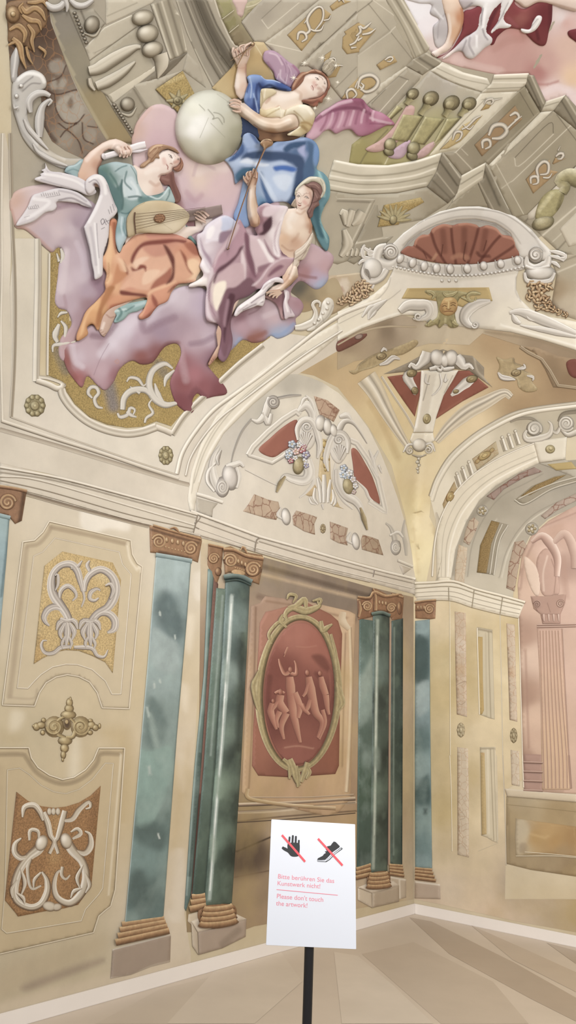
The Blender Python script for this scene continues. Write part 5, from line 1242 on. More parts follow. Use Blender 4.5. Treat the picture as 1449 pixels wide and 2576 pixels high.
for lab,cx,cy,sx,loc in[('left white volute',325,565,1,1),('right white volute',1205,580,-1,1)]:
 p=Part()
 p.ell('%d,%d'%(cx,cy),52,56,'d6cfc5',0,h=.03,base=.02,hi='f3f0ea',edgecol='938b81');p.spiral('%d,%d'%(cx,cy),42,5,200 if sx>0 else-20,2.1*sx,14,'f0ece5/bab2a8/8a8278',h=.012,base=.045)
 if sx>0:
  p.line('370,600 330,640 280,640 240,610 255,550 300,530','20,60,70,60,60,40','f0ece5/cbc4ba/e3ddd4/9c948a',h=.024,base=.016)
  p.ell('215,665',70,74,'d8d2c8',0,h=.04,base=.012,hi='f5f2ed',edgecol='958d83');p.line('165,640 160,700 200,740 260,720 300,670','20,40,50,50,40','efebe4/c9c2b8/e6e0d7/a0988e',h=.02,base=.02)
  p.line('185,700 170,670 185,680 200,730','6,12,6','8f877d',h=.004,base=.05)
  p.line('215,720 215,765 205,800','20,24,8','efebe4/bab2a8',h=.014,base=.012)
 else:
  p.line('1150,590 1150,640 1200,670 1270,640 1285,590','20,50,60,60,30','f0ece5/cbc4ba/e3ddd4/9c948a',h=.024,base=.016)
  p.ell('1230,690',96,50,'d8d2c8',0,h=.034,base=.012,hi='f5f2ed',edgecol='958d83');p.line('1140,650 1200,670 1290,650','18,26,18','f0ece5/b5ada3',h=.016,base=.03)
  p.line('1135,690 1150,740 1210,745 1290,740 1320,690','16,30,30,30,20','efebe4/c9c2b8/e6e0d7/a0988e',h=.018,base=.016)
 put(p,'volute','stucco',w,label=lab)
for pts in(['165,520 150,560 165,600 230,600','200,540 190,580 250,590','130,640 150,620 200,610','150,530 190,560 240,570'],['1290,560 1340,570 1385,590 1370,620','1290,590 1340,600 1375,620','1290,620 1330,640 1350,660','1385,575 1380,600 1350,600']):
 p=Part();[p.line(q,'12,30,26,10' if q.count(' ')==3 else '12,28,12','f3f0ea/c6bfb5/e6e0d8/978f85',h=.016,base=.012)for q in pts];put(p,'acanthus_leaf','stucco',w)
for k,x in enumerate((636,680,722)):
 p=Part();p.ell('%d,%d'%(x,740),12,12,'d3ccc0',0,h=.014,base=.021,rings=3,seg=10,hi='f3efe8',edgecol='8f877c');put(p,'stud','stucco',None,'%s of three white studs under the shell pediment'%['leftmost','middle','rightmost'][k],'stud','studs under the pediment','thing')
# mask
w=thing('mask','ochre face mask among green-gold scrolls on the crown of the white arch','mask','660,1020')
p=Part();p.poly('425,785 920,780 942,862 860,866 760,900 700,880 520,850 390,848','c2a763',h=.002,base=.021,g=6,edge=4,smooth=False,strokes='c ab8f4c 18 .4 : 440,790 900,785');put(p,'ground','fresco',w,label='ochre ground')
p=Part();GM='cdbf7c/a3934c/c2b36c/6f642e'
p.poly('530,800 560,830 590,830 610,900 605,960 560,990 530,1010 560,1020 600,1005 620,1028 655,1000 690,1025 735,1015 720,980 715,920 740,850 770,830 800,830 780,810 700,800 640,800','a5964f',h=.014,base=.024,g=4.5,edge=12,strokes='c d3c684 12 .6 : 560,830 600,900 610,960\nc 75692f 10 .6 : 740,840 720,900 715,960\nc 75692f 7 .7 : 620,980 610,1015\nc 75692f 7 .7 : 690,980 700,1015\nc d3c684 10 .6 : 655,970 655,1000')
p.line('540,805 570,810 590,830 575,850','14,24,20,10',GM,h=.014,base=.032);p.line('870,820 820,815 790,830 800,860 830,860','12,26,24,18,10',GM,h=.014,base=.032);p.line('640,810 660,830 700,825 730,805','12,26,24,10',GM,h=.014,base=.034);p.line('750,840 830,870 840,840','10,20,8',GM,h=.012,base=.03)
p.line('575,985 555,1000 550,1015','30,24,8',GM,h=.014,base=.03);p.line('700,985 720,1005 735,1010','30,24,8',GM,h=.014,base=.03)
put(p,'foliage','gilt',w)
p=Part()
p.poly('628,880 650,845 690,838 722,855 730,890 720,925 700,945 665,952 635,940 620,915','c49d5c',h=.034,base=.034,g=3.2,strokes='''
c 6d4a24 3 .6 -.002 : 636,884 648,878 664,880
c 6d4a24 4 .8 -.002 : 690,876 704,872 718,878
c 5a3a1c 4 .85 -.003 : 640,896 650,890 662,896
c 5a3a1c 4 .85 -.003 : 690,890 702,885 716,892
c e3c888 6 .8 .006 : 676,870 674,900 672,908
c 7d5528 5 .7 : 664,910 678,914 688,908
c 7a3c22 4 .8 -.003 : 650,928 672,924 700,926
c e3c888 10 .5 : 660,860 690,852
c 8a6230 14 .5 : 640,925 632,905 630,890
c 8a6230 14 .5 : 712,930 722,905''')
put(p,'face','skin',w,label='ochre face')
p=Part()
p.line('380,925 430,890 500,888 545,890 560,930 540,960 490,975 460,970','40,60,70,70,60,40,26,8','f5f1e8/cdc5b8/e8e2d8/b0a89c/d9d2c7/938b80',h=.026,base=.026)
p.line('930,862 850,880 790,920 770,970 800,1010 850,1018 855,995','20,50,66,70,56,30,8','f5f1e8/cdc5b8/e8e2d8/a39b90/d9d2c7/938b80',h=.026,base=.026)
p.spiral('490,958',24,4,0,1.5,11,'efeae2/aaa296',h=.01,base=.04);p.spiral('835,1008',22,4,160,-1.4,11,'efeae2/aaa296',h=.01,base=.04)
put(p,'scroll','stucco',w,label='white curling scrolls')
# leaves on the arch flanks and garlands
for lab,ls in[('white leaf spray on the left flank of the arch',[('190,975 210,920 300,855','14,50,10'),('150,960 200,900 260,890','10,30,10'),('195,970 230,930 240,900','8,20,8')]),('white leaf spray on the right flank of the arch',[('1045,935 1110,930 1200,960 1350,1020 1449,1060','20,60,66,50,30'),('1060,940 1080,980 1110,1000','10,40,20'),('1110,1010 1150,1020 1260,1040 1449,1080','10,34,40,20'),('1130,920 1160,970 1200,985','8,20,8')])]:
 p=Part();[p.line(a,b,'f5f1e9/cac2b6/e8e2d8/b0a89d/dcd5ca/938b81',h=.018,base=.02)for a,b in ls];put(p,'leaf_spray','stucco',None,lab,'leaf ornament','leaf sprays on the arch flanks','thing')
rg=random.Random(3)
def garland(label,blobs,hexes,name='garland'):
 w=thing(name,label,'garland','%d,%d'%blobs[0][:2],'gilt garlands')
 p=Part()
 for i,(x,y,r)in enumerate(blobs):
  for k in range(4):p.ell('%f,%f'%(x+r*.6*math.cos(k*1.57+i),y+r*.6*math.sin(k*1.57+i)),r*.8,r*.34,hexes[i%len(hexes)],k*60+i*20,h=.02,base=.014+.002*(i%4),rings=3,seg=10,hi='e8cc92',edgecol='7a5228')
  p.ell('%f,%f'%(x,y),r*.4,r*.4,'e0bf82',0,h=.02,base=.026,rings=3,seg=8,edgecol='8f6534')
 put(p,'leaves','gilt',w)
GC=('c49a5e','b5874c','cfa86c')
garland('gilt oak-leaf garland hanging under the right pediment volute',[(1180,760,30),(1230,770,34),(1280,775,28),(1190,810,34),(1240,815,36),(1165,840,26),(1215,855,34),(1265,860,28),(1220,900,26),(1270,905,28),(1310,915,24),(1345,930,22),(1385,945,20),(1290,880,20)],GC)
garland('gilt garland running down the left flank of the arch',[(165,755,30),(125,765,24),(190,785,28),(150,800,32),(105,800,26),(75,830,26),(120,840,30),(45,855,24),(90,870,26),(20,870,22),(170,830,22)],('d3ab7c','c79c66','d9b688'))
STW[:]=[1.0,1.0]
# ---------------------------------------------------------------- frame of the great ceiling painting, left wall
F(0,600,600)
t=Part()
t.poly('-20,-640 30,-640 60,-500 70,-100 60,300 70,600 65,1085 300,1180 620,1290 870,1380 1075,1440 1130,1300 1210,1170 1330,1050 1449,960 1700,800 2160,480 2160,620 1800,830 1449,1075 1300,1210 1200,1370 1175,1520 1165,1680 800,1570 300,1430 -20,1360','d3c7b3',h=0,base=.0018,g=12,smooth=False,skirt=False,grad='d9cdb9@20,0 cdc1ab@30,600 d6cab6@200,1200 cfc3af@500,1330 d3c7b4@900,1440 cbbfab@20,1100 d8cdbb@1100,1500 c9bba3@20,-500')
t.poly('90,0 60,300 70,600 65,1085 300,1180 620,1290 870,1380 1075,1440 1130,1300 1210,1170 1330,1050 1449,960 1700,790 1900,600 1640,560 1210,985 1050,1190 950,1130 860,1160 760,1172 640,1140 540,1090 450,1010 400,930 370,900 220,870 235,0','d5cab7',h=0,base=.003,g=12,smooth=False,skirt=False,grad='d6cbb6@150,100 d0c5b0@140,500 d3c8b4@130,900 d8cdbb@300,1050 d9cfbd@700,1250 dcd2c0@1100,1220 ded4c4@1300,1000')
put(t,'trim_wall_field','fresco',kind='structure')
t=Part()
t.line('15,-640 10,-200 12,200 5,600 15,1105',14,'eee6d6/c4b8a2',h=.008,base=.006)
t.line('62,-640 75,-100 88,200 92,500 85,800 68,1085',22,'b3a58d/8d7f6a/c9bca6',h=.006,base=.006)
t.line('10,1108 300,1205 620,1305 870,1390 1085,1460',22,'efe7d8/cfc3af/8f8270',h=.014,base=.006)
t.line('0,1160 300,1245 700,1365 1050,1470 1165,1500',26,'9a8b77/b5a793/cdc1ad',h=.008,base=.004)
t.line('68,1085 300,1170 620,1282 870,1370 1070,1432',8,'b0a28c/d9cebb',h=.004,base=.008)
put(t,'trim_border','stucco',kind='structure')
t=Part()
MF='9c8f7b/c9bda9/efe8da/d3c8b5/a89b86'
t.line('232,0 232,300 225,600 220,868',40,'b0a390/cfc4b0/8f8370/e6decd/d0c5b1/f0e9db',h=.012,base=.008,smooth=False)
t.line('300,90 298,300 290,600 288,830',14,'efe8da/b5a993',h=.008,base=.006,smooth=False)
t.line('222,862 300,890 345,912 378,905 385,880',34,'f3ecdf/d0c5b2/9a8d79',h=.014,base=.008)
t.line('235,840 300,850 370,875 395,900',20,'a3967f/d6ccb9/efe8da',h=.01,base=.008)
t.line('370,905 385,960 440,1035 530,1110 640,1160 760,1185 860,1175 950,1145',48,'f3ecdf/d3c8b5/9f927d/e3dac8/c4b8a4/8f826e'[::1],h=.014,base=.008)
t.line('945,1145 1000,1165 1045,1185',34,'f0e8da/cfc4b1/9a8d79',h=.014,base=.008,smooth=False)
t.line('1048,1190 1120,1080 1215,985 1330,880 1449,770 1600,650',36,'f0e8da/cabfac/9a8d79/e0d7c5',h=.014,base=.008)
put(t,'trim_painting_frame','stucco',kind='structure')
# gold ground inside the frame
p=Part()
p.poly('305,20 288,828 385,872 405,930 455,1005 545,1085 650,1130 770,1150 870,1142 950,1110 1040,1140 1120,1045 1215,950 1330,850 1449,740 1640,600 1640,400 900,560 420,500 420,20','ab8f45',h=0,base=.0052,g=8,smooth=False,skirt=False,strokes='''
c 8f7536 30 .5 : 300,100 300,800
c 6e6a6a 50 .6 : 350,690 400,800 
c 74758a 60 .65 : 660,880 690,1020
c 6e6f7a 50 .5 : 960,760 1000,820
c c2a75c 40 .4 : 800,1080 950,1060
c 7a6330 14 .6 : 300,840 390,890 450,1010 560,1095 700,1140
c 8f7536 60 .3 : 780,1000 900,900''')
put(p,'gold_ground','mosaic',None,'gold mosaic ground at the foot of the cloud, inside the curved frame','painted ground',None,'thing')
GS2='8a8072/b5ada0/dcd5ca/c2baae/e0dace/8a8072'
def sc(lab,ls,group='grey scrolls on the gold ground'):
 p=Part();[p.line(a,b,GS2,h=.014,base=.007)for a,b in ls];put(p,'scroll_ornament','stucco',None,lab,'scroll ornament',group,'thing')
sc('large grey acanthus scroll on gold below the cloud',[('1075,1000 1000,1010 930,960 905,880 930,800 1000,760 1050,790','24,44,50,44,40,36,14'),('1000,1005 960,950 940,880','14,40,10'),('930,965 880,920 800,925 755,970 745,1040','30,40,44,40,34'),('850,940 790,900','24,8'),('770,870 790,845 840,855 870,895 890,880','10,22,24,20,8'),('1060,800 1010,850 1000,900','14,34,10'),('930,970 905,1010 930,1060 890,1090 880,1120','8,16,20,22,14'),('905,1010 925,1050','10,14')])
sc('pair of small grey curls at the lowest point of the gold ground',[('715,1060 730,1085 775,1070 790,1030 820,1040 810,1070','14,26,26,24,18,10'),('770,1050 800,1075 830,1085','20,26,10')])
sc('small grey ring scroll left of the cloud foot',[('560,970 535,940 550,905 585,905 600,940 575,975 590,1020 625,1030','14,24,26,26,24,24,24,12')])
sc('grey acanthus ornament at the left edge of the gold strip, beside the cloud',[('410,450 370,455 350,480','14,24,8'),('360,520 335,590 350,630','20,44,24'),('370,500 400,540 395,600','14,30,20'),('320,690 325,650 380,640 460,625','10,26,34,16')])
sc('small grey leaf at the top of the gold strip',[('370,60 385,110 370,150','14,36,20'),('345,90 360,140','10,22')])
rosette('large gilt rosette at the left edge, between the two frames',(0,600,600),'212,1015',66,70,0,('a39256','cdbd80','6b5c2e'),'gilt rosettes of the wall border',n=10)
rosette('gilt rosette below the curved frame, beside the arch',(0,600,600),'1008,1318',46,60,0,('a39256','cdbd80','6b5c2e'),'gilt rosettes of the wall border',n=10)
# ---------------------------------------------------------------- painted architecture of the vault
_k=[0];STW[:]=[1.25,1.3]
def face(p,pts,col,strokes='',grad=None,g=8,base=None,h=.003,smooth=False,edge=3):
 _k[0]+=1
 p.poly(pts,col,h=h,base=(.0016+.00035*_k[0]if base is None else base),g=g,edge=edge,smooth=smooth,strokes=strokes,grad=grad)
def trim(name,fn,mat='fresco'):
 _k[0]=0;p=Part();fn(p);put(p,name,mat,kind='structure')
LM='f0e8d6/d6ccb6/9a8e77';DM='8d826c/b8ac94/d9cfb9'
F(0,0,500)
t=Part()
t.poly('70,-60 4300,-60 4300,1500 3900,1750 3400,1650 2700,2000 2300,2250 1300,2300 400,1800 90,1500','b8ad96',h=0,base=.001,g=16,smooth=False,skirt=False,grad='a89d88@1000,300 b5aa93@1800,600 bdb29a@2400,400 c3b89f@2700,1300 b8ad94@3400,1500 a69b83@4000,1300 c0b59e@2500,1900 aea28b@200,900')
put(t,'trim_vault_ground','fresco',kind='structure')
def a1(p):
 face(p,'365,85 500,75 640,400 760,680 860,850 975,1020 965,1050 775,1025 700,900 600,720 500,500 420,300','93886f',grad='8d8474@430,120 91876f@560,480 9c8a5f@720,800 9a8556@860,980',g=9,strokes='c d6c79f 5 .7 : 370,95 420,300 500,500 600,720 700,900 775,1025\nc 6f6552 8 .6 : 500,80 640,400 760,680 860,850 975,1020')
 face(p,'500,70 680,60 770,170 640,320 640,400','a89e8a',strokes='c 7d735f 12 .6 : 690,80 760,160 740,210\nc 6b614f 12 .6 : 590,80 640,200')
 face(p,'770,0 1160,-30 1110,20 950,100 770,180','c6bba3',strokes='c e6dcc6 8 .7 : 770,175 950,95 1110,15\nc a39881 8 .6 : 775,120 1000,20')
 face(p,'620,345 760,200 960,108 1010,190 655,445','bfb49c',strokes='c e2d8c2 8 .7 : 625,345 760,205 955,112\nc 8d826c 8 .7 : 655,440 1000,195\nc 8d826c 5 .5 : 700,380 980,240')
 face(p,'655,445 1010,190 1040,330 1130,500 820,755 780,700 690,640 640,520','b3a88f',strokes='c 857a64 14 .6 : 780,700 700,650\nc 857a64 12 .5 : 1010,200 1030,330 ')
 face(p,'780,690 1130,480 1135,520 830,755','d0c5ac',strokes='c efe6d2 6 .7 : 785,690 1125,485\nc 857a64 8 .6 : 830,752 1130,520')
 face(p,'820,755 1000,610 1070,780 1020,840 960,1010 870,860','a1967f',strokes='c 766b56 12 .6 : 970,640 1060,790\nc 8b806a 10 .5 : 1000,620 1090,760')
 face(p,'1095,30 1240,-20 1310,120 1365,380 1240,440','a2977f',strokes='c d6ccb4 12 .8 : 1120,40 1245,430\nc 7d725d 12 .7 : 1150,30 1275,425\nc ccc1a9 10 .8 : 1180,15 1300,410\nc 7d725d 14 .7 : 1225,0 1340,390\nc e3d9c2 5 .8 : 1290,60 1362,370')
 face(p,'1240,440 1365,385 1290,470 1180,570 1000,620 1130,520','877c67',strokes='c 6b604d 20 .6 : 1360,390 1250,470 1190,560')
 face(p,'970,620 1180,560 1330,515 1135,650 1200,800 1060,790','b6ab94',strokes='c 8b806a 12 .5 : 980,640 1075,780')
trim('trim_entablature',a1)
F(0,0,500)
def a1b(p):
 face(p,'1365,385 1449,470 1500,640 1330,515','b3a892')
 F(400,0,500)
 face(p,'120,0 180,0 260,200 350,420 450,590 390,640 290,440 200,240','9d937f',strokes='c 7f7561 12 .6 : 180,0 260,200 350,420 440,580\nc c4baa3 8 .6 : 130,0 210,240 300,440 395,620')
 face(p,'180,0 260,-10 345,200 440,390 520,500 450,590 350,420 260,200','8b816e',strokes='c 5f5644 14 .7 : 255,0 340,210 440,400 510,500\nc b0a58f 6 .7 : 200,0 285,210 385,410 460,540\nc 6b614f 8 .6 : 230,0 310,210 410,400 490,530')
 face(p,'260,-10 340,0 420,180 500,320 560,440 520,500 440,390 345,200','746a58',strokes='c 574e3e 20 .5 : 285,0 370,200 470,380 530,470\nc 9f957f 8 .5 : 330,0 410,190 490,330 555,440')
 face(p,'340,-10 410,-10 455,130 530,290 600,360 560,440 500,320 420,180','aba08a',strokes='c d3c9b2 6 .7 : 405,0 450,135 525,295 590,360\nc 857b67 8 .6 : 350,0 425,180 505,320 560,430')
 face(p,'410,-10 650,-10 640,60 600,170 690,300 600,360 530,290 455,130','a3986a',grad='a09668@470,60 b0a476@600,80 93895c@530,150 8f7f5c@580,260 b5ab8a@650,30')
 face(p,'425,0 545,-5 548,75 462,140','9d965e',strokes='c c3bb86 5 .6 : 470,130 545,75')
 face(p,'475,160 555,90 583,180 512,240','8f8652',strokes='c c9bf92 5 .7 : 512,238 583,182')
 face(p,'522,255 590,205 645,305 555,335','8a7a56')
 face(p,'535,-5 640,-5 630,60 605,125 570,110 555,60','d3b3aa',smooth=True)
 face(p,'640,20 760,-10 740,20 640,110 600,160 620,90','b0a67c',smooth=True,strokes='c d9cfae 6 .7 : 650,50 700,35 740,10\nc 857b50 6 .6 : 650,80 720,40')
 for a in('462,140 548,76','512,240 583,182'):p.line(a,7,'d9cfb5/a3986f',h=.005,base=.014,smooth=False)
 face(p,'385,640 540,480 600,400 690,305 760,300 830,420 860,580 740,640 560,720 480,720','c3a86c',grad='c6ab72@450,640 bb9c5c@600,520 c2a262@720,420 b3924f@700,600 cdb480@740,330',strokes='c e0d0a4 6 .6 : 690,310 760,420 830,540\nc 8f7540 5 .6 : 390,640 560,460')
 face(p,'600,160 690,60 760,-10 900,-10 1180,-10 960,170 770,310 690,300','b1a692',grad='aca18e@760,120 b5aa95@900,60 beb39c@850,240',strokes='c d9cfb9 5 .7 : 795,208 1020,20\nc d9cfb9 5 .7 : 752,150 795,208\nc 8d826f 5 .7 : 752,132 890,5\nc 8d826f 4 .5 : 620,175 700,300')
 face(p,'770,310 960,170 1180,-10 1449,-10 1449,90 1030,470 1000,540','bcb19a',grad='bfb49d@900,300 b6ab94@1200,200 beb39c@1300,60',strokes='c 6b614f 7 .7 : 1075,440 1449,75\nc e3d9c3 5 .6 : 775,312 1040,375')
 face(p,'1030,480 1449,95 1449,700 1330,720 1200,560 1090,480','b7ac95',strokes='c 857a66 6 .5 : 1290,640 1449,480')
trim('trim_drum',a1b)
F(400,0,500)
OC='b99b5e'
def grotesque(label,pts,rects,col=OC,orn_=True,group='ochre grotesque panels of the vault',lines=()):
 w=thing('grotesque_panel',label,'painted panel',pts.split()[0],group)
 p=Part();p.poly(pts,col,h=.002,base=.0115,g=5,edge=4,smooth=False,strokes='c 6f5730 6 .6 : '+' '.join(pts.split()[:2]));put(p,'ground','fresco',w,label='ochre ground')
 p=Part()
 for l,wd in rects:p.line(l,wd,'8b8070/c9bfad/e6ddcd/b5aa98/7d7261',h=.010,base=.0145)
 put(p,'scrollwork','stucco',w,label='grey scrollwork')
grotesque('ochre panel with a grey double scroll, top of the vault beside the raised hand','935,255 1165,35 1255,105 1040,372',[('1010,290 1020,240 1060,240 1075,280 1040,305','16,26,26,24,12'),('1070,250 1100,220 1080,150 1110,90 1160,50 1195,70 1190,150 1130,230','22,28,26,24,20,20,18,10'),('1100,210 1130,225 1180,220 1200,180','14,20,18,8'),('1200,150 1240,140 1250,110','12,14,6'),('1060,170 1100,110','10,14')])
grotesque('ochre fragment with a grey scroll at the upper right of the winged figure','1340,270 1460,160 1460,380 1370,395 1335,350',[('1390,330 1430,310 1460,260','16,20,14'),('1400,350 1440,345','20,10')])
grotesque('small ochre panel at the very top of the vault','1245,45 1300,0 1345,0 1400,10 1330,40 1265,80',[('1310,10 1330,-10 1350,20','14,20,8')])
grotesque('ochre scroll fragment among the stars above the crowned head','1210,400 1260,365 1240,440 1330,475 1290,560 1230,570 1190,520',[('1190,500 1220,450 1260,440 1250,490 1215,490','14,22,22,16,8'),('1260,520 1290,480 1340,480','14,18,8'),('1240,430 1280,425 1290,460','10,16,8')])
grotesque('ochre panel with a grey scroll behind the right wing','1330,720 1380,640 1460,560 1460,720',[('1375,720 1370,670 1410,650 1440,690 1410,720','16,24,24,20,10'),('1430,640 1449,590','14,10')])
F(0,0,500)
w=thing('flower_panel','ochre lozenge panel with a grey-green flower, left of the white globe','painted panel','1290,800','ochre flower panels')
p=Part();p.poly('1133,652 1332,517 1422,690 1300,822','b2974f',h=.002,base=.0115,g=5,edge=4,smooth=False,strokes='c 7d6a36 8 .6 : 1133,652 1300,822\nc cdb676 20 .5 : 1220,600 1330,560');put(p,'ground','mosaic',w)
p=Part()
for k in range(7):p.line('%f,%f %f,%f'%(1297,735,1297+85*math.cos(k*.9+.3),725+70*math.sin(k*.9+.3)),'30,34,12','8d7d48/b8a768/9a8a52',h=.010,base=.014)
p.ell('1297,735',42,38,'8f7f48',0,h=.014,base=.018,hi='c3b276',edgecol='5f522a');p.ell('1297,735',20,18,'7d6d3a',0,h=.010,base=.03,hi='b8a768',edgecol='4f431e')
put(p,'flower','gilt',w)
# modillion lobes at the upper left
def lobes(label,items,group,name='modillion',cat='modillion'):
 w=thing(name,label,cat,items[0][0].split()[0],group)
 for a,b in items:
  p=Part();p.line(a,b,'e0d6c2/bfb49d/d3c9b4/a0957e/7f745f',h=.03,base=.01,n=7);put(p,'lobe','stucco',w)
lobes('carved console with long finger-like lobes, upper left of the vault',[('650,520 720,500 850,420 980,350 1025,345','70,100,96,80,30'),('705,630 780,600 880,540 970,465 985,450','70,84,74,56,20'),('650,570 660,620 690,660','30,40,20')],'carved consoles of the vault')
w=thing('lobed_pendant','column of bulging round lobes tapering to a tip, upper left of the vault','pendant','1150,560')
for x,y,rx,ry in[(1040,130,84,60),(1075,245,84,70),(1110,360,82,62)]:
 p=Part();p.ell('%d,%d'%(x,y),rx,ry,'beb39c',-15,h=.05,base=.012,hi='e0d7c3',edgecol='857a65');put(p,'lobe','stucco',w)
p=Part();p.line('1165,395 1180,460 1150,570','110,90,10','e0d6c2/bfb49d/8d826c',h=.03,base=.012);put(p,'tip','stucco',w)
for lab,a,e in[('string of dark beads at the top left beside a carved egg',[(545+85*k/8.,95+215*k/8.)for k in range(9)],(670,180,58,70)),('string of dark beads left of the pink cloud beside a carved egg',[(835+128*k/10.,765+200*k/10.)for k in range(11)],(930,760,56,56))]:
 w=thing('bead_moulding',lab,'moulding','%f,%f'%a[-1],'bead-and-egg mouldings')
 for x,y in a:
  p=Part();p.ell('%f,%f'%(x,y),16,14,'8d8270',0,h=.016,base=.012,rings=3,seg=9,hi='c3b8a3',edgecol='544a3a');put(p,'bead','stucco',w)
 p=Part();p.ell('%d,%d'%e[:2],e[2],e[3],'9f9480',20,h=.04,base=.01,hi='cdc3ae',edgecol='6b604d');put(p,'egg','stucco',w)
 p=Part();p.line('%d,%d %d,%d %d,%d'%(e[0]-60,e[1]+60,e[0]+20,e[1]+80,e[0]+65,e[1]+20),'12,30,12','8b806b/c6bca6/8b806b',h=.012,base=.010);put(p,'dart','stucco',w)
# dark niche with the gilt scroll and the white volute
p=Part();p.poly('45,-30 345,-30 370,160 440,350 520,560 600,740 700,900 778,1025 600,1155 480,1100 380,1030 310,900 300,700 200,560 80,560 60,300','7d6a58',h=0,base=.003,g=6,smooth=False,skirt=False,grad='5a4232@330,250 5f4733@250,150 6b5340@350,400 6b503c@400,480 84705c@440,500 9a8d7c@510,770 7a6350@380,850 8f806c@500,960 857461@640,1050 a0937f@560,840 6f5846@330,700',strokes='''
p a79c8b 8 .9 : 410,760 470,700 560,665 600,740 610,830 560,890 480,880 430,830
p 7f6a56 6 .9 : 490,760 520,705 535,760 515,795
p 9c9080 8 .7 : 360,460 430,430 480,490 440,540 370,520
p 9f9483 6 .8 : 365,610 400,570 420,650 380,650
p 9f9483 6 .8 : 425,640 450,570 490,590 460,650
p 988b79 8 .8 : 430,1010 480,970 530,1010 500,1070 440,1050
p 988b79 8 .8 : 610,950 660,930 700,960 690,1030 640,1040
p 988b79 8 .7 : 520,920 560,900 580,940 540,980
c 54392a 9 .8 : 350,660 420,690 560,655 590,700
c 54392a 8 .8 : 400,700 410,800 470,890 560,895 610,840
c 54392a 8 .8 : 430,900 560,1010 600,1110
c 54392a 8 .8 : 440,1000 480,950 560,900
c 54392a 8 .8 : 600,900 610,1010 680,1050
c 54392a 7 .7 : 640,920 710,930
c 54392a 8 .7 : 480,480 440,560 350,600
c 4a3123 24 .6 : 310,800 320,920 400,1030''')
put(p,'marble_niche','pale_breccia',None,'dark veined marble recess curving behind the white volute, top left','painted recess',None,'thing')
w=thing('gilt_scroll','gilt leafy scroll with a round boss in the top left corner','scroll ornament','200,490')
GO='d9b064/a9782f/c99a48/7a4f1c'
p=Part()
p.poly('45,40 130,0 330,0 345,90 340,170 300,220 240,300 250,370 180,340 120,330 60,300 60,200','94682e',h=.02,base=.008,g=5,strokes='c 5f3d18 20 .6 : 150,180 200,260 180,330\nc c99c50 16 .6 : 200,60 300,100\nc 5f3d18 16 .5 : 320,30 330,150')
for a,b in[('150,40 190,90 250,60 300,90 330,150','20,44,46,40,10'),('200,20 260,20 310,10 340,50','20,34,30,10'),('160,110 220,150 280,160 300,220','20,44,36,8'),('70,220 130,190 180,240 170,310','20,46,40,14'),('200,180 240,240 230,300 250,380','20,36,30,10'),('90,280 140,330 160,420 190,500','30,50,36,10'),('190,340 210,420 240,470','20,26,8'),('280,340 330,380 320,420','20,24,8'),('170,20 140,60 160,100','14,30,12'),('60,330 100,310 140,300','14,26,10')]:
 p.line(a,b,GO,h=.016,base=.02)
put(p,'leaves','gilt',w)
p=Part();p.ell('97,105',58,72,'a87a38',0,h=.03,base=.024,hi='dcb770',edgecol='6b4618');p.ell('97,103',24,26,'c79c50',0,h=.016,base=.05,hi='ecd295',edgecol='5a3a14');put(p,'boss','gilt',w)
w=thing('volute','large pale grey volute beside the dark veined marble recess','volute','560,1200')
VW='e6e2dd/bdb7b1/dcd7d1/a39d98/cfc9c3/857f7a'
p=Part()
p.poly('75,440 100,370 125,335 150,360 145,440 130,520 120,600 85,590','b3aeaa',h=.02,base=.01,g=5,strokes='c dedad5 10 .7 : 120,350 110,450 95,560\nc 857f7a 8 .6 : 148,380 130,540')
p.poly('90,620 130,560 190,520 250,510 310,540 338,590 330,640 270,680 220,730 200,830 215,900 280,1010 360,1090 470,1150 600,1160 560,1210 470,1230 370,1190 260,1120 170,1010 120,880 90,760','c2bdb6',h=.03,base=.012,g=5,edge=40,strokes='''
c e9e6e1 16 .8 : 130,580 200,535 290,550 325,600
c 8f8985 9 .7 : 170,660 230,610 290,610
c 8f8985 9 .7 : 140,640 200,590 240,560
c 8f8985 12 .6 : 200,830 210,760 250,690 320,660
c a59f99 12 .6 : 100,800 150,940 240,1060 350,1140 480,1180
c e3dfd9 14 .7 : 185,900 250,1020 350,1110 470,1165
c b8ab93 26 .5 : 300,1060 450,1170 560,1180''')
p.ell('155,625',18,18,'d3cec8',0,h=.014,base=.04,hi='f2efeb',edgecol='8f8985');p.ell('122,700',18,20,'d3cec8',0,h=.014,base=.04,hi='f2efeb',edgecol='8f8985')
put(p,'body','stucco',w)
p=Part();p.line('290,1000 290,880 310,780 360,730 375,740 350,770','40,66,70,50,30,12',VW,h=.026,base=.02);p.line('225,820 215,740 260,690 320,680 365,700','30,54,60,50,30',VW,h=.024,base=.022);p.line('175,870 210,940 290,1030 350,1090','16,40,36,14',VW,h=.02,base=.03);p.line('240,1050 280,1110 380,1170 490,1210','12,36,36,14',VW,h=.018,base=.028);p.line('100,760 105,790 140,780 125,800','12,20,18,6',VW,h=.012,base=.04);put(p,'curl','stucco',w)
p=Part();p.line('330,20 380,60 440,50 480,0','30,56,56,40',VW,h=.03,base=.012);p.line('470,-10 490,50 485,85','40,36,12',VW,h=.02,base=.02);p.line('510,0 560,40 620,40 680,0','30,50,46,30',VW,h=.024,base=.012)
put(p,'scroll_ornament','stucco',None,'pale grey curling ornament cut by the top edge above the dark recess','scroll ornament',None,'thing')
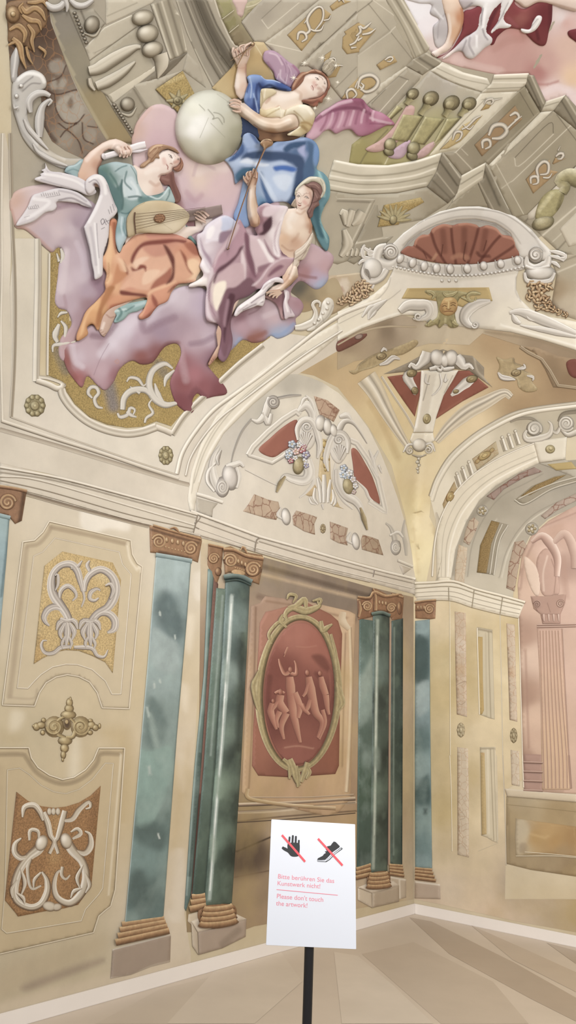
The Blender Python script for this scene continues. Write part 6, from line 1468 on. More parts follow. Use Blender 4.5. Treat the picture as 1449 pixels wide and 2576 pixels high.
# ---------------- right half of the ceiling
F(900,0,549)
def sky(p):
 face(p,'285,-20 1500,-20 1500,760 1449,760 1380,630 1240,680 1135,485 920,495 700,450 560,410 470,330','dcc3bd',g=8,base=.0018,grad='f0eef4@400,80 efeaf0@440,180 e3d3d0@480,300 d9b9b4@620,420 cfa6a0@800,380 c79c96@1000,280 c99f99@1000,420 d0aaa2@1250,420 dcbcae@1400,300 b98480@1200,480 e6c7a8@1430,520 e9d3d0@1300,600 ead6d6@1420,640 c4918b@1050,200 d8b2ab@1380,150 e8dcdc@1350,120',strokes='''
c b27a74 14 .5 : 1190,560 1260,560 1330,540
c f0e0e2 30 .5 : 1230,620 1320,580 1400,600
c b78880 30 .35 : 900,330 1000,270 1100,260
c e3c9c4 30 .4 : 650,390 800,440 950,470''')
_k[0]=0
p=Part();sky(p);put(p,'painted_sky','cloud',None,'white and rose painted sky opening at the upper right','painted sky',None,'thing')
# the seated figure cut by the top edge
w=thing('person','painted figure cut off by the top edge, bare lower leg under white and maroon drapery','person','520,370')
def skinpart(p,pts,col='e3bfa0',h=.03,base=.014,g=3.6,strokes='',grad=None,edge=None):p.poly(pts,col,h=h,base=base,g=g,strokes=strokes,grad=grad,edge=edge)
p=Part();skinpart(p,'560,-20 650,-20 690,40 705,110 690,190 655,260 610,330 560,355 530,378 500,370 488,350 510,335 560,305 585,270 600,200 590,120 570,60',grad='ead0ba@600,40 e6c6ab@620,130 c98a5c@680,120 d9ab84@650,210 e9d2c4@560,330 eadbd3@510,355',strokes='c b8744a 14 .6 : 690,60 700,130 680,210 640,290\nc 8a4a38 5 .7 : 535,378 600,345 650,280\nc f3e3d6 14 .6 : 600,100 612,200 590,280\nc a8705a 3 .7 : 500,360 510,370');put(p,'body','skin',w)
p=Part();p.poly('705,80 760,60 840,20 960,-20 1060,-20 1040,20 1100,60 1180,20 1280,-10 1290,120 1270,200 1250,290 1215,305 1170,280 1130,240 1085,200 1000,190 930,240 890,300 800,230 720,240 640,320 540,382 530,378 610,340 660,270 695,190','7d3038',h=.024,base=.012,g=5,edge=30,grad='8a3a42@760,120 7a2a33@900,230 8a3c40@1050,80 7d3036@1150,180 742a32@1230,120 9a5550@1080,120 8a3a40@680,260',strokes='c 5a1c26 16 .6 : 960,0 900,100 860,200\nc 5a1c26 14 .5 : 1170,130 1200,260\nc a0525a 16 .5 : 1000,120 1060,180\nc 5f2028 20 .5 : 1280,40 1280,200');put(p,'robe','cloth',w,label='maroon robe')
p=Part()
WD='c9c4c8'
p.poly('690,-20 960,-20 900,80 870,150 860,210 895,250 885,290 840,320 800,360 760,390 720,380 690,340 640,350 600,380 560,390 640,320 700,260 760,220 790,190 800,120 820,50 760,40 700,60','d3ced0',h=.03,base=.02,g=4.5,edge=26,grad='efedf0@830,40 dcd8da@830,150 d0c9cc@760,280 c4bcc0@700,330 e3dfe1@780,330 bdb2b6@720,40 e6d6d0@600,370',strokes='c 9c9499 9 .7 : 720,270 700,320 690,345\nc 9c9499 9 .7 : 830,60 820,140 840,230 860,260\nc f6f5f8 12 .8 : 850,30 840,120 830,180\nc a59da2 10 .6 : 745,250 740,300 770,360\nc f3f1f4 10 .7 : 790,240 790,310\nc 8f868c 8 .6 : 760,20 720,50')
p.poly('960,-20 1035,-20 1015,40 975,110 990,150 1022,165 1000,185 930,195 890,230 880,205 930,130','e3dfe0',h=.026,base=.02,g=4.5,strokes='c 9c9499 8 .6 : 1000,20 950,120 900,190\nc f8f7f9 10 .7 : 1020,0 980,80')
p.poly('1085,190 1140,195 1160,150 1190,105 1222,110 1215,150 1180,200 1130,222 1090,212','e6e2e1',h=.02,base=.028,g=4,strokes='c a9a1a4 5 .6 : 1150,180 1190,130\nc fbfafa 6 .7 : 1170,190 1210,130')
put(p,'drapery','cloth',w,label='white drapery')
p=Part();p.poly('300,-20 560,-20 580,100 600,180 585,280 540,320 510,290 500,180 540,130 480,90 490,30 400,20','cfcacc',h=.016,base=.008,g=5,grad='e3e0e6@400,0 c4bfc0@540,60 b9b2b4@550,220 cdc7c9@520,270',strokes='c a49c9f 8 .5 : 580,90 540,150 530,250\nc e9e6ea 10 .6 : 510,60 560,120');put(p,'veil','cloth',w,label='pale grey veil')
p=Part();p.poly('1060,-20 1460,-20 1460,70 1380,60 1290,30 1200,15 1120,50 1075,25','e3cdc0',h=.02,base=.022,g=5,strokes='c c09a86 10 .5 : 1080,20 1120,45 1200,10 1300,25 1449,65');put(p,'hem','cloth',w,label='cream hem')
p=Part();p.poly('1395,210 1430,195 1470,200 1470,285 1430,265 1400,240','7a3038',h=.014,base=.01,g=5);put(p,'drapery_fold','cloth',None,'small maroon cloth fold cut by the right edge of the picture, high up','drapery',None,'thing')
F(900,0,549)
def left_pil(p):
 face(p,'-560,60 60,-20 180,-20 300,110 370,390 330,440 0,720 -120,560 -300,420','b9ae97',g=9,grad='beb39b@0,100 b6ab93@150,250 c3b8a0@50,500 aea38b@330,380',strokes='c 857a64 6 .7 : 0,80 80,20 110,-10\nc 857a64 5 .6 : 70,25 355,385\nc d9cfb9 5 .6 : 100,0 280,130\nc d9cfb9 5 .7 : 210,215 275,155\nc d9cfb9 6 .7 : 0,370 220,210\nc a2977f 12 .5 : 0,360 210,205')
 face(p,'180,-20 300,-20 482,315 460,345 370,392 240,180','b3a88e',strokes='c e3d9c3 8 .8 : 290,0 390,170 475,315\nc 857a62 10 .7 : 255,0 360,180 440,335\nc cfc5ad 8 .7 : 225,0 330,180 420,360\nc 857a62 6 .6 : 190,0 300,180 385,375')
 face(p,'370,392 460,345 560,405 545,430 470,470 430,500 320,440','9b9078',strokes='c cfc5ad 7 .7 : 450,355 555,415\nc 6b614e 12 .7 : 400,380 510,450\nc c4baa2 6 .6 : 370,395 480,470\nc 6b614e 7 .6 : 330,440 420,500')
 face(p,'320,440 420,505 410,530 170,790 60,700 330,450','aba089',strokes='c 7d735f 6 .7 : 270,505 335,530\nc 7d735f 5 .6 : 100,680 270,505\nc dfd5bf 5 .7 : 130,760 330,535\nc dfd5bf 5 .6 : 20,650 320,440')
 face(p,'-10,660 320,440 330,450 60,700','c9bfa8',strokes='c 857a64 10 .6 : 70,690 230,560')
trim('trim_pilaster',left_pil)
F(900,0,549)
grotesque('ochre panel with a white scroll, top right above the wing','-90,210 0,150 70,180 120,200 10,330 -20,330',[('-10,240 20,210 10,170 40,190 90,150','12,24,20,22,8'),('30,230 80,220 120,190','14,20,8'),('0,270 30,250','20,10')])
grotesque('small ochre panel with a grey knot, upper middle of the vault','125,430 185,385 240,370 262,410 150,465',[('180,400 210,380 235,385 215,410 190,405','10,18,16,14,6')])
grotesque('ochre panel with a grey double scroll, directly above the tip of the right wing','-30,640 30,500 130,510 140,560 60,600 0,680',[('0,590 20,520 90,500 135,540 110,590 50,610 10,570','14,26,30,30,30,26,12'),('20,600 40,570 20,550','18,22,8')])
# window with balusters
def window(p):
 face(p,'480,470 560,520 830,615 470,1035 330,1085 200,1098 -60,1090 -40,960 160,800 330,640','b7ad97',g=8,grad='bbb2a4@600,560 b8ae9c@500,560 b0a67c@300,720 a89d60@150,900 aca266@300,1060 b3aa78@550,800 a39850@60,1040 c0b69e@700,640',strokes='c 6f6540 8 .5 : 20,1080 70,1000 200,860\nc e6dfb8 6 .5 : 180,1090 215,1020')
 face(p,'480,470 560,520 700,580 830,615 880,560 860,520 700,480 560,410 540,430','d9d0ba',h=.01,strokes='c f3ecda 10 .7 : 545,425 700,490 880,530\nc 94896f 8 .7 : 490,470 620,540 830,612\nc a99e86 6 .6 : 520,450 680,520 860,560')
 face(p,'50,990 150,930 230,850 300,740 330,700 380,720 330,860 240,960 130,1010','cfa59c',base=.012,smooth=True)
 face(p,'195,1025 240,990 300,950 350,930 330,1000 290,1050 220,1050','c9a8bb',base=.012,smooth=True)
 face(p,'340,1050 400,1010 460,960 520,940 480,1010 420,1050','c9a3a0',base=.012,smooth=True)
trim('trim_window',window)
def baluster(label,cap,neck,body,bulb):
 w=thing('baluster',label,'baluster','%f,%f'%bulb[:2]if bulb else body.split()[0],'olive-gold balusters in the painted window')
 if cap:
  p=Part();x,y,r=cap;p.ell('%f,%f'%(x,y),r,r*.82,'8f7f4c',-35,h=.03,base=.014,hi='b3a56c',edgecol='5f5330');p.ell('%f,%f'%(x-r*.15,y+r*.15),r*.7,r*.55,'a3945c',-35,h=.02,base=.03,hi='cbbd86',edgecol='6f6238');put(p,'cap','gilt',w)
  p=Part();p.line(neck,'60,34,40','c9bd80/a09352/6f6432',h=.02,base=.02);put(p,'neck','gilt',w)
 p=Part();p.poly(body,'aea257',h=.024,base=.014,g=4.5,edge=16,smooth=False,strokes='c d6cb8c 14 .6 : '+' '.join([body.split()[0],body.split()[-1]])+'\nc 6d6230 16 .7 : '+' '.join(body.split()[1:3]));put(p,'body','gilt',w)
 if bulb:
  p=Part();x,y,r=bulb;p.ell('%f,%f'%(x,y),r,r*1.1,'a2965a',20,h=.03,base=.02,hi='d3c994',edgecol='6b6036');p.ell('%f,%f'%(x-8,y+r*1.1),r*.9,r*.7,'8f834c',20,h=.024,base=.016,hi='b8ad74',edgecol='5a5028');put(p,'bulb','gilt',w)
baluster('olive-gold baluster at the centre left of the painted window',(485,655,60),'470,690 435,730 415,760','300,760 440,770 330,940 215,930',(215,960,44))
baluster('olive-gold baluster right of centre in the painted window',(622,685,62),'605,720 585,755 575,770','445,775 575,790 445,960 350,945',(370,985,46))
baluster('olive-gold baluster cut off at the right side of the painted window',(740,690,54),'720,720 690,750 680,770','590,790 690,780 560,920 500,960',None)
baluster('olive-gold baluster cut off at the left of the painted window',(365,625,46),'350,650 320,690','260,700 300,720 215,800 190,790',None)
# projecting blocks of the entablature
def blockA(p):
 face(p,'880,560 815,618 470,1035 560,1012 690,985 1065,603 960,600','dfd6bd',grad='e3dac3@900,640 ddd4ba@650,880 d9cfb0@520,1000',h=.006,strokes='c b0a488 5 .6 : 830,660 960,650\nc 8d8268 5 .5 : 545,995 650,860 850,655')
 face(p,'905,495 1135,485 1125,555 1065,605 815,618 885,555','d6ccb4',h=.016,base=.008,strokes='c f3ecda 9 .8 : 910,497 1132,488\nc 94896f 7 .6 : 905,525 1125,520\nc f0e8d4 7 .7 : 890,548 1120,548\nc 94896f 6 .6 : 850,590 1095,580')
 face(p,'1065,605 1110,565 1215,745 870,1095 850,1078 690,1165 570,1015 650,1008','a2967c',grad='a89c82@900,800 9a8e73@800,1000 948869@1050,750 9f937a@680,1080',h=.006,strokes='c d9cfb6 5 .7 : 650,1010 1070,606\nc 6b604b 5 .6 : 1075,610 1170,770\nc cdc2a8 6 .7 : 655,1015 760,1125\nc cdc2a8 5 .6 : 690,990 730,1030\nc b9ae94 8 .5 : 860,1070 1200,750')
 face(p,'1125,495 1170,500 1250,675 1215,745 1110,565','8d826a',h=.014,base=.01,strokes='c c4b99f 8 .7 : 1150,500 1235,690\nc 655b47 9 .7 : 1130,530 1215,715\nc 655b47 6 .6 : 1115,560 1200,730')
 face(p,'1215,745 1300,730 895,1118 870,1095','ddd4bc',h=.004)
 face(p,'1215,740 1250,672 1380,630 1300,735','d3c9b0',h=.012,base=.008,strokes='c f0e8d4 8 .8 : 1250,675 1378,634\nc 94896f 6 .6 : 1240,705 1340,675')
 face(p,'1380,630 1500,760 1500,900 1300,735','8f846b',h=.012,base=.009,strokes='c c4b99f 9 .7 : 1375,640 1470,790\nc 655b47 9 .7 : 1350,665 1449,830')
 face(p,'1300,735 1500,900 1500,1050 1130,1425 1030,1449 880,1115','a79b80',grad='ab9f84@1100,950 a29679@1300,1050 b0a489@1000,1150 a19577@1150,1300',h=.005,strokes='''
c 6b604b 4 .7 : 1040,1050 1270,818 1300,890
c d6ccb3 5 .7 : 1300,890 1075,1100 1040,1050
c d9cfb6 5 .7 : 1030,1200 1449,800
c 6b604b 5 .6 : 1305,740 1449,930
c d9cfb6 5 .6 : 920,1090 1100,1420
c cdc2a8 6 .6 : 955,1250 1010,1210
c 6b604b 7 .7 : 1130,1420 1280,1270 1449,1100''')
 face(p,'560,1012 690,1170 670,1275 600,1350 460,1240 520,1145','8b806a',h=.012,base=.009,strokes='c c9bfa8 8 .7 : 565,1020 680,1180\nc 5f5643 10 .7 : 545,1070 660,1230\nc b8ad95 7 .7 : 520,1140 640,1290\nc 6b614d 9 .6 : 490,1190 620,1320')
 face(p,'690,1165 850,1078 830,1195 625,1345 660,1275','cdc3aa',h=.012,base=.01,strokes='c efe6d0 8 .8 : 690,1170 845,1085\nc 8f846c 7 .6 : 680,1225 835,1130\nc e3d9c2 6 .7 : 650,1290 830,1170')
 face(p,'850,1078 1040,1460 900,1460 790,1200 830,1195','8d826a',h=.012,base=.01,strokes='c c9bfa8 8 .8 : 855,1085 1000,1380\nc 5f5643 12 .6 : 840,1130 940,1360\nc b8ad95 7 .6 : 800,1200 900,1390')
 face(p,'625,1345 790,1200 900,1380 760,1370 580,1400','a2967b',h=.004)
trim('trim_blocks',blockA)
def arc(p):
 face(p,'-160,1060 0,1090 200,1097 400,1062 560,1012 520,1145 460,1240 260,1282 0,1292 -220,1260','cfc5ad',h=.014,base=.006,g=8,edge=6,grad='ddd4bd@100,1120 c6bca3@100,1200 cbc1a8@350,1160 bfb59c@400,1230',strokes='''
c f3ecda 10 .8 : -150,1068 0,1098 200,1104 400,1070 550,1020
c 94896f 9 .6 : -180,1130 0,1165 200,1160 380,1130 530,1080
c efe7d3 9 .8 : -190,1165 0,1195 200,1192 380,1165 510,1120
c 94896f 7 .6 : -200,1190 0,1222 200,1220 380,1192 495,1160
c e9e0ca 8 .7 : -200,1225 0,1258 250,1250 450,1215
c 857a62 8 .6 : -210,1258 0,1290 260,1280 455,1240''')
 face(p,'-220,1262 0,1294 260,1284 460,1242 600,1350 430,1460 100,1520 -100,1500 -300,1400','b3a890',g=9,base=.003,grad='b8ae97@300,1320 a3977d@520,1330 b0a58c@0,1350')
 F(849,400,600)
 face(p,'-120,150 0,200 0,235 240,238 110,510 60,620 0,640 -140,600','b0a58d',g=8,base=.004,strokes='c d9cfb9 10 .7 : 0,232 235,240\nc 7d725d 10 .6 : 0,255 200,262\nc 8d826c 12 .6 : 235,245 160,400 105,505\nc d3c9b2 8 .6 : 200,270 130,420 90,500')
 face(p,'110,510 240,240 280,480 340,470 300,510 100,640 60,620','a1967e',g=8,base=.0045,strokes='c d3c9b2 8 .7 : 110,512 300,475\nc 7d725d 8 .6 : 50,610 250,540')
 face(p,'1110,170 1240,40 1320,-20 1460,90 1460,600 1340,560 1210,440 1060,330','aca188',g=9,base=.003,grad='a89d83@1200,300 b3a88e@1400,420 988d72@1250,150',strokes='c dcd2ba 8 .7 : 1240,470 1449,290\nc 7d725b 8 .6 : 1330,560 1449,430\nc d3c9b0 6 .6 : 1310,500 1449,370\nc 6b604b 7 .6 : 1150,370 1300,200 1449,70')
 face(p,'1290,600 1460,570 1460,980 1400,960 1300,880 1330,700','b09f83',g=9,base=.003,grad='b5a88d@1400,650 a58f6c@1330,800 c0b094@1400,880',strokes='c d9cfb8 8 .6 : 1330,690 1449,640\nc 857a62 8 .5 : 1320,640 1449,590')
 face(p,'-150,720 130,690 250,690 200,800 0,930 -150,1000','bba98a',g=8,base=.0035,grad='bfa785@0,740 b59c73@50,860 c3b090@150,740',strokes='c d6c6a6 6 .6 : 0,712 140,695\np d3c3ad 8 .8 : 10,740 60,730 70,790 30,830 0,810\np a0603c 3 .7 : 22,780 34,770 40,790 28,806')
trim('trim_arc_cornice',arc)
F(849,400,600)
w=thing('flower_panel','ochre panel with a shell-like flower, left above the shell pediment','painted panel','330,410','ochre flower panels')
p=Part();p.poly('282,280 505,233 527,262 400,332 372,398 243,413','b49850',h=.002,base=.0115,g=5,edge=4,smooth=False,strokes='c 7d6a36 7 .6 : 282,280 243,413\nc cbb474 16 .5 : 400,270 500,245');put(p,'ground','mosaic',w)
p=Part()
for k in range(9):p.line('345,375 %f,%f'%(345+105*math.cos(-2.9+k*.36),370+95*math.sin(-2.9+k*.36)),'16,26,8','8d7d45/bdac6c/9a8a50',h=.010,base=.014)
p.ell('340,370',26,34,'a39256',20,h=.016,base=.02,hi='d3c486',edgecol='5f522a');put(p,'flower','gilt',w)
lobes('carved console with pale bulging lobes left of the shell pediment',[('20,340 40,320 50,400','20,60,30'),('90,310 70,370 60,410','40,60,30'),('150,320 120,370 90,400','60,70,20'),('40,430 60,520 20,590','30,70,30')],'carved consoles of the vault')
p=Part()
for k in range(6):p.line('%d,590 %d,560 %d,540'%(60+k*26,70+k*26,60+k*28),'16,24,8','d6ccb6/a89d86',h=.012,base=.010)
put(p,'leaf_moulding','stucco',None,'row of small carved leaves left of the white volute','moulding',None,'thing')
F(900,0,549)
SCW=[('1.0','')]
grotesque('ochre panel with grey scrolls on the shaded side of the projecting block','775,962 1045,700 1092,790 825,1038',[('830,985 830,940 870,930 880,970 845,990','16,26,26,22,10'),('870,900 900,840 960,830 990,870 950,915 890,920','20,30,34,34,30,18'),('1010,770 1050,750 1070,780 1040,800','14,26,22,10'),('990,860 1030,820 1090,770','18,16,8')],'a8875a')
grotesque('narrow ochre panel with grey scrolls on the lit side of the projecting block','545,992 600,940 700,830 830,765 800,800 720,900 680,940 600,985',[('630,930 650,880 690,880 680,920 650,940','12,20,22,18,8'),('690,860 730,840 780,790 820,770','14,18,20,8'),('700,830 740,860 770,830','8,16,8')],'c6ab6a')
grotesque('small ochre panel with a grey knot at the top of the lit block side','815,735 850,690 900,680 870,720',[('840,690 860,665 900,660 890,690 860,690','8,18,18,14,6'),('890,670 960,655','10,4')],'bd9c58')
grotesque('ochre panel with grey scrolls at the right edge of the vault','1115,1190 1180,1120 1275,1060 1280,1130 1330,1140 1165,1285',[('1150,1220 1150,1180 1190,1175 1195,1215 1160,1225','14,24,24,20,8'),('1200,1180 1190,1120 1230,1075 1265,1090 1260,1150 1210,1160','18,24,26,24,22,12'),('1230,1180 1270,1180 1290,1150','14,16,6')],'b08f5c')
grotesque('small ochre panel with a dark knot near the right picture edge','1292,1085 1310,1045 1340,1060 1385,1050 1300,1090',[('1315,1040 1340,1020 1365,1025 1350,1055 1325,1055','12,24,24,20,8'),('1330,1000 1345,970','10,4')],'b08f5c')
w=thing('baluster','olive-gold baluster at the right picture edge beside the shell pediment','baluster','1300,1400')
p=Part();p.poly('1180,1449 1210,1330 1290,1260 1370,1280 1340,1380 1250,1470','ada158',h=.03,base=.01,g=5,edge=18,strokes='c d6cb8c 18 .6 : 1200,1400 1290,1290\nc 6d6230 18 .6 : 1360,1290 1330,1390');put(p,'body','gilt',w)
p=Part();p.ell('1230,1480',80,50,'ad9f66',-20,h=.03,base=.012,hi='d9cf9c',edgecol='6b6036');put(p,'foot','gilt',w)
p=Part();p.line('1360,1280 1380,1230 1340,1200 1400,1170 1470,1190','60,70,80,110,120','d6cc9c/a89c5c/7d7240',h=.03,base=.012);put(p,'cap','gilt',w)
F(900,0,549)
t=Part();t.poly('1130,1420 1280,1270 1470,1085 1470,1180 1300,1300 1190,1400 1170,1449 1130,1460','d6ccb6',h=.006,base=.006,g=8,edge=4,smooth=False);t.poly('1340,1520 1470,1390 1470,1620 1400,1640','cfc5ae',h=.006,base=.006,g=8,edge=4,smooth=False);put(t,'trim_window_edge','fresco',kind='structure')
STW[:]=[1.0,1.0]
# ---------------------------------------------------------------- the allegorical group on the cloud
U1=(0,0,500);U2=(400,0,500);U3=(0,300,500);U4=(400,300,500);U7=(0,600,600)
FA=(150,330,330);FB=(560,90,330);FC=(560,340,300);FD=(480,560,380);FE=(180,560,380)
def cloud(label,fr,pts,grad,strokes,base=.006,h=.016,g=6,edge=30):
 F(*fr);p=Part();STW[:]=[1.2,1.1];p.poly(pts,'c0a8b0',h=h,base=base,g=g,edge=L(edge),grad=grad,strokes=strokes);return put(p,'cloud','cloud',None,label,'cloud','painted clouds','thing')
cloud('rose cloud rising behind the white globe and the lute player',U1,'960,1060 975,950 1010,870 1090,780 1170,757 1260,792 1330,860 1600,1000 1900,1250 2050,1550 1950,1950 1600,2000 1250,1800 1000,1300','cdb0a6@985,960 d6bdbd@1080,820 d3b9bd@1180,880 cfb3ba@1150,1000 d9c2c4@1020,1130 cbb0b8@1290,1040 d3bcc2@1320,1330 c3a9b3@1380,1500 dac4bf@1500,1250 e0cbc0@1450,1300 d8bec1@1600,1350 cfb5bc@1500,1550 d6bcc2@1650,1500 cbb0ba@1450,1700','''
c c9a698 22 .5 : 970,1040 990,930 1050,840 1100,780
c 8f6668 40 .75 : 1265,1310 1290,1430 1330,1560 1400,1640
c 9c7378 34 .6 : 1240,1330 1300,1560 1420,1680
c b795a0 26 .45 : 1360,1400 1420,1460 1470,1420
c e6d6d2 40 .5 : 1440,1260 1530,1220 1640,1230
c b89aa5 16 .4 : 1410,1280 1450,1180 1560,1230''',g=6)
cloud('mauve cloud under the sheet music at the left border',U3,'72,650 78,570 130,515 250,482 420,478 640,580 760,700 900,1000 860,1300 700,1449 560,1600 480,1760 430,1720 440,1600 520,1500 490,1400 430,1380 400,1330 408,1240 420,1150 430,1050 460,965 420,935 380,972 320,930 250,860 180,805 110,785','c9a99c@100,600 cfb4ae@150,680 d0bbb9@260,520 c6b2b6@400,700 bba9b0@330,850 c9b8bd@420,820 b3a1aa@480,900 c4b4bc@520,800 a8949f@560,760 bcaab4@560,1000 c6b6c0@600,1150 b19dab@640,1250 c9b9c2@480,1200 b7a3ae@520,1350 9a808d@700,1180 a88f98@600,1449 b89ca0@480,1600 9d8189@640,1350','''
c b98d7c 18 .5 : 80,660 120,770 200,805 280,870 340,930 380,965
c 8d7280 30 .6 : 420,640 520,620 640,640
c 94788a 40 .55 : 690,1180 740,1280 640,1420
c d9ccd2 34 .5 : 480,960 470,1100 450,1250
c cdbfc9 26 .5 : 560,900 600,1000 610,1100
c a58a92 16 .5 : 430,1380 480,1370 470,1290''')
cloud('big violet cloud carrying the lute player, with reddish shaded tongues',U7,'465,625 500,560 600,500 700,470 800,420 1000,330 1150,285 1270,330 1320,480 1342,560 1332,640 1290,720 1262,765 1300,820 1368,900 1375,945 1300,960 1240,972 1200,940 1168,985 1180,1040 1150,1062 1090,1025 1058,980 1032,880 1060,800 1100,700 1075,640 1000,660 930,750 860,765 800,742 730,790 690,870 640,922 590,890 530,835 500,905 460,870 405,790 382,700 400,640','c9bccb@900,450 cfc4d2@760,560 d2c6d2@680,640 cdc0cc@1100,360 c2b2c2@1200,400 a08a9b@980,560 a9929f@1100,530 b49eac@850,620 b7a0ac@1180,620 c2b0bd@1260,600 c4b3be@480,720 bda8b2@560,700 b99fa8@620,800 a98f99@640,640 8a5d60@950,690 8d5a58@860,720 9a7078@700,830 93615f@415,740 a0686a@470,850 95656c@1110,760 8a5458@1120,880 7d4a50@1100,990 8f5a60@1240,900 a57078@1180,830 7f4c52@1330,920 9a7a86@1280,730','''
c 7d4a48 24 .6 : 1080,640 1010,650 940,735 850,755
c b89ba3 30 .5 : 1090,660 1110,760 1130,860
c d6ccd8 40 .6 : 620,700 760,540 900,440 1060,350
c 8f7585 30 .6 : 860,480 880,560 960,520 1060,480
c 84687a 24 .5 : 1160,640 1230,630 1290,600
c d3c8d3 24 .5 : 440,650 450,740 500,780
c 8b5450 20 .6 : 395,680 410,770 460,850
c 6d4a58 26 .5 : 700,520 640,590 560,590
c 8d7280 4 .5 : 660,640 610,730 570,830
c b78f8a 8 .7 : 700,745 712,735 722,748 712,760 700,748
c 70424a 22 .5 : 1240,960 1190,920 1160,960''',base=.010,h=.018,edge=40)
cloud('rose and blue cloud under the trumpet player, above the arch moulding',FD,'380,900 600,780 900,640 1000,540 1050,300 1130,200 1240,235 1340,290 1372,340 1355,410 1320,470 1320,540 1270,610 1190,640 1060,560 980,620 960,700 1040,730 1082,800 1050,880 1005,920 1010,990 960,1060 840,1115 770,1085 700,1135 600,1155 500,1125 420,1195 380,1230 300,1260','c6aab2@1200,330 bf9fa6@1280,420 a77f84@1100,480 b8a3b8@1200,520 a5b0cb@1250,590 c4adb5@800,900 b9a0ac@600,950 cbb8c1@880,860 a98690@1030,780 b08f98@940,760 a2adc9@900,1060 9faac4@830,1090 a39bb0@440,1150 9a6f6c@640,1090 8f6058@600,1130 b597a3@500,1000 94707c@480,900 a68c98@960,900','''
c 8a5f60 20 .6 : 1040,500 1120,520 1200,530
c 8c5a50 30 .6 : 560,1110 640,1090 720,1050
c d3c3cc 34 .5 : 700,900 800,860 880,820
c 8aa0c6 24 .6 : 790,1080 880,1070 990,970
c 91a3c4 22 .6 : 430,1170 470,1110
c 85606c 14 .5 : 560,880 640,840 700,780''',base=.008,h=.016)
F(*FD);p=Part();STW[:]=[1.6,1.1];p.poly('940,640 1000,560 1100,560 1200,640 1300,560 1400,540 1480,760 1400,800 1240,760 1180,830 1060,860 1080,800 1040,730','9c8a6a',h=0,base=.0056,g=7,grad='5f5a4e@1040,620 6b6352@1000,580 8a7a5c@1150,720 a8946c@1250,680 b8a47c@1350,640 a38a5f@1120,820 b59c70@1300,740',skirt=False);put(p,'trim_shaded_ground','fresco',kind='structure')
p=Part();p.line('1000,1010 1080,1000 1180,950 1200,860 1170,790 1200,755 1240,770 1235,810','50,70,80,70,40,34,30,14','f0ebe0/c9c1b3/e3dccf/b5ac9d',h=.02,base=.014);p.poly('1110,1030 1200,960 1240,860 1260,770 1310,718 1365,745 1370,830 1320,920 1240,990 1160,1040','d6cfc1',h=.028,base=.016,g=5,strokes='c f2ede3 14 .7 : 1280,760 1300,830 1240,920\nc a89f90 6 .6 : 1260,900 1280,960\nc a89f90 8 .6 : 1360,800 1310,900 1200,1000')
for x,y in((1320,770),(1310,825),(1270,870),(1230,930),(1190,965)):p.ell('%d,%d'%(x,y),20,20,'ddd6c9',0,h=.012,base=.042,rings=3,seg=10,hi='f4f0e8',edgecol='a1988a')
put(p,'volute_bracket','stucco',None,'pale beaded volute bracket on the arch moulding below the trumpet player','volute',None,'thing')
# ---- globe
F(*U2)
w=thing('globe','large white globe with a cracked surface held by the winged woman','globe','366,1190')
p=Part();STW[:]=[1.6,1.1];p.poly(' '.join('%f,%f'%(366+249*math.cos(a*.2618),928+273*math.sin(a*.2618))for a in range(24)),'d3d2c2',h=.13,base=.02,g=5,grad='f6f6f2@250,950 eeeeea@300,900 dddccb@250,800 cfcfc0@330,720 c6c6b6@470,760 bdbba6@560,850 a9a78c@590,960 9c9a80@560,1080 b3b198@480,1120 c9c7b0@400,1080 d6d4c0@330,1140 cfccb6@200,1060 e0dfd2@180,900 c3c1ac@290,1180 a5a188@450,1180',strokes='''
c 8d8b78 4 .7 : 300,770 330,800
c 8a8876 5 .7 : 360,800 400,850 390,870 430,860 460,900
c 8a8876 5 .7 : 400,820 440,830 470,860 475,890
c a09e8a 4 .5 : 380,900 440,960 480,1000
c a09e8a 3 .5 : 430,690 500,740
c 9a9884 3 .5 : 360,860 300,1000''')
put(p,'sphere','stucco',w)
SK='e9d3c2'
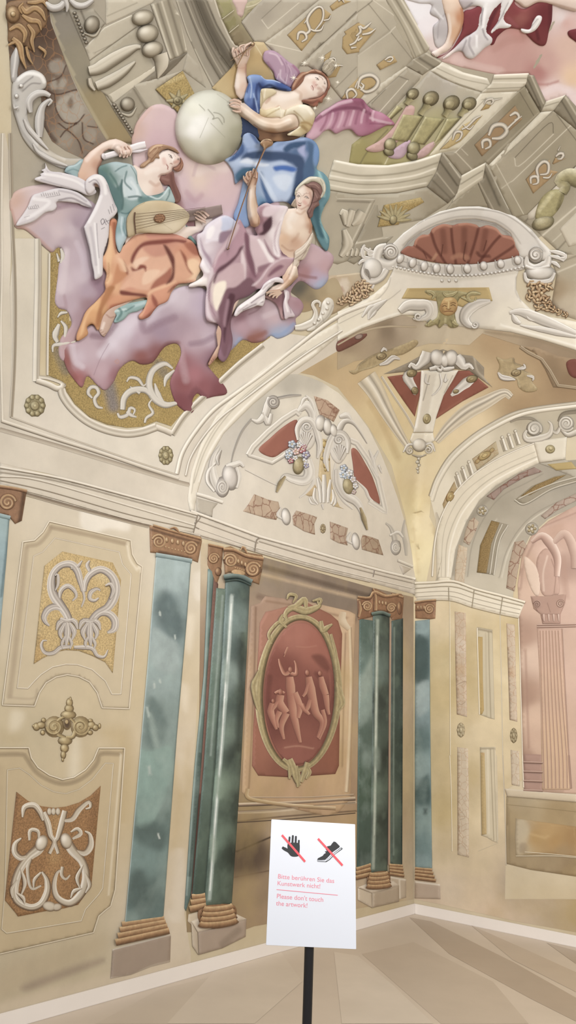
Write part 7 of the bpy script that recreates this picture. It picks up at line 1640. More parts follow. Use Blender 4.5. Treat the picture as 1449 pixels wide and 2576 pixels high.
# ---- the winged woman
F(*FB)
w=thing('person','winged woman in blue robe and cream bodice raising dividers, one hand on the white globe','person','900,1100')
p=Part();STW[:]=[1.45,1.1]
p.poly('240,740 235,690 200,705 150,650 128,560 145,440 165,345 140,280 110,230 95,180 105,130 130,125 136,170 152,140 190,108 222,95 260,88 312,66 350,74 352,112 322,135 302,172 300,230 266,310 262,400 280,520 400,540 480,570 600,585 740,600 790,590 860,500 905,440 960,413 1050,413 1122,440 1162,490 1168,560 1132,640 1060,682 960,702 890,722 885,765 970,770 1015,850 990,960 850,1015 720,1062 580,1079 450,1063 350,1003 280,942 222,906 172,873 140,850 108,835 106,812 130,812 70,778 68,752 100,755 72,735 74,708 130,692 182,704 218,742',SK,h=.03,base=.032,g=3,smooth=False,edge=26,grad='ead6c8@1000,500 f1e2d8@960,560 e6cdbc@900,620 efe0d2@650,680 e9d7c5@820,660 e0c4ae@520,650 ecdac6@500,780 d9b594@420,860 ecdcc8@420,960 e6d0b8@600,1000 c9a27c@560,1060 d6b494@700,1050 eddcca@720,920 e3cbb4@800,940 e7d0be@200,480 d9b8a0@240,560 c9a288@250,360 e6d0c0@160,520 e0c4b0@200,250 e9d8cc@130,740 d9bda8@200,830 ead8c6@260,850',strokes='''
c - 90 1 .075 : 110,760 200,800 300,880 440,970 600,1000 740,950
c a06a4c 12 .6 : 345,985 450,1050 580,1070 720,1050 820,1010
c b98763 14 .5 : 200,890 280,930
c a36e54 14 .55 : 262,320 258,400 275,520 255,620
c c08f78 8 .5 : 150,345 200,360 260,350
c b07c68 6 .6 : 75,745 130,760 190,790
c 8a5848 4 .7 : 80,772 130,790 170,800
c 8a5848 4 .7 : 112,830 150,830
c b07c68 4 .6 : 90,718 150,722 200,760
c 9c5f50 5 .7 : 160,160 200,190 250,190
c 8f5448 10 .7 : 170,170 215,195 245,180
c 9c5f50 4 .7 : 135,170 150,230
c a8705f 4 .7 : 200,110 230,140 255,180
c a8705f 4 .7 : 250,95 280,140
c f3e4d8 8 .6 : 180,125 215,115
c f3e6dc 30 .5 : 160,440 160,560
c f6ebe2 40 .5 : 560,690 700,680 820,650
c c09076 16 .5 : 480,640 520,690 480,740
c c79c80 18 .5 : 620,780 560,830 480,880
c c9a289 20 .5 : 800,600 860,640 860,700
c b98468 16 .6 : 960,700 1040,680 1110,630
c f5e9e2 20 .6 : 960,460 1040,450
c d99d92 24 .5 : 1010,520 1020,560
c b07a66 20 .5 : 1060,580 1090,600 1060,640
c c0866f 14 .4 : 1110,560 1140,600 1100,650
c 3f2622 4 .9 : 1025,460 1045,466 1062,488
c 6b4438 8 .6 : 1048,474 1058,484
c 7d5142 4 .7 : 1070,452 1095,465 1110,488
c 4a2c26 4 .85 : 1122,510 1132,530
c a86a5a 4 .7 : 1030,540 1042,535 1052,545
c 7d4038 4 .8 : 1034,548 1040,550
c b0605a 6 .8 : 985,548 998,572 1000,598
c d98d80 6 .6 : 975,560 985,590
c 7d3a36 2 .8 : 988,552 1000,575 1001,596
c f3e3d8 8 .6 .004 : 1060,500 1050,525''')
for q in('205,735 135,708 78,718','195,760 130,742 72,762','200,790 140,790 85,775','205,835 155,838 110,824'):p.line(q,'30,27,16','edd9ca/dcbba4/b98e76',h=.014,base=0.119,n=5,g=2)
for q in('175,250 150,150 128,175','215,220 190,125 240,98','250,215 250,125 320,82','275,220 280,150 340,108'):p.line(q,'30,26,16','ecd6c6/dab69e/b4846c',h=.014,base=0.05,n=5,g=2)
p.ell('1043,476',22,10,'e6dcd4',52,h=.003,base=0.0492,rings=3,seg=12,edgecol='8a6450');p.ell('1048,474',9.5,9.5,'3a2822',52,h=.003,base=0.0512,rings=2,seg=10)
p.ell('1127,523',14,7,'e6dcd4',60,h=.003,base=0.0492,rings=3,seg=12,edgecol='8a6450');p.ell('1130,522',6.6499999999999995,6.6499999999999995,'3a2822',60,h=.003,base=0.0512,rings=2,seg=10)
put(p,'body','skin',w)
p=Part();STW[:]=[1.9,1.15]
p.poly('758,605 768,545 800,480 845,425 880,400 930,398 1005,368 1075,385 1125,415 1160,455 1185,510 1188,570 1165,610 1150,655 1112,700 1100,740 1060,735 1050,775 1000,785 940,755 885,735 880,708 960,702 1060,682 1128,632 1160,560 1152,490 1110,440 1040,415 960,416 910,445 890,500 840,560 790,600','9c6a52',h=.02,base=.05,g=3,strokes='''
c c79c7c 8 .7 : 780,560 820,490 880,430 940,405
c 7d4c38 6 .7 : 800,580 850,500 900,440
c d0aa8a 6 .6 : 930,405 1000,380 1080,400
c 6d3a2e 14 .7 : 900,725 980,740 1060,720
c a85f4a 10 .6 : 1010,760 1070,710 1140,640
c 6d3a2e 8 .6 : 1130,650 1170,580
c c28d6c 6 .6 : 1160,480 1178,540
c 6d4030 5 .6 : 1010,375 1040,400''')
put(p,'hair','cloth',w,label='reddish brown hair')
p=Part();STW[:]=[1.9,1.15]
p.poly('270,455 330,428 420,438 470,478 560,486 640,516 752,578 746,612 640,602 560,572 470,582 430,602 416,700 412,872 370,862 300,822 240,732 238,680 262,590 285,520','6482bd',h=.024,base=.056,g=3.6,edge=14,grad='86a3d6@300,470 7a98ce@380,450 4f70b3@340,560 3d5a9c@280,700 6f90cc@330,660 2f4a8a@360,800 8ba8da@260,680 6a8ac6@520,490 3a5596@640,560 2e4785@420,560',strokes='''
c 233463 12 .8 : 400,530 440,575 520,545 600,580 700,600
c 2a3f78 12 .75 : 385,540 370,620 375,700
c a9c0e6 8 .7 : 300,460 320,560 310,680
c a3bce5 8 .6 : 340,640 370,740 390,840
c 27396d 12 .7 : 345,700 350,800
c b3c8ea 6 .7 : 430,450 480,485 560,492 640,520
c 27396d 8 .6 : 290,540 270,620''')
put(p,'shawl','cloth',w,label='blue shawl')
p=Part();STW[:]=[1.9,1.15]
p.poly('416,600 450,580 510,582 560,590 600,620 560,660 500,690 450,740 416,800','d6c6a0',h=.012,base=.058,g=3.6,strokes='c a8926a 8 .6 : 430,620 440,700 425,780\nc efe4cc 8 .6 : 470,600 460,680')
p.poly('414,880 416,800 470,820 540,800 600,790 632,775 655,810 700,815 760,785 860,757 940,770 1000,825 1022,880 1005,960 965,1045 900,1090 850,1112 780,1105 720,1102 715,1085 770,1055 835,1010 845,950 815,880 770,862 700,880 655,912 620,898 560,902 480,900','d9cba6',h=.022,base=.062,g=3.6,edge=14,grad='efe6d0@900,800 d9cdb0@860,900 b39a62@900,990 e3d9be@780,800 c4ab78@960,1000 d3c49a@800,1080 e6dcc4@650,850 dfd0a8@520,870 cdb88a@450,870',strokes='''
c a3834c 10 .7 : 870,960 930,960 985,990
c 8f6f3c 14 .6 : 880,1000 930,1040
c f3ecdc 12 .7 : 860,780 930,800 980,860
c a88e5c 8 .6 : 790,830 860,890 900,940
c b39c68 8 .6 : 640,800 560,840 480,890
c f0e6cc 6 .7 : 630,785 650,850 645,900
c b09660 8 .6 : 700,820 680,880
c f3ead4 8 .6 : 850,1010 780,1050 740,1095''')
put(p,'bodice','cloth',w,label='cream bodice')
p=Part();STW[:]=[1.9,1.15]
p.poly('380,1000 480,1060 600,1078 720,1062 800,1090 860,1115 780,1150 680,1165 560,1165 430,1165 400,1140','7d5a40',h=.006,base=.044,g=5,grad='4f3626@700,1100 8a6446@480,1120 a37b56@600,1150 6b4a34@560,1090');p.poly('200,880 280,930 380,1000 420,1150 330,1090 250,1080 180,1150 200,1000','34466b',h=.006,base=.044,g=5);put(p,'sash','cloth',w,label='brown painted shadow under the arm')  # brown and dark blue sheets stand for the painted shadow under the arm
F(*U4)
p=Part();STW[:]=[1.9,1.15]
p.poly('478,292 550,255 600,185 612,112 650,84 700,108 728,160 800,192 860,162 960,150 1050,130 1130,158 1166,220 1166,300 1150,362 1200,392 1240,450 1246,560 1205,640 1180,720 1200,790 1242,870 1222,962 1160,885 1110,760 980,640 900,600 760,640 640,790 545,720 580,600 612,440 575,460 555,470 540,385 500,320','86a3d0',h=.024,base=.036,g=4,edge=22,grad='a6bce0@650,150 7c9acb@620,220 93afdc@820,200 9db6e0@1000,170 b3c8ea@560,310 a9c0e6@700,310 3f5a86@650,265 3a527c@850,270 2f4a78@930,290 4f6f9c@1000,240 3d5c86@1020,400 c3d4f0@900,400 4370bd@880,345 b6caec@860,500 93afd9@650,560 a5bde4@700,420 b3c8ea@800,560 3d6285@640,385 5f8bb0@760,600 86a5d6@600,680 46688f@1000,600 5d8c9e@1140,420 6fa3a8@1190,480 4f808c@1180,600 5a8a96@1210,860 4a7886@1130,740 7fb0b4@1230,560 6d9ecb@1140,240 4a6f9f@1090,220 8f9fcc@1060,250',strokes='''
p 96b0de 12 .85 : 650,218 740,190 830,205 960,170 1060,140 1000,205 900,232 740,226 660,245
p 3a5279 12 .95 : 598,292 640,250 740,230 860,240 960,250 1050,280 1065,400 1010,520 960,640 895,620 955,540 1000,420 980,322 900,292 800,302 700,290 622,312
p b4c9ea 14 .9 : 560,322 640,285 760,320 900,302 985,345 1000,365 980,450 960,560 880,640 800,600 760,480 720,372 640,350
p dde8fa 9 .8 : 590,315 645,285 700,312 800,330 760,345 690,330
p 3f6fc0 9 .9 : 835,345 920,335 1000,355 982,385 900,372 850,378
p d3e1f6 14 .7 : 830,420 930,400 970,440 930,520 870,500
p 3f6a8a 9 .9 : 558,402 620,355 712,350 700,390 620,420 570,455
p 9db6e0 9 .9 : 618,110 660,92 702,150 732,192 650,212 630,180
p 4a68a0 7 .8 : 660,105 690,110 725,165 712,180 680,140
p 3d5a8c 9 .9 : 505,300 580,220 608,165 622,230 585,275 540,305
p 47678f 10 .9 : 1080,160 1130,190 1122,300 1135,400 1070,480 1052,360 1092,250
p 36567f 9 .9 : 905,215 960,170 1070,160 1050,200 980,215 930,240
p a9b3e0 9 .8 : 1010,225 1062,190 1060,240 1062,270
p 6f96cf 9 .8 : 1135,190 1165,230 1150,340 1128,300
p 3b6296 9 .85 : 735,390 760,400 800,520 850,640 800,640 770,560 745,480
p c9dbf5 9 .85 : 725,370 790,450 850,560 870,620 820,580 770,480
p 2f5878 9 .85 : 720,640 760,600 830,630 850,650 740,660
p 5f90a0 10 .8 : 1150,370 1200,400 1235,480 1240,560 1190,650 1150,600 1165,480
p 9fcdd0 6 .8 : 1160,375 1195,440 1210,560 1190,560 1175,460
p 33606f 10 .85 : 1130,560 1170,640 1170,740 1210,860 1170,850 1140,740 1110,640
p 8dc0c6 6 .8 : 1205,640 1185,730 1215,830 1230,900 1200,830 1175,730''')
put(p,'robe','cloth',w,label='flowing blue robe')
F(*FB)
FEAT='''
c 8f6a86 6 .6 : 640,240 690,330 700,400
c 8f6a86 6 .6 : 700,290 740,380 720,460
c 8f6a86 5 .6 : 640,440 660,500
c 8f6a86 5 .6 : 690,470 680,540
c d6bccb 10 .7 : 520,190 600,220 660,320
c d9c4d2 10 .6 : 640,380 640,460 700,530
c a06f8a 16 .6 : 500,300 550,380 590,460
c 9a5f7c 14 .7 : 780,330 840,400 830,460 770,560
c cdb0c2 7 .6 : 720,320 760,400 760,480
c dccad6 5 .6 : 620,420 600,480
c dccad6 5 .6 : 720,430 700,520'''
p=Part();STW[:]=[1.6,1.1];p.poly('450,205 478,166 560,163 650,218 720,280 800,330 855,400 842,470 795,600 740,575 690,545 590,482 560,400 500,332 448,265','b493ab',h=.02,base=.022,g=3.6,edge=14,strokes=FEAT);put(p,'wing','cloth',w,label='mauve wing')
F(*U2)
fe='\n'.join('c %s %d .65 : %d,%d %d,%d %d,%d'%('dcb6c6' if k%2 else '9a5c78',9,1230+k*38,830-k*4,1215+k*38,890-k*6,1180+k*42,950-k*8)for k in range(10))
p=Part();STW[:]=[1.6,1.1];p.poly('1125,880 1180,820 1260,770 1320,735 1400,718 1480,722 1520,770 1560,800 1640,830 1720,905 1660,915 1600,945 1520,985 1450,990 1400,945 1345,950 1290,975 1245,945 1200,960 1160,1000 1110,1022 1068,1000 1100,930','b88a9e',h=.024,base=.028,g=4,edge=14,grad='d3a9bd@1150,980 c792ac@1200,900 a8688a@1260,790 9a5a76@1360,750 8f4f6a@1449,730 c793aa@1350,880 b87a96@1449,870 a55f7e@1550,880 c489a4@1600,860 b06a88@1680,895',strokes='c 7a3c58 12 .7 : 1140,880 1230,820 1340,790 1449,790 1540,830\nc d9b3c4 12 .7 : 1190,830 1290,765 1400,735\nc 7a3c58 10 .6 : 1480,740 1500,800\n'+fe+'\nc dcbccb 9 .6 : 1540,860 1600,880 1690,900\nc 8f4f6c 7 .6 : 1540,900 1640,905');put(p,'wing','cloth',w,label='rose pink wing')
F(*FB)
p=Part();STW[:]=[1.6,1.1];p.poly('1100,385 1110,330 1160,270 1210,255 1250,285 1275,325 1240,370 1200,430 1165,450 1140,420','b0a184',h=.014,base=.062,g=4,strokes='c 857554 6 .7 : 1110,340 1150,310 1180,340 1150,380\nc 857554 6 .7 : 1190,280 1230,300 1240,350 1200,400\nc d9ccb0 6 .7 : 1130,370 1180,300 1220,270\nc 8f7f5c 4 .6 : 1160,400 1220,350')
put(p,'crown','gilt',w,label='pale ornate crown')
w=thing('dividers','gold dividers held up in the raised hand of the winged woman','dividers','150,345')
p=Part();p.line('325,105 240,190 155,345','16,14,8','d9b878/a8783c/6b4520',h=.012,base=.075,n=4);put(p,'leg','gilt',w)
p=Part();p.line('315,120 200,200 85,276','14,11,5','c9a868/8f6a38/5a3c1c',h=.012,base=.07,n=4);put(p,'leg','gilt',w)
p=Part();p.ell('333,92',24,26,'b98a4c',0,h=.02,base=.08,hi='f0dba8',edgecol='7a5226');put(p,'knob','gilt',w)
for k,(x,y,r)in enumerate([(905,300,40),(1100,245,42),(1250,330,38),(785,465,44),(1270,515,24),(1170,695,40),(1020,800,26)]):
 lab=['above the mauve wing','highest above the crown','at the tip of the crown','on the mauve wing beside the hair','faint and right of the face','right of the chin','lowest, beside the cream shoulder'][k]
 p=Part()
 for q in range(4):
  a=q*.785+.2;e=r*(1 if q%2==0 else.7)
  p.line('%f,%f %f,%f %f,%f'%(x-e*math.cos(a),y-e*math.sin(a),x,y,x+e*math.cos(a),y+e*math.sin(a)),'2,9,2','f6f0e2',h=.006,base=.074,n=3,smooth=False,g=2)
 put(p,'star','paper',None,'white painted star %s'%lab,'star','stars round the winged woman','thing')
# ---- the lute player
F(*FA)
w=thing('person','woman in teal dress and orange robe holding a lute and a paper roll','person','900,1400')
p=Part();STW[:]=[1.45,1.1]
p.poly('205,540 198,470 228,400 268,300 330,230 400,180 470,130 550,95 620,84 680,104 732,130 772,165 797,202 797,242 772,277 742,282 735,296 706,300 684,282 664,292 648,272 622,228 600,206 540,202 490,232 462,282 472,322 442,400 430,470 500,560 700,430 830,372 880,400 960,372 1010,325 1080,262 1130,220 1200,200 1282,230 1332,290 1342,345 1302,392 1252,404 1240,452 1190,482 1122,492 1108,540 1160,660 1250,800 1400,1050 1500,1050 1490,950 1470,925 1480,905 1515,930 1500,890 1530,890 1560,915 1560,882 1620,880 1660,920 1692,980 1680,1050 1600,1090 1500,1130 1300,1250 1250,1500 900,1800 640,2000 600,2085 545,2200 495,2272 470,2262 455,2245 432,2205 440,2120 470,2040 600,1700 700,1400 750,1000 600,800 430,620 300,600',SK,h=.028,base=.03,g=3,smooth=False,edge=24,grad='e6cdbc@560,130 e0c0ac@400,220 d9b49c@300,320 d9b49c@330,430 c99a80@400,380 d8ae92@260,500 e9d4c8@640,160 e3c6b6@720,220 efe2da@1150,290 ecd9cf@1130,400 e9d6ca@980,500 ecdcd0@960,620 dfbfae@1080,660 efe0d8@1240,300 e2bfae@1300,340 e9d8ce@1560,980 dcc2b4@1480,2140 c9a897@530,2080',strokes='''
c 9a5c44 20 .6 : 470,310 430,400 420,480
c b0745a 14 .5 : 560,195 500,220 465,290
c - 60 1 .045 : 640,190 700,240 770,230
c f0e0d6 26 .5 : 600,120 500,150 400,210 300,320
c 8f5444 4 .75 : 650,270 668,240 660,215
c 8f5444 4 .75 : 690,290 700,255 690,215
c 8f5444 4 .75 : 735,290 740,250 725,205
c 7d4436 10 .7 : 660,285 700,296 740,290 780,270
c a86a58 6 .6 : 750,170 780,210 790,250
c f3e6de 8 .6 : 680,230 690,260
c f3e6de 8 .6 : 725,215 735,255
c c49a86 20 .5 : 1000,560 1060,600 1100,580
c f2e7df 30 .5 : 960,460 1020,430 1080,420
c a8705c 16 .6 : 1100,500 1130,480 1200,475
c d6988a 26 .45 : 1150,310 1160,350
c c98474 18 .5 : 1270,345 1310,330
c 3d2622 5 .9 : 1208,258 1228,268 1242,295
c 5a3a34 9 .7 : 1228,280 1234,290
c f3eae4 4 .7 : 1216,276 1220,284
c 8a6050 3 .6 : 1228,236 1258,248 1280,280
c 4a2e28 4 .8 : 1308,300 1318,318
c b57a68 4 .7 : 1218,360 1232,352 1248,364
c 7d4238 4 .8 : 1228,360 1240,363
c b0605a 7 .8 : 1182,370 1196,390 1194,420
c 7d3a36 2 .8 : 1184,378 1196,396 1190,414
c f6ece6 7 .6 .004 : 1262,300 1245,340
c b98272 14 .5 : 1250,400 1230,440 1180,470
c 9c6c58 10 .5 : 520,2030 560,2060 600,2050
c 8f6352 4 .7 : 445,2200 470,2190
c 8f6352 4 .7 : 455,2230 485,2215
c 8f6352 4 .7 : 475,2255 505,2235
c efe0d6 16 .5 : 490,2120 470,2180
c a87c70 4 .7 : 1510,930 1560,950 1600,990
c a87c70 4 .7 : 1500,950 1540,985 1570,1030
c a87c70 4 .6 : 1565,900 1610,930''')
for q in('640,190 668,245 664,285','680,170 712,240 706,294','725,165 755,225 742,290','755,160 790,210 775,272'):p.line(q,'34,30,18','eedacd/dfbfae/b98a74',h=.014,base=0.066,n=5,g=2)
for q in('1620,960 1545,895 1503,897','1610,985 1525,930 1480,913','1615,1010 1535,975 1497,948','1650,940 1590,890 1556,886'):p.line(q,'30,26,16','e9d6ca/d6b8a8/ad8474',h=.014,base=0.084,n=5,g=2)
p.ell('1222,276',24,11,'e6dcd4',58,h=.003,base=0.0472,rings=3,seg=12,edgecol='8a6450');p.ell('1227,273',10.45,10.45,'3a2822',58,h=.003,base=0.0492,rings=2,seg=10)
p.ell('1306,308',13,7,'e6dcd4',62,h=.003,base=0.0472,rings=3,seg=12,edgecol='8a6450');p.ell('1309,306',6.6499999999999995,6.6499999999999995,'3a2822',62,h=.003,base=0.0492,rings=2,seg=10)
put(p,'body','skin',w)
p=Part();STW[:]=[1.9,1.15]
p.poly('970,255 985,195 1035,155 1110,143 1200,158 1272,185 1325,242 1300,238 1205,197 1135,212 1095,255 1105,300 1065,295 1035,335 990,352 935,402 885,392 918,350 978,308','b28b6a',h=.02,base=.052,g=3,strokes='c 8a5f42 6 .7 : 990,250 1040,200 1110,180\nc d9b892 7 .7 : 1000,220 1060,165 1130,155\nc 8a5f42 6 .7 : 1010,320 1050,270 1090,230\nc d9b892 6 .6 : 930,380 990,330\nc 7d5238 6 .6 : 1130,170 1220,180 1300,220\nc d3b08a 5 .6 : 1040,240 1070,210 1080,190\nc 8a5f42 5 .6 : 975,280 1010,300')
p.poly('1338,290 1368,365 1345,430 1295,448 1252,412 1295,392 1335,345','9c6a52',h=.014,base=.05,g=3,strokes='c 7d4c3a 6 .7 : 1340,330 1330,400 1290,430\nc b98a6c 6 .6 : 1355,370 1330,420')
p.poly('1102,500 1180,484 1255,442 1275,560 1340,720 1310,790 1262,780 1250,700 1210,600 1160,600 1110,545','85584f',h=.004,base=.034,g=4,strokes='c a57a70 12 .5 : 1140,520 1200,540\nc 6d433c 14 .6 : 1230,480 1250,600 1300,740')  # dark reddish painted shade on the cloud below the head, not a lock
put(p,'hair','cloth',w,label='light brown hair and painted neck shadow')
p=Part();STW[:]=[1.9,1.15]
p.poly('432,400 480,370 600,338 700,348 792,370 850,440 862,545 905,645 952,702 1000,712 1100,692 1165,655 1205,608 1245,680 1275,785 1200,800 1000,800 880,860 800,920 760,1000 750,1150 700,1260 660,1340 620,1230 618,1100 645,950 620,850 560,700 500,560 432,480','9bb2b5',h=.022,base=.056,g=3.6,edge=14,grad='a9bec2@650,370 5a7d76@490,450 668a84@560,560 4f736e@640,700 5d807c@650,820 b3c6ca@760,420 c3d2d8@770,640 a5bbc0@850,620 88a5a6@780,740 7f9f9e@900,760 95b0b2@1050,740 5c7f7c@1050,700 a9bfc0@1200,720 b9cace@700,640 a0b8be@690,980 b0c6d0@690,1180 7a9a9a@740,900 85a5aa@650,1080',strokes='''
p 56797a 12 .85 : 440,420 520,470 620,620 700,545 695,700 685,860 640,900 600,780 540,640 470,500
p c6d6dd 12 .8 : 700,560 800,500 870,640 900,720 820,760 740,740 705,640
p a9c0c4 9 .8 : 600,370 700,355 780,380 700,480 640,470
p 5f8282 8 .8 : 870,730 1000,720 1150,670 1100,730 980,770 880,790
c 48696a 10 .7 : 690,540 680,640 700,760 690,860
c 4f7470 10 .7 : 560,470 620,560 650,640
c 56787a 8 .7 : 620,440 680,400 740,380
c c9d8dc 10 .7 : 720,500 710,600 720,720
c 56787a 9 .7 : 740,450 720,560 790,640
c d6e2e6 12 .6 : 790,560 850,640 860,700
c 4f7272 8 .7 : 980,730 1060,700 1140,695
c c9d8da 8 .7 : 1000,720 1090,745 1160,690 1190,640
c 456868 10 .7 : 760,730 850,720 900,730
c 4f7276 8 .7 : 680,900 740,910 800,880
c c6d8e0 8 .6 : 690,950 680,1060 700,1150
c 587d84 7 .6 : 720,960 710,1080 730,1150
c 547876 8 .7 : 1180,760 1210,700 1215,650
c cdd9dc 8 .6 : 860,560 910,660
c 547876 6 .6 : 790,390 840,480 860,580''')
p.poly('55,450 75,400 110,382 165,370 235,312 275,325 240,400 215,470 205,535 150,505 100,470','97b2b6',h=.018,base=.026,g=4,strokes='c 668a8e 8 .6 : 90,440 150,420 210,440\nc c0d2d6 7 .6 : 100,395 180,375 230,340')
F(*FE)
p.poly('305,885 360,845 480,790 640,755 730,742 735,780 650,845 560,870 500,930 440,958 405,952 430,882 350,878','8fb0b0',h=.014,base=.036,g=4,strokes='c c6dadb 9 .7 : 350,870 420,850 520,830\nc 4d7876 10 .7 : 430,800 480,860 440,930\nc bcd2d8 12 .6 : 600,800 700,770\nc 4d7876 8 .6 : 520,850 600,800 ')
p.poly('985,105 1040,70 1105,25 1125,100 1195,180 1190,215 1120,150','6d9490',h=.01,base=.032,g=4)
put(p,'dress','cloth',w,label='pale teal dress')
p=Part();STW[:]=[1.9,1.15]
p.poly('480,240 540,180 600,122 730,96 870,92 1000,108 1090,148 1160,182 1222,280 1252,380 1240,455 1200,525 1185,562 1110,582 1030,592 962,662 920,752 840,792 792,842 742,905 665,928 643,892 690,832 722,722 600,742 450,792 362,832 312,882 292,925 256,1035 205,975 150,1002 155,1075 60,1135 48,1080 90,970 140,850 240,750 320,652 318,580 332,480 262,372 312,310 350,200 368,-20 435,-20 442,120 432,240 458,292','d09270',h=.03,base=.044,g=3.6,edge=22,grad='e3b594@500,330 dca684@560,230 c98670@740,130 c07a68@900,130 d79a80@1050,130 c4836f@800,270 d99f84@680,320 ecc9ae@690,410 e8c2a6@800,450 d9a58a@620,560 cf9076@560,620 e0b294@800,360 c47e62@1180,250 e6b890@1180,420 efcda6@1190,470 d38f6e@1080,300 dba080@1040,430 d4946f@700,720 d79a74@560,700 dfa97c@420,620 c9875c@340,700 d49c64@200,880 cf9560@120,1000 dca86e@230,800 e0aa7c@360,300 c98058@410,60 d9a074@390,450 c0705c@860,780 cf8468@760,860 e0a684@880,650 d89a72@300,420',strokes='''
p d79d7a 20 .8 : 480,240 600,130 870,100 1000,120 900,150 720,170 620,240 560,400 500,380 450,300
p c98674 14 .7 : 720,110 880,95 1020,110 1120,160 1000,150 860,150 740,150
p e0ac8e 16 .85 : 620,310 680,240 860,220 920,300 960,400 900,430 820,520 760,600 720,650 560,620 470,650 500,580 600,490 690,440 640,440 590,400
p c78874 20 .7 : 690,230 860,215 920,300 800,330 720,290
p ecc6a8 12 .7 : 700,480 790,450 850,470 760,570 680,590
p ecc9ae 10 .7 : 590,380 680,330 740,340 660,400 620,430
p a55f4a 12 .8 : 900,480 955,430 960,500 930,570 860,600 760,640 800,560
p 86453a 12 .95 : 565,365 590,290 650,215 720,180 860,163 1000,158 1100,170 1085,200 1000,187 880,205 740,217 670,242 620,310 585,390
p 6f3a32 10 .95 : 880,215 925,235 992,350 1008,440 978,540 930,592 905,592 958,500 962,420 930,330
p 8a4638 7 .9 : 572,425 620,448 660,403 716,418 712,468 690,440 640,457 585,465
p 7a3d33 9 .95 : 465,652 520,655 600,672 700,685 732,715 600,704 478,695
p d9986f 14 .8 : 420,705 470,700 720,722 700,748 480,790 380,812 340,850 360,760
p b8684e 10 .7 : 380,790 480,770 640,745 710,735 690,752 480,795 370,830
p dba382 14 .8 : 1000,300 1060,280 1110,420 1160,500 1100,545 1000,555 990,440
p efc8a0 14 .85 : 1115,370 1180,350 1240,400 1230,460 1180,500 1135,450
p 96543e 10 .9 : 1040,260 1100,330 1112,420 1165,495 1120,460 1078,360
p a8644c 14 .8 : 1080,200 1160,195 1228,300 1180,310 1110,250
p d99877 12 .8 : 750,660 900,605 1000,565 1180,550 1110,580 1030,592 960,662 920,745 840,790 800,710
p e9b892 7 .8 : 750,655 900,600 1000,560 1000,575 900,622 760,680 720,780 690,860 660,900 690,840 722,740
p 7d4238 8 .85 : 930,668 1020,604 1110,580 1000,594 945,640
p 9c5644 10 .85 : 775,690 825,760 805,805 770,745
p 7d3f38 10 .7 : 850,790 790,850 740,905 690,920 780,840
p c58458 14 .8 : 440,395 470,460 540,490 480,560 420,600 400,640 330,640 390,580 410,500
p 8f5038 8 .8 : 500,365 545,470 532,500 510,440
p e9bf9a 8 .8 : 445,345 500,372 530,470 510,470 470,390
p 9c5a3c 9 .8 : 395,0 430,20 440,240 425,300 400,160
p e6b888 10 .8 : 360,40 390,100 390,300 370,460 390,520 350,590 330,560 340,440 330,330
p b3774a 9 .8 : 355,380 365,480 340,560 350,480
p b07444 14 .85 : 330,640 415,615 360,720 300,830 290,900 260,1000 230,980 250,860
p e0b07a 14 .8 : 310,680 240,770 150,900 120,1040 80,1090 110,960 180,830
p a86f42 10 .7 : 150,990 200,965 240,1010 200,985 160,1010''')
put(p,'robe','cloth',w,label='orange robe')
# lute
F(*FA)
w=thing('lute','wooden lute with a round rose in its pale belly, held by the woman in teal','lute','900,1170')
p=Part();STW[:]=[1,1];p.poly('738,1010 755,935 825,842 940,782 1060,765 1180,774 1300,808 1400,880 1434,925 1422,985 1362,1062 1282,1120 1170,1132 900,1122 830,1150 762,1172 744,1110','c9b48c',h=.024,base=.082,g=3.6,edge=20,grad='b8a27a@780,950 c9b58c@950,820 c4ae84@1150,810 d3c09a@1000,1000 dccbaa@1250,1060 d6c49e@1350,920 bfa980@850,1120',strokes='c a8926a 6 .5 : 1150,1030 1240,1090\nc 937c55 6 .6 : 745,1010 770,930 830,850 940,790')
put(p,'belly','fresco',w)
p=Part();p.ell('1105,962',78,62,'9c6c46',-10,h=.006,base=.107,edgecol='7d5230')
for k in range(8):p.ell('%f,%f'%(1105+46*math.cos(k*.785),962+36*math.sin(k*.785)),16,13,'b08658',0,h=.005,base=.111,rings=2,seg=8,edgecol='6b4426')
put(p,'rose','fresco',w,label='brown carved rose')
p=Part();p.line('832,895 826,980 842,1138','16,16,12','5a4030/7d5c44',h=.01,base=.106,n=4);put(p,'bridge','fresco',w,label='dark bridge')
for k in range(6):
 p=Part();p.line('838,%d 1440,%d 1610,%d'%(915+k*34,860+k*16,838+k*14),4,'6b5238',h=.004,base=.112,n=3,smooth=False);put(p,'string','fresco',w)
F(*U4)
p=Part();STW[:]=[1.6,1.1];p.poly('205,668 455,622 466,690 380,722 300,735 200,748','8f7a76',h=.014,base=.07,g=4,edge=8,smooth=False,strokes='c 5f4c48 5 .7 : 215,745 380,720\nc c4b0a4 4 .7 : 215,668 452,626 462,688');put(p,'neck','fresco',w,label='greyish brown neck')
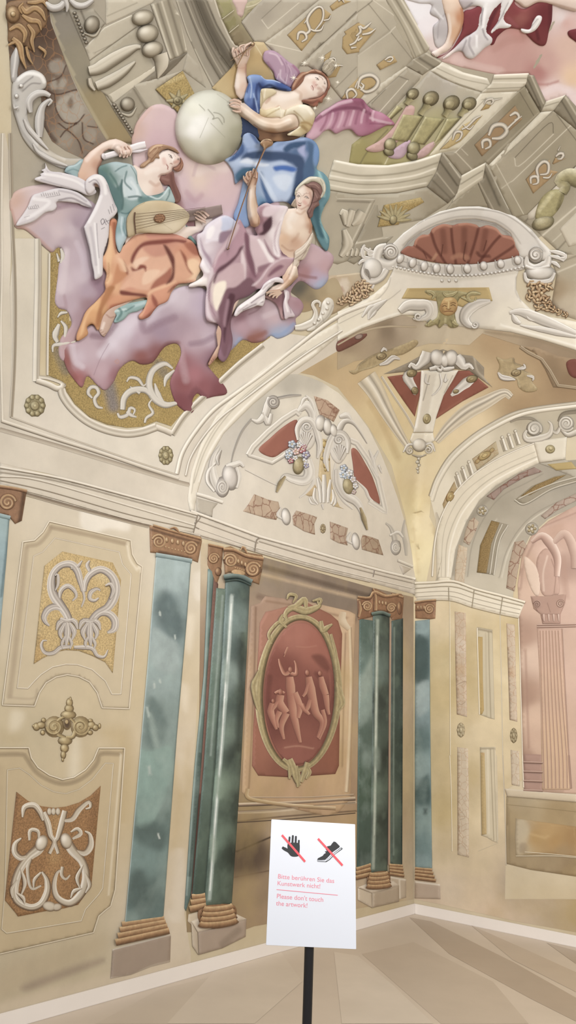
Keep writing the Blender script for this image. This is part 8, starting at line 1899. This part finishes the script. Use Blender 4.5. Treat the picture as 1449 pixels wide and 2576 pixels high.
# rolls and sheets
F(*FA)
w=thing('paper_roll','white rolled paper gripped in the raised hand of the lute player','paper roll','560,300')
p=Part();p.line('480,288 560,262 650,238 720,215 800,190 880,165 950,150','66,66,66,66,80,84,80','f3eff0/dcd6d9/e9e4e6/bdb5ba',h=.014,base=.040,n=6);put(p,'tube','paper',w)
p=Part();p.ell('487,278',28,40,'c6bfc2',-15,h=.008,base=.052,hi='ece8ea',edgecol='e6e1e3');put(p,'open_end','paper',w,label='shaded open end')
p=Part();p.line('800,225 880,222 970,200','30,34,10','e6e0e3/c3bbc2',h=.008,base=.040);put(p,'loose_edge','paper',w)
F(*U3)
def sheet(label,pts,strokes,base=.05,name='music_sheet'):
 p=Part();STW[:]=[1.2,1];p.poly(pts,'d6d0d3',h=.012,base=base,g=3.4,edge=10,strokes=strokes);put(p,name,'paper',None,label,'sheet music','sheets of music','thing')
note=lambda x,y,n,dx,dy,w_=4,c='6b6468':'\n'.join('c %s %d .7 : %f,%f %f,%f'%(c,w_,x+k*dx,y+k*dy,x+k*dx+dx*.3-dy*.5,y+k*dy+dy*.3+16)for k in range(n))
sheet('torn white paper sheet curling at the upper left of the sheet music','330,318 342,345 370,378 450,388 560,418 640,462 700,520 690,545 640,556 560,522 470,500 350,472 260,446 258,428 300,412 290,400 320,385 300,372 330,355','c f2eff0 12 .7 : 330,400 450,420 560,455 640,510\nc a39ca3 8 .6 : 300,440 400,470 520,505 620,545\nc bdb6bc 6 .6 : 350,380 450,400\nc e9e5e7 6 .6 : 280,430 330,425\nc b3acb2 4 .6 : 320,345 350,385',.046)
sheet('open sheet of written music lying to the left on the mauve cloud','235,560 280,538 430,502 560,530 650,598 668,645 600,628 560,612 420,600 415,640 390,668 330,682 250,742 170,770 118,776 135,735 165,695 205,630','c f0edef 16 .6 : 250,580 360,600 300,660 200,720\nc 857a80 10 .75 : 430,590 520,575 600,610 660,640\nc a29aa1 10 .6 : 430,520 540,545 630,600\nc b5adb4 6 .6 : 420,600 410,650 380,670\nc c4bcc3 8 .5 : 140,760 250,720\n'+note(300,545,9,16,-1.5)+'\n'+note(205,640,6,14,-3)+'\nc 6b6468 3 .7 : 340,570 400,560 440,552\nc 6b6468 3 .7 : 215,655 270,650\nc 7d767b 3 .6 : 180,715 215,705',.036)
sheet('long folded sheet of music with a curled top hanging beside the orange robe','622,470 632,438 670,408 712,400 755,420 785,470 805,530 835,610 856,662 838,700 802,735 795,800 790,860 770,940 752,1000 750,1100 742,1142 692,1168 682,1110 668,1050 655,960 640,900 612,792 618,775 650,718 690,640 722,560 726,505 705,470 690,480 692,515 655,548 628,520','''
c f4f2f3 16 .7 : 660,440 720,420 760,470 770,540
c 5f3c42 18 .85 : 690,475 712,500 716,540
c 8a8088 7 .7 : 650,460 690,440 720,470 730,520
c eeebee 14 .7 : 740,560 700,660 650,750
c 8f868e 8 .7 : 610,790 640,880 660,980 675,1080 690,1160
c 9a929a 6 .7 : 705,760 712,900 722,1010
c f2f0f2 10 .6 : 690,760 700,880 712,1010 720,1120
c b3acb4 14 .6 : 660,790 680,900 700,1060
c a59da6 8 .6 : 780,480 810,560 840,640
c 5a5258 5 .8 : 735,740 750,725 762,745 745,768 735,745
c 5a5258 4 .8 : 760,740 775,770
c 5a5258 4 .8 : 770,730 790,760
c 5a5258 4 .7 : 775,745 800,735
c 5a5258 4 .7 : 790,660 800,690
c 5a5258 4 .7 : 805,640 815,680
c 5a5258 4 .7 : 820,620 832,660
c 4f464c 5 .8 : 755,985 768,930
c 4f464c 5 .8 : 768,960 778,905
c 4f464c 5 .8 : 780,930 786,870
c 4f464c 4 .7 : 740,800 760,790''',.066)
# ---- the trumpet player
F(*FC)
w=thing('person','woman in mauve robe holding a long thin trumpet, looking left','person','600,1700')
p=Part();STW[:]=[1.45,1.1]
p.poly('245,520 252,488 270,510 290,470 312,440 338,428 345,455 372,405 400,420 432,460 426,540 408,610 402,700 420,820 455,930 520,960 700,900 840,890 892,880 905,905 895,860 882,790 884,700 908,650 990,580 1062,600 1112,680 1092,800 1062,880 1032,930 1062,1000 1092,1100 1082,1200 1042,1300 1000,1400 950,1500 906,1602 920,1720 832,1812 756,1875 690,1905 668,1930 655,1985 640,1940 622,1975 600,1935 575,1965 560,1930 530,1952 524,1915 600,1845 728,1785 720,1600 400,1700 200,2000 60,2300 -20,2550 -60,2690 -120,2760 -160,2800 -178,2785 -150,2720 -60,2560 -80,2400 0,2100 150,1800 400,1500 600,1300 690,1200 600,1100 500,1150 420,1135 340,1102 308,1000 294,880 300,760 322,650 290,590 258,560',SK,h=.026,base=.064,g=3,smooth=False,edge=22,grad='e6cfbc@350,700 dfc0a4@400,820 d6b294@420,1000 e3cbb4@340,950 c39678@360,1090 d3ab8c@330,520 c08a68@400,480 f0e2d6@960,680 ead4c6@930,800 e3c4b4@1040,740 d9b29c@1060,640 eedfd2@860,1000 ead6c4@960,1040 d9b498@1040,1020 b98a6c@1070,1100 ecdac8@820,1150 e6d0ba@980,1180 d6b090@760,1250 c8a084@880,1300 e9d4c0@880,1620 d0a888@840,1780 e6cfbc@640,1890 c9a48c@-80,2600 b5826a@-140,2740',strokes='''
c - 70 1 .04 : 350,480 350,700 360,900 400,1060
c - 60 1 .05 : 880,1620 820,1760 700,1870 600,1920
c 9c6444 14 .6 : 405,640 402,720 425,840 450,950 440,1080
c f3e6da 22 .5 : 335,680 325,850 340,980
c 7d4830 8 .7 : 320,500 350,520 380,510
c 9a5f44 4 .7 : 290,480 300,540
c 9a5f44 4 .7 : 345,455 350,490
c 9a5f44 4 .7 : 385,430 390,500
c 8a5238 10 .6 : 410,460 415,540 395,600
c f0dccb 6 .6 : 370,440 380,460
c a8704e 18 .6 : 1050,990 1080,1090 1060,1180
c c79c80 14 .5 : 1000,920 950,960 900,940
c f5eae0 30 .5 : 850,960 800,1050 820,1120
c b88a6c 20 .35 : 850,1290 900,1240 920,1200
c a87a5c 14 .4 : 720,1340 800,1400 860,1400
c b07f60 14 .5 : 915,1710 840,1795 760,1860
c f0dfd0 20 .5 : 880,1620 820,1740
c 7d4c3a 4 .75 : 530,1945 575,1925
c 7d4c3a 4 .75 : 575,1962 610,1935
c 7d4c3a 4 .75 : 622,1970 640,1935
c 7d4c3a 4 .7 : 560,1900 610,1890
c 3a2420 5 .9 : 908,738 922,728 938,742
c 3a2420 7 .8 : 922,742 926,746
c 3a2420 5 .9 : 1000,752 1018,742 1040,762
c 3a2420 7 .8 : 1022,758 1028,762
c 8f6c5c 3 .6 : 905,712 930,695 945,720
c 8a6050 3 .6 : 975,736 1010,708 1050,712
c b08672 4 .6 : 955,735 940,780 928,818
c 6d3a30 5 .85 : 924,824 938,832 952,826
c f6ece4 7 .6 .004 : 938,760 930,810
c a8403c 8 .85 : 918,848 938,858 952,850
c 5f2624 3 .9 : 920,852 936,856 952,852
c d6938a 26 .5 : 990,810 1010,830
c dba396 14 .4 : 905,800 905,820
c c08c78 16 .6 : 1060,700 1080,780 1050,860
c b98470 12 .5 : 960,900 1000,880 1040,850
c c9a08c 8 .5 : 920,880 950,895
c 6d4234 4 .7 : -140,2735 -125,2755
c 6d4234 4 .7 : -120,2715 -105,2740''')
for q in('318,540 290,478 312,442','350,520 334,452 352,438','385,510 374,418 386,408','415,520 408,445 402,424','300,580 266,530 254,495'):p.line(q,'32,28,16','e9d2be/d0a688/a5745a',h=.014,base=0.112,n=5,g=2)
for q in('700,1890 590,1898 532,1916','700,1905 605,1928 562,1956','705,1915 635,1945 606,1976','715,1905 672,1945 650,1980'):p.line(q,'36,30,18','ecd9c8/d3b094/a97e66',h=.014,base=0.128,n=5,g=2)
p.ell('922,742',20,9,'e6dcd4',12,h=.003,base=0.08,rings=3,seg=12,edgecol='8a6450');p.ell('926,743',8.549999999999999,8.549999999999999,'3a2822',12,h=.003,base=0.082,rings=2,seg=10)
p.ell('1022,756',24,10,'e6dcd4',12,h=.003,base=0.08,rings=3,seg=12,edgecol='8a6450');p.ell('1026,757',9.5,9.5,'3a2822',12,h=.003,base=0.082,rings=2,seg=10)
put(p,'body','skin',w)
p=Part();STW[:]=[1.9,1.15]
p.poly('1028,592 1100,562 1182,600 1214,680 1196,770 1168,800 1175,850 1130,880 1105,920 1095,985 1060,1010 1040,960 1032,930 1062,880 1092,800 1108,700 1080,650 1040,630 1000,600','84605a',h=.022,base=.086,g=3,strokes='c a88478 6 .7 : 1060,600 1120,600 1170,640\nc 5a3a36 7 .7 : 1080,640 1140,660 1180,720\nc a88478 6 .6 : 1120,700 1150,760\nc 5a3a36 7 .7 : 1100,820 1150,800 1170,770\nc 9a756a 6 .6 : 1110,860 1140,830\nc 5a3a36 6 .6 : 1060,950 1080,900\nc a88478 5 .6 : 1040,610 1070,640')
p.poly('832,852 850,810 885,770 892,830 890,880 860,872','b09c88',h=.012,base=.076,g=3,strokes='c 8a7462 5 .6 : 850,850 880,800')
put(p,'hair','cloth',w,label='dark brown curled hair')
p=Part();STW[:]=[1.9,1.15]
p.poly('880,735 886,655 955,572 1045,508 1120,503 1185,515 1235,560 1256,650 1225,740 1180,765 1212,680 1182,600 1100,562 1028,590 985,600 915,655','cbc5b0',h=.018,base=.09,g=3,strokes='c eeeadb 7 .7 : 900,660 970,590 1050,530 1140,515\nc 94907c 5 .6 : 920,660 1000,590 1080,555\nc 94907c 5 .6 : 1190,540 1225,620 1220,720\nc eeeadb 6 .6 : 1230,600 1240,680')
put(p,'veil','cloth',w,label='cream head veil')
F(*FD)
p=Part();STW[:]=[1.9,1.15]
p.poly('85,420 105,350 80,300 58,200 58,120 110,88 150,20 250,-46 330,-72 400,-40 440,-10 470,-34 520,55 560,105 640,122 612,60 655,-40 618,-100 645,-150 720,-190 790,-170 930,-152 905,-60 872,60 852,160 872,260 942,325 1002,332 992,372 942,432 892,502 850,524 780,602 700,640 640,640 560,702 432,760 392,900 382,1000 402,1120 382,1232 320,1335 262,1290 280,1180 290,1050 252,972 150,932 138,760 150,622 90,612 20,622 -20,618 -10,590 60,555 120,500','c3a5ae',h=.03,base=.074,g=3.6,edge=20,grad='e3dbe6@180,60 dcd3df@280,-20 c9d0e6@360,20 b392a3@330,100 ddd0da@150,250 cbb9c6@200,350 d9cbd4@110,420 ece3e4@80,580 c29fac@420,130 b48c9c@360,330 a87f90@280,420 d3bcc3@620,200 c9adb6@560,150 a47c8a@560,330 d9c6cc@700,250 e9dde2@800,100 e3d6dc@870,-60 d3bfc8@760,-120 7a5058@660,60 8a5f68@700,-20 c2a3ac@420,480 cdb3ba@330,560 eadccf@260,640 efe3d6@250,700 b08a98@480,500 8f6674@430,640 77505c@420,720 7a5260@330,800 9a7482@300,700 c9adb8@170,700 b798a6@200,850 6d4654@340,960 80586a@340,1100 8c6678@340,1250 b590a0@800,440 c6a6b0@900,380 a57c8a@700,450 94697a@600,500 b895a2@780,560 7f5866@560,640',strokes='''
p e6deea 16 .85 : 150,120 210,20 330,-62 420,-20 300,90 270,170 200,180 140,200
p c3cce8 12 .8 : 300,-50 400,-50 425,0 340,80 290,70 300,10
p f5f1f6 10 .8 : 160,70 210,30 230,70 190,150 150,150
p 94788c 9 .8 : 280,100 350,80 400,80 330,180 270,190
p ddd2de 12 .8 : 70,140 120,230 180,330 190,440 130,430 100,330
p a58a9e 7 .8 : 90,150 130,260 190,340 200,420 170,380 110,270
p f3ecf2 8 .8 : 65,200 110,320 150,420 190,470 150,480 100,420
p b78f9f 12 .85 : 470,-30 540,80 500,220 430,340 300,400 230,480 210,420 250,300 330,190 420,60
p d6bcc6 9 .8 : 440,20 460,60 360,220 270,320 225,430 240,320 330,190
p d3bac2 12 .8 : 560,130 640,150 720,230 800,330 740,400 660,430 620,500 590,380 560,260
p f0e6ea 8 .85 : 640,165 685,185 800,350 760,380 700,280
p e3d0d6 8 .8 : 490,260 530,400 518,580 505,470 480,400
p 7d5364 9 .9 : 515,100 558,125 570,260 610,400 625,525 585,480 545,380 522,250
p 65404e 8 .95 : 505,230 430,350 340,432 262,490 235,580 215,560 255,450 340,388 430,310 470,240
p c9abb3 14 .8 : 260,520 400,400 500,400 510,560 430,620 340,640 290,760 250,850 210,760 210,640
p f2e6d6 12 .9 : 228,600 330,560 335,640 300,720 250,845 213,750
p 7b5563 12 .9 : 345,635 430,620 560,525 640,640 560,702 430,762 392,900 372,1100 330,1285 280,1180 290,1000 262,850 300,740
p 573340 12 .85 : 375,680 425,700 402,800 382,900 345,1010 325,1150 310,1060 335,900 350,760
p a07b8a 8 .8 : 345,740 370,760 345,900 330,1000 310,950
p dccbd5 9 .85 : 195,440 215,470 180,600 165,760 200,900 240,960 180,930 145,860 150,660
p 8c6678 6 .8 : 225,500 190,620 185,760 235,900 205,840 165,720 175,600
p b9969f 12 .85 : 990,340 880,350 760,440 690,540 610,600 680,640 780,560 850,500 900,470 960,400
p dcc6ce 8 .85 : 985,338 870,352 760,432 690,530 620,600 590,600 660,540 740,430 850,345
p 84596a 8 .85 : 855,405 890,425 810,480 750,520 740,505 790,445
p a67f8c 12 .8 : 640,-140 760,-160 720,-60 770,-20 760,60 700,110 640,120 650,50 700,-20
p d9c6cf 9 .85 : 740,-160 850,-140 780,-70 700,-60 690,-110
p 4f303c 9 .95 : 690,20 720,-20 775,-60 775,40 705,117 650,112 690,80
p f1e8ee 9 .9 : 920,-140 900,-60 850,80 830,180 855,322 800,300 790,180 820,60 880,-80
p b99daa 7 .8 : 860,-20 825,100 810,200 835,310 800,220 805,100
p 6d4654 8 .85 : 868,230 900,300 960,325 900,325 865,300
p 8f6878 8 .8 : 700,160 740,220 790,310 850,350 800,345 740,280
p 8f6a78 10 .8 : 640,430 710,400 760,390 720,440 660,480
p f0e8e6 8 .85 : 0,600 90,560 150,530 140,600 60,605
p 8a7076 5 .8 : -10,624 70,606 140,632 130,645 60,620''')
put(p,'robe','cloth',w,label='mauve and lilac robe')
p=Part();STW[:]=[1.9,1.15]
p.poly('995,330 1000,275 1060,230 1120,170 1165,95 1172,130 1150,210 1115,300 1080,355 1030,362 1040,400 985,470 940,500 975,420','cfbfae',h=.012,base=.1,g=3.6,strokes='c f0e6d8 5 .7 : 1010,300 1090,240 1150,150\nc 8f7a68 5 .7 : 1000,350 1080,290 1140,210\nc 8f7a68 5 .6 : 1060,340 1110,270\nc a8907c 5 .6 : 990,440 1030,390');put(p,'gauze','cloth',w,label='cream gauze sash')
p=Part();STW[:]=[1.9,1.15]
p.poly('415,890 430,840 470,790 600,700 670,640 700,590 760,545 830,522 885,545 888,585 850,575 800,575 785,600 740,640 715,690 712,740 690,800 640,795 600,812 500,850 440,897','dcd3d8',h=.02,base=.106,g=3.6,edge=12,strokes='c f8f4f6 10 .7 : 480,810 600,730 680,660 760,570\nc 8f7f88 6 .7 : 580,770 650,720 720,680\nc 8f7f88 6 .7 : 500,840 600,790 690,760\nc a8989f 6 .6 : 690,640 740,590 800,560\nc f4eff2 8 .7 : 640,780 690,740\nc b5a5ad 6 .6 : 460,850 540,790')
p.poly('890,645 940,660 945,720 930,770 970,840 1000,900 940,910 905,930 890,860 885,780 900,710','d3c3cc',h=.014,base=.05,g=3.6,strokes='c f3ecf0 8 .7 : 915,670 910,760 930,850\nc 8f7684 7 .7 : 890,700 880,800 895,900\nc 8f7684 5 .6 : 940,780 960,860')
p.poly('660,700 760,690 880,650 895,720 885,860 900,925 870,920 830,800 760,740','a27c84',h=.008,base=.046,g=4,grad='b08a8c@700,710 8f6670@860,760 b79094@880,880',strokes='c 6d4a54 8 .7 : 885,680 880,800 890,920')
put(p,'white_cloth','cloth',w,label='white cloth held in the lowered hand')
F(*FC)
w=thing('trumpet','long thin brass trumpet with a flared bell held by the woman in mauve','trumpet','65,1380')
p=Part();p.line('520,150 440,330 360,520 290,700 190,990 110,1240 68,1375','22,20,18,16,16,15,14','cfa070/946238/5f3a20',h=.02,base=.135,n=5);put(p,'tube','gilt',w)
p=Part();STW[:]=[1.6,1.1];p.poly('455,95 480,62 530,45 585,52 614,90 600,125 560,145 530,165 515,190 495,185 495,150 465,120','b08048',h=.03,base=.135,g=3,strokes='c 6d4422 8 .7 : 480,72 540,60 595,80\nc e3c088 6 .8 : 462,95 490,62 540,47 590,58\nc 7d5228 8 .6 : 590,110 545,140 520,180\nc dcb880 7 .7 : 500,110 505,160');put(p,'bell','gilt',w)
p=Part();p.ell('66,1380',20,12,'7d5434',-10,h=.016,base=.14,hi='cfa272',edgecol='4f301a');put(p,'mouthpiece','gilt',w)
STW[:]=[1.0,1.0]
# ---------------------------------------------------------------- the notice on its stand, in front of the wall
# board plane: an A3 card facing the visitor, leaning back a little; SX right, SY up
_c=floor_pt(np.array([[786.0,2232.0]]),0.0)[0]
_r=rays(np.array([[786.0,2219.0]]))[0]
SO=CAM+_r*2.62
_f=np.array([RM[0,2],RM[1,2],0]);_f/=np.linalg.norm(_f)
_s=np.cross(_f,[0,0,1.0]);_s/=np.linalg.norm(_s)
_q=math.radians(5.5);SX=_s*math.cos(_q)+_f*math.sin(_q)
_b=np.cross(np.array([0,0,1.0]),SX);_q=math.radians(17.0)
SY=np.array([0,0,1.0])*math.cos(_q)+_b*math.sin(_q);SN=np.cross(SX,SY)
_q=math.radians(1.6);SX,SY=SX*math.cos(_q)-SY*math.sin(_q),SX*math.sin(_q)+SY*math.cos(_q)
BW,BH=.258,.338
material('sign_white',mott=.004,scale=3,bump=0,rough=.45,fixed='c6c9d2')
material('sign_black',mott=.01,scale=3,bump=0,rough=.5,fixed='141518')
material('sign_red',mott=.01,scale=3,bump=0,rough=.5,fixed='e5404c')
material('sign_pink',mott=.01,scale=3,bump=0,rough=.5,fixed='d8788a')
material('black_metal',mott=.05,scale=30,bump=.03,rough=.4,fixed='1b1a1d')
def sp(x,y,z=0.0):return SO+SX*x+SY*y+SN*z
def prism(name,polys,z0,z1,mat,parent):
 """flat printed or cut shapes on the board; polys in board metres"""
 V,Fc=[],[]
 for o in polys:
  z1+=.00004
  o=[np.array(q)for q in o]
  ed=[(i,(i+1)%len(o))for i in range(len(o))]
  r=delaunay_2d_cdt([Vector(q)for q in o],ed,[],1,1e-7)
  k=len(V);n=len(r[0])
  V+=[sp(v.x,v.y,z1)for v in r[0]]+[sp(v.x,v.y,z0)for v in r[0]]
  Fc+=[tuple(k+i for i in f)for f in r[2]]+[tuple(k+n+i for i in f[::-1])for f in r[2]]
  cnt={}
  for f in r[2]:
   for i in range(len(f)):
    a,b=f[i],f[(i+1)%len(f)]
    if(b,a)in cnt:del cnt[(b,a)]
    else:cnt[(a,b)]=1
  Fc+=[(k+b,k+a,k+n+a,k+n+b)for a,b in cnt]
 loc=ABS[parent.name]
 me=bpy.data.meshes.new(name);me.from_pydata([tuple(np.array(v)-loc)for v in V],[],Fc);me.update();me.materials.append(MAT[mat])
 o=bpy.data.objects.new(name,me);COL.objects.link(o);o.parent=parent;ABS[o.name]=loc;return o
_pole=sp(-.004,-BH/2+.03,-.012)
w=thing('notice_stand','white notice board with pictograms and pink German and English text on a black pole','sign',(_pole[0],_pole[1],0.0))
def rr(x0,y0,x1,y1,r,n=4):
 out=[]
 for cx,cy,a0 in((x1-r,y1-r,0),(x0+r,y1-r,90),(x0+r,y0+r,180),(x1-r,y0+r,270)):
  out+=[(cx+r*math.cos(math.radians(a0+90*k/n)),cy+r*math.sin(math.radians(a0+90*k/n)))for k in range(n+1)]
 return out
board=prism('board',[rr(-BW/2,-BH/2,BW/2,BH/2,.002)],-.006,0.0,'sign_white',w)
def U(pts):return[((x-.5)*BW,(.5-y)*BH)for x,y in pts]
FDx=lambda q:((q[0]-477)/(1002-477),(q[1]-572)/(1345-572))
def B(s):return U([FDx([float(v)for v in p_.split(',')])for p_ in s.split()])
def Bc(s,n=5):return[tuple(q)for q in cr(np.array(B(s)),True,n)]
def cap(x0,y0,x1,y1,r,n=8):
 a=math.atan2(y1-y0,x1-x0)
 return[(x1+r*math.cos(a-math.pi/2+math.pi*k/n),y1+r*math.sin(a-math.pi/2+math.pi*k/n))for k in range(n+1)]+[(x0+r*math.cos(a+math.pi/2+math.pi*k/n),y0+r*math.sin(a+math.pi/2+math.pi*k/n))for k in range(n+1)]
def fin(a,b,r):(x0,y0),(x1,y1)=B(a)[0],B(b)[0];return cap(x0,y0,x1,y1,r)
hand=[Bc('582,730 600,718 640,716 656,725 657,770 652,798 630,806 605,803 585,782 562,770 547,757 556,748 574,752 582,756'),fin('590,742','593,684',.0027),fin('611,735','613,674',.0029),fin('631,735','632,678',.0029),fin('650,745','651,702',.0026),fin('600,775','555,752',.003)]
prism('hand_pictogram',hand,.0002,.0007,'sign_black',board)
shoe=[B('868,694 880,697 905,722 903,730 862,762 830,800 815,815 790,818 766,818 770,808 800,790 808,778 820,770 812,762 826,758 818,748 832,745 826,728 848,722 858,706'),B('766,821 815,820 835,805 868,768 912,731 921,733 922,740 876,776 845,812 822,829 768,829')]
prism('shoe_pictogram',shoe,.0002,.0007,'sign_black',board)
prism('shoe_sole_line',[B('768,823 812,822 834,809 868,772 913,735 916,738 872,776 838,812 815,826 768,826')],.0007,.0010,'sign_white',board)
for a,b in(('545,672','692,834'),('769,682','922,845')):
 (x0,y0),(x1,y1)=B(a)[0],B(b)[0];d_=np.array([x1-x0,y1-y0]);d_/=np.linalg.norm(d_);n_=np.array([-d_[1],d_[0]])*.0031
 prism('red_bar',[[(x0+n_[0],y0+n_[1]),(x0-n_[0],y0-n_[1]),(x1-n_[0],y1-n_[1]),(x1+n_[0],y1+n_[1])]],.0012,.0018,'sign_red',board)
prism('dividing_line',[B('525,1014 893,1029 893,1033 525,1018')],.0002,.0007,'sign_pink',board)
R_=Matrix(((SX[0],SY[0],SN[0],0),(SX[1],SY[1],SN[1],0),(SX[2],SY[2],SN[2],0),(0,0,0,1)))
def text(s,q0,q1):
 cu=bpy.data.curves.new('text_line','FONT');cu.body=s;cu.size=.0174;cu.extrude=.0002
 o=bpy.data.objects.new('text_line',cu);COL.objects.link(o);cu.materials.append(MAT['sign_pink'])
 dg=bpy.context.evaluated_depsgraph_get();wd=o.evaluated_get(dg).dimensions.x
 (x0,y0),(x1,y1)=B(q0)[0],B(q1)[0]
 L_=math.hypot(x1-x0,y1-y0);an=math.atan2(y1-y0,x1-x0)
 cu.space_character=1.0
 k=L_/max(wd,1e-6)
 me=bpy.data.meshes.new_from_object(o.evaluated_get(dg));bpy.data.objects.remove(o)
 co=np.array([tuple(v.co)for v in me.vertices])
 X=co[:,0]*k;Y_=co[:,1]
 xx=x0+X*math.cos(an)-Y_*math.sin(an);yy=y0+X*math.sin(an)+Y_*math.cos(an)
 loc=ABS[board.name]
 W=SO+np.outer(xx,SX)+np.outer(yy,SY)+np.outer(co[:,2]+.0004,SN)-loc
 me.vertices.foreach_set('co',W.astype(np.float32).ravel());me.update()
 o=bpy.data.objects.new('text_line',me);COL.objects.link(o);o.parent=board
text('Bitte berühren Sie das','528,947','868,957');text('Kunstwerk nicht!','527,989','784,995')
text("Please don't touch",'526,1068','803,1076');text('the artwork!','525,1111','711,1116')
def tube(name,a,b,r,mat,parent,n=20):
 a,b=np.array(a),np.array(b);d=_n(b-a);u=np.cross(d,[1,.3,.2]);u/=np.linalg.norm(u);v=np.cross(d,u)
 P_=[c_+r*(u*math.cos(2*math.pi*k/n)+v*math.sin(2*math.pi*k/n))for c_ in(a,b)for k in range(n)]
 Fc=[(k,(k+1)%n,n+(k+1)%n,n+k)for k in range(n)]+[tuple(range(n))[::-1],tuple(range(n,2*n))]
 loc=ABS[parent.name];me=bpy.data.meshes.new(name);me.from_pydata([tuple(q-loc)for q in P_],[],Fc);me.update();me.materials.append(MAT[mat])
 o=bpy.data.objects.new(name,me);COL.objects.link(o);o.parent=parent;return o
tube('pole',(_pole[0],_pole[1],.012),(_pole[0],_pole[1],_pole[2]-.004),.0135,'black_metal',w)
tube('holder',sp(-.004,-BH/2+.005,-.014),sp(-.004,-BH/2+.16,-.014),.008,'black_metal',w)
tube('foot',(_pole[0],_pole[1],0.0),(_pole[0],_pole[1],.012),.15,'black_metal',w,40)
# ---------------------------------------------------------------- camera, washer lamp, added fills, uniform ambient
cd=bpy.data.cameras.new('camera');cam=bpy.data.objects.new('camera',cd);COL.objects.link(cam)
M=Matrix(((XA[0],UP[0]*0,0,0),(0,0,0,0),(0,0,0,0),(0,0,0,1)))
rx=RM[:,0];ry=-RM[:,1];rz=-RM[:,2]
M=Matrix(((rx[0],ry[0],rz[0],CAM[0]),(rx[1],ry[1],rz[1],CAM[1]),(rx[2],ry[2],rz[2],CAM[2]),(0,0,0,1)))
cam.matrix_world=M
cd.sensor_fit='VERTICAL';cd.sensor_height=36.0;cd.lens=FPX/2576*36.0;cd.clip_start=.05
SC.camera=cam
def area(name,loc,target,size,power,col,spread=150):
 l=bpy.data.lights.new(name,'AREA');l.energy=power;l.size=size;l.color=col;l.spread=math.radians(spread)
 o=bpy.data.objects.new(name,l);COL.objects.link(o);o.location=loc
 o.rotation_euler=(Vector(target)-Vector(loc)).to_track_quat('-Z','Y').to_euler();return o
area('ceiling_washer',(5.6,-5.2,3.4),(1.4,-0.8,4.0),1.6,105,(1.0,.98,.96))
area('rear_key',(6.0,-8.4,4.6),(0.6,-0.8,2.6),1.8,80,(1.0,.97,.93),110)  # unseen area light added behind the camera for directional shading
area('rear_fill',(3.6,-7.8,3.4),(1.6,-0.4,2.4),2.0,30,(1.0,.99,.98))  # added area fill behind the camera, with no window there
area('side_fill',(2.9,-6.6,2.9),(1.5,0.0,2.3),1.2,26,(1.0,.97,.93),75)  # unseen fill added at the left to brighten the right wall
w=bpy.data.worlds.new('hall');SC.world=w;w.use_nodes=True
bg=w.node_tree.nodes['Background'];bg.inputs[0].default_value=(.965,.985,1.0,1);bg.inputs[1].default_value=.66
SC.view_settings.view_transform='Standard';SC.view_settings.look='None'
SC.view_settings.gamma=1;SC.view_settings.use_curve_mapping=False;SC.view_settings.exposure=0.08
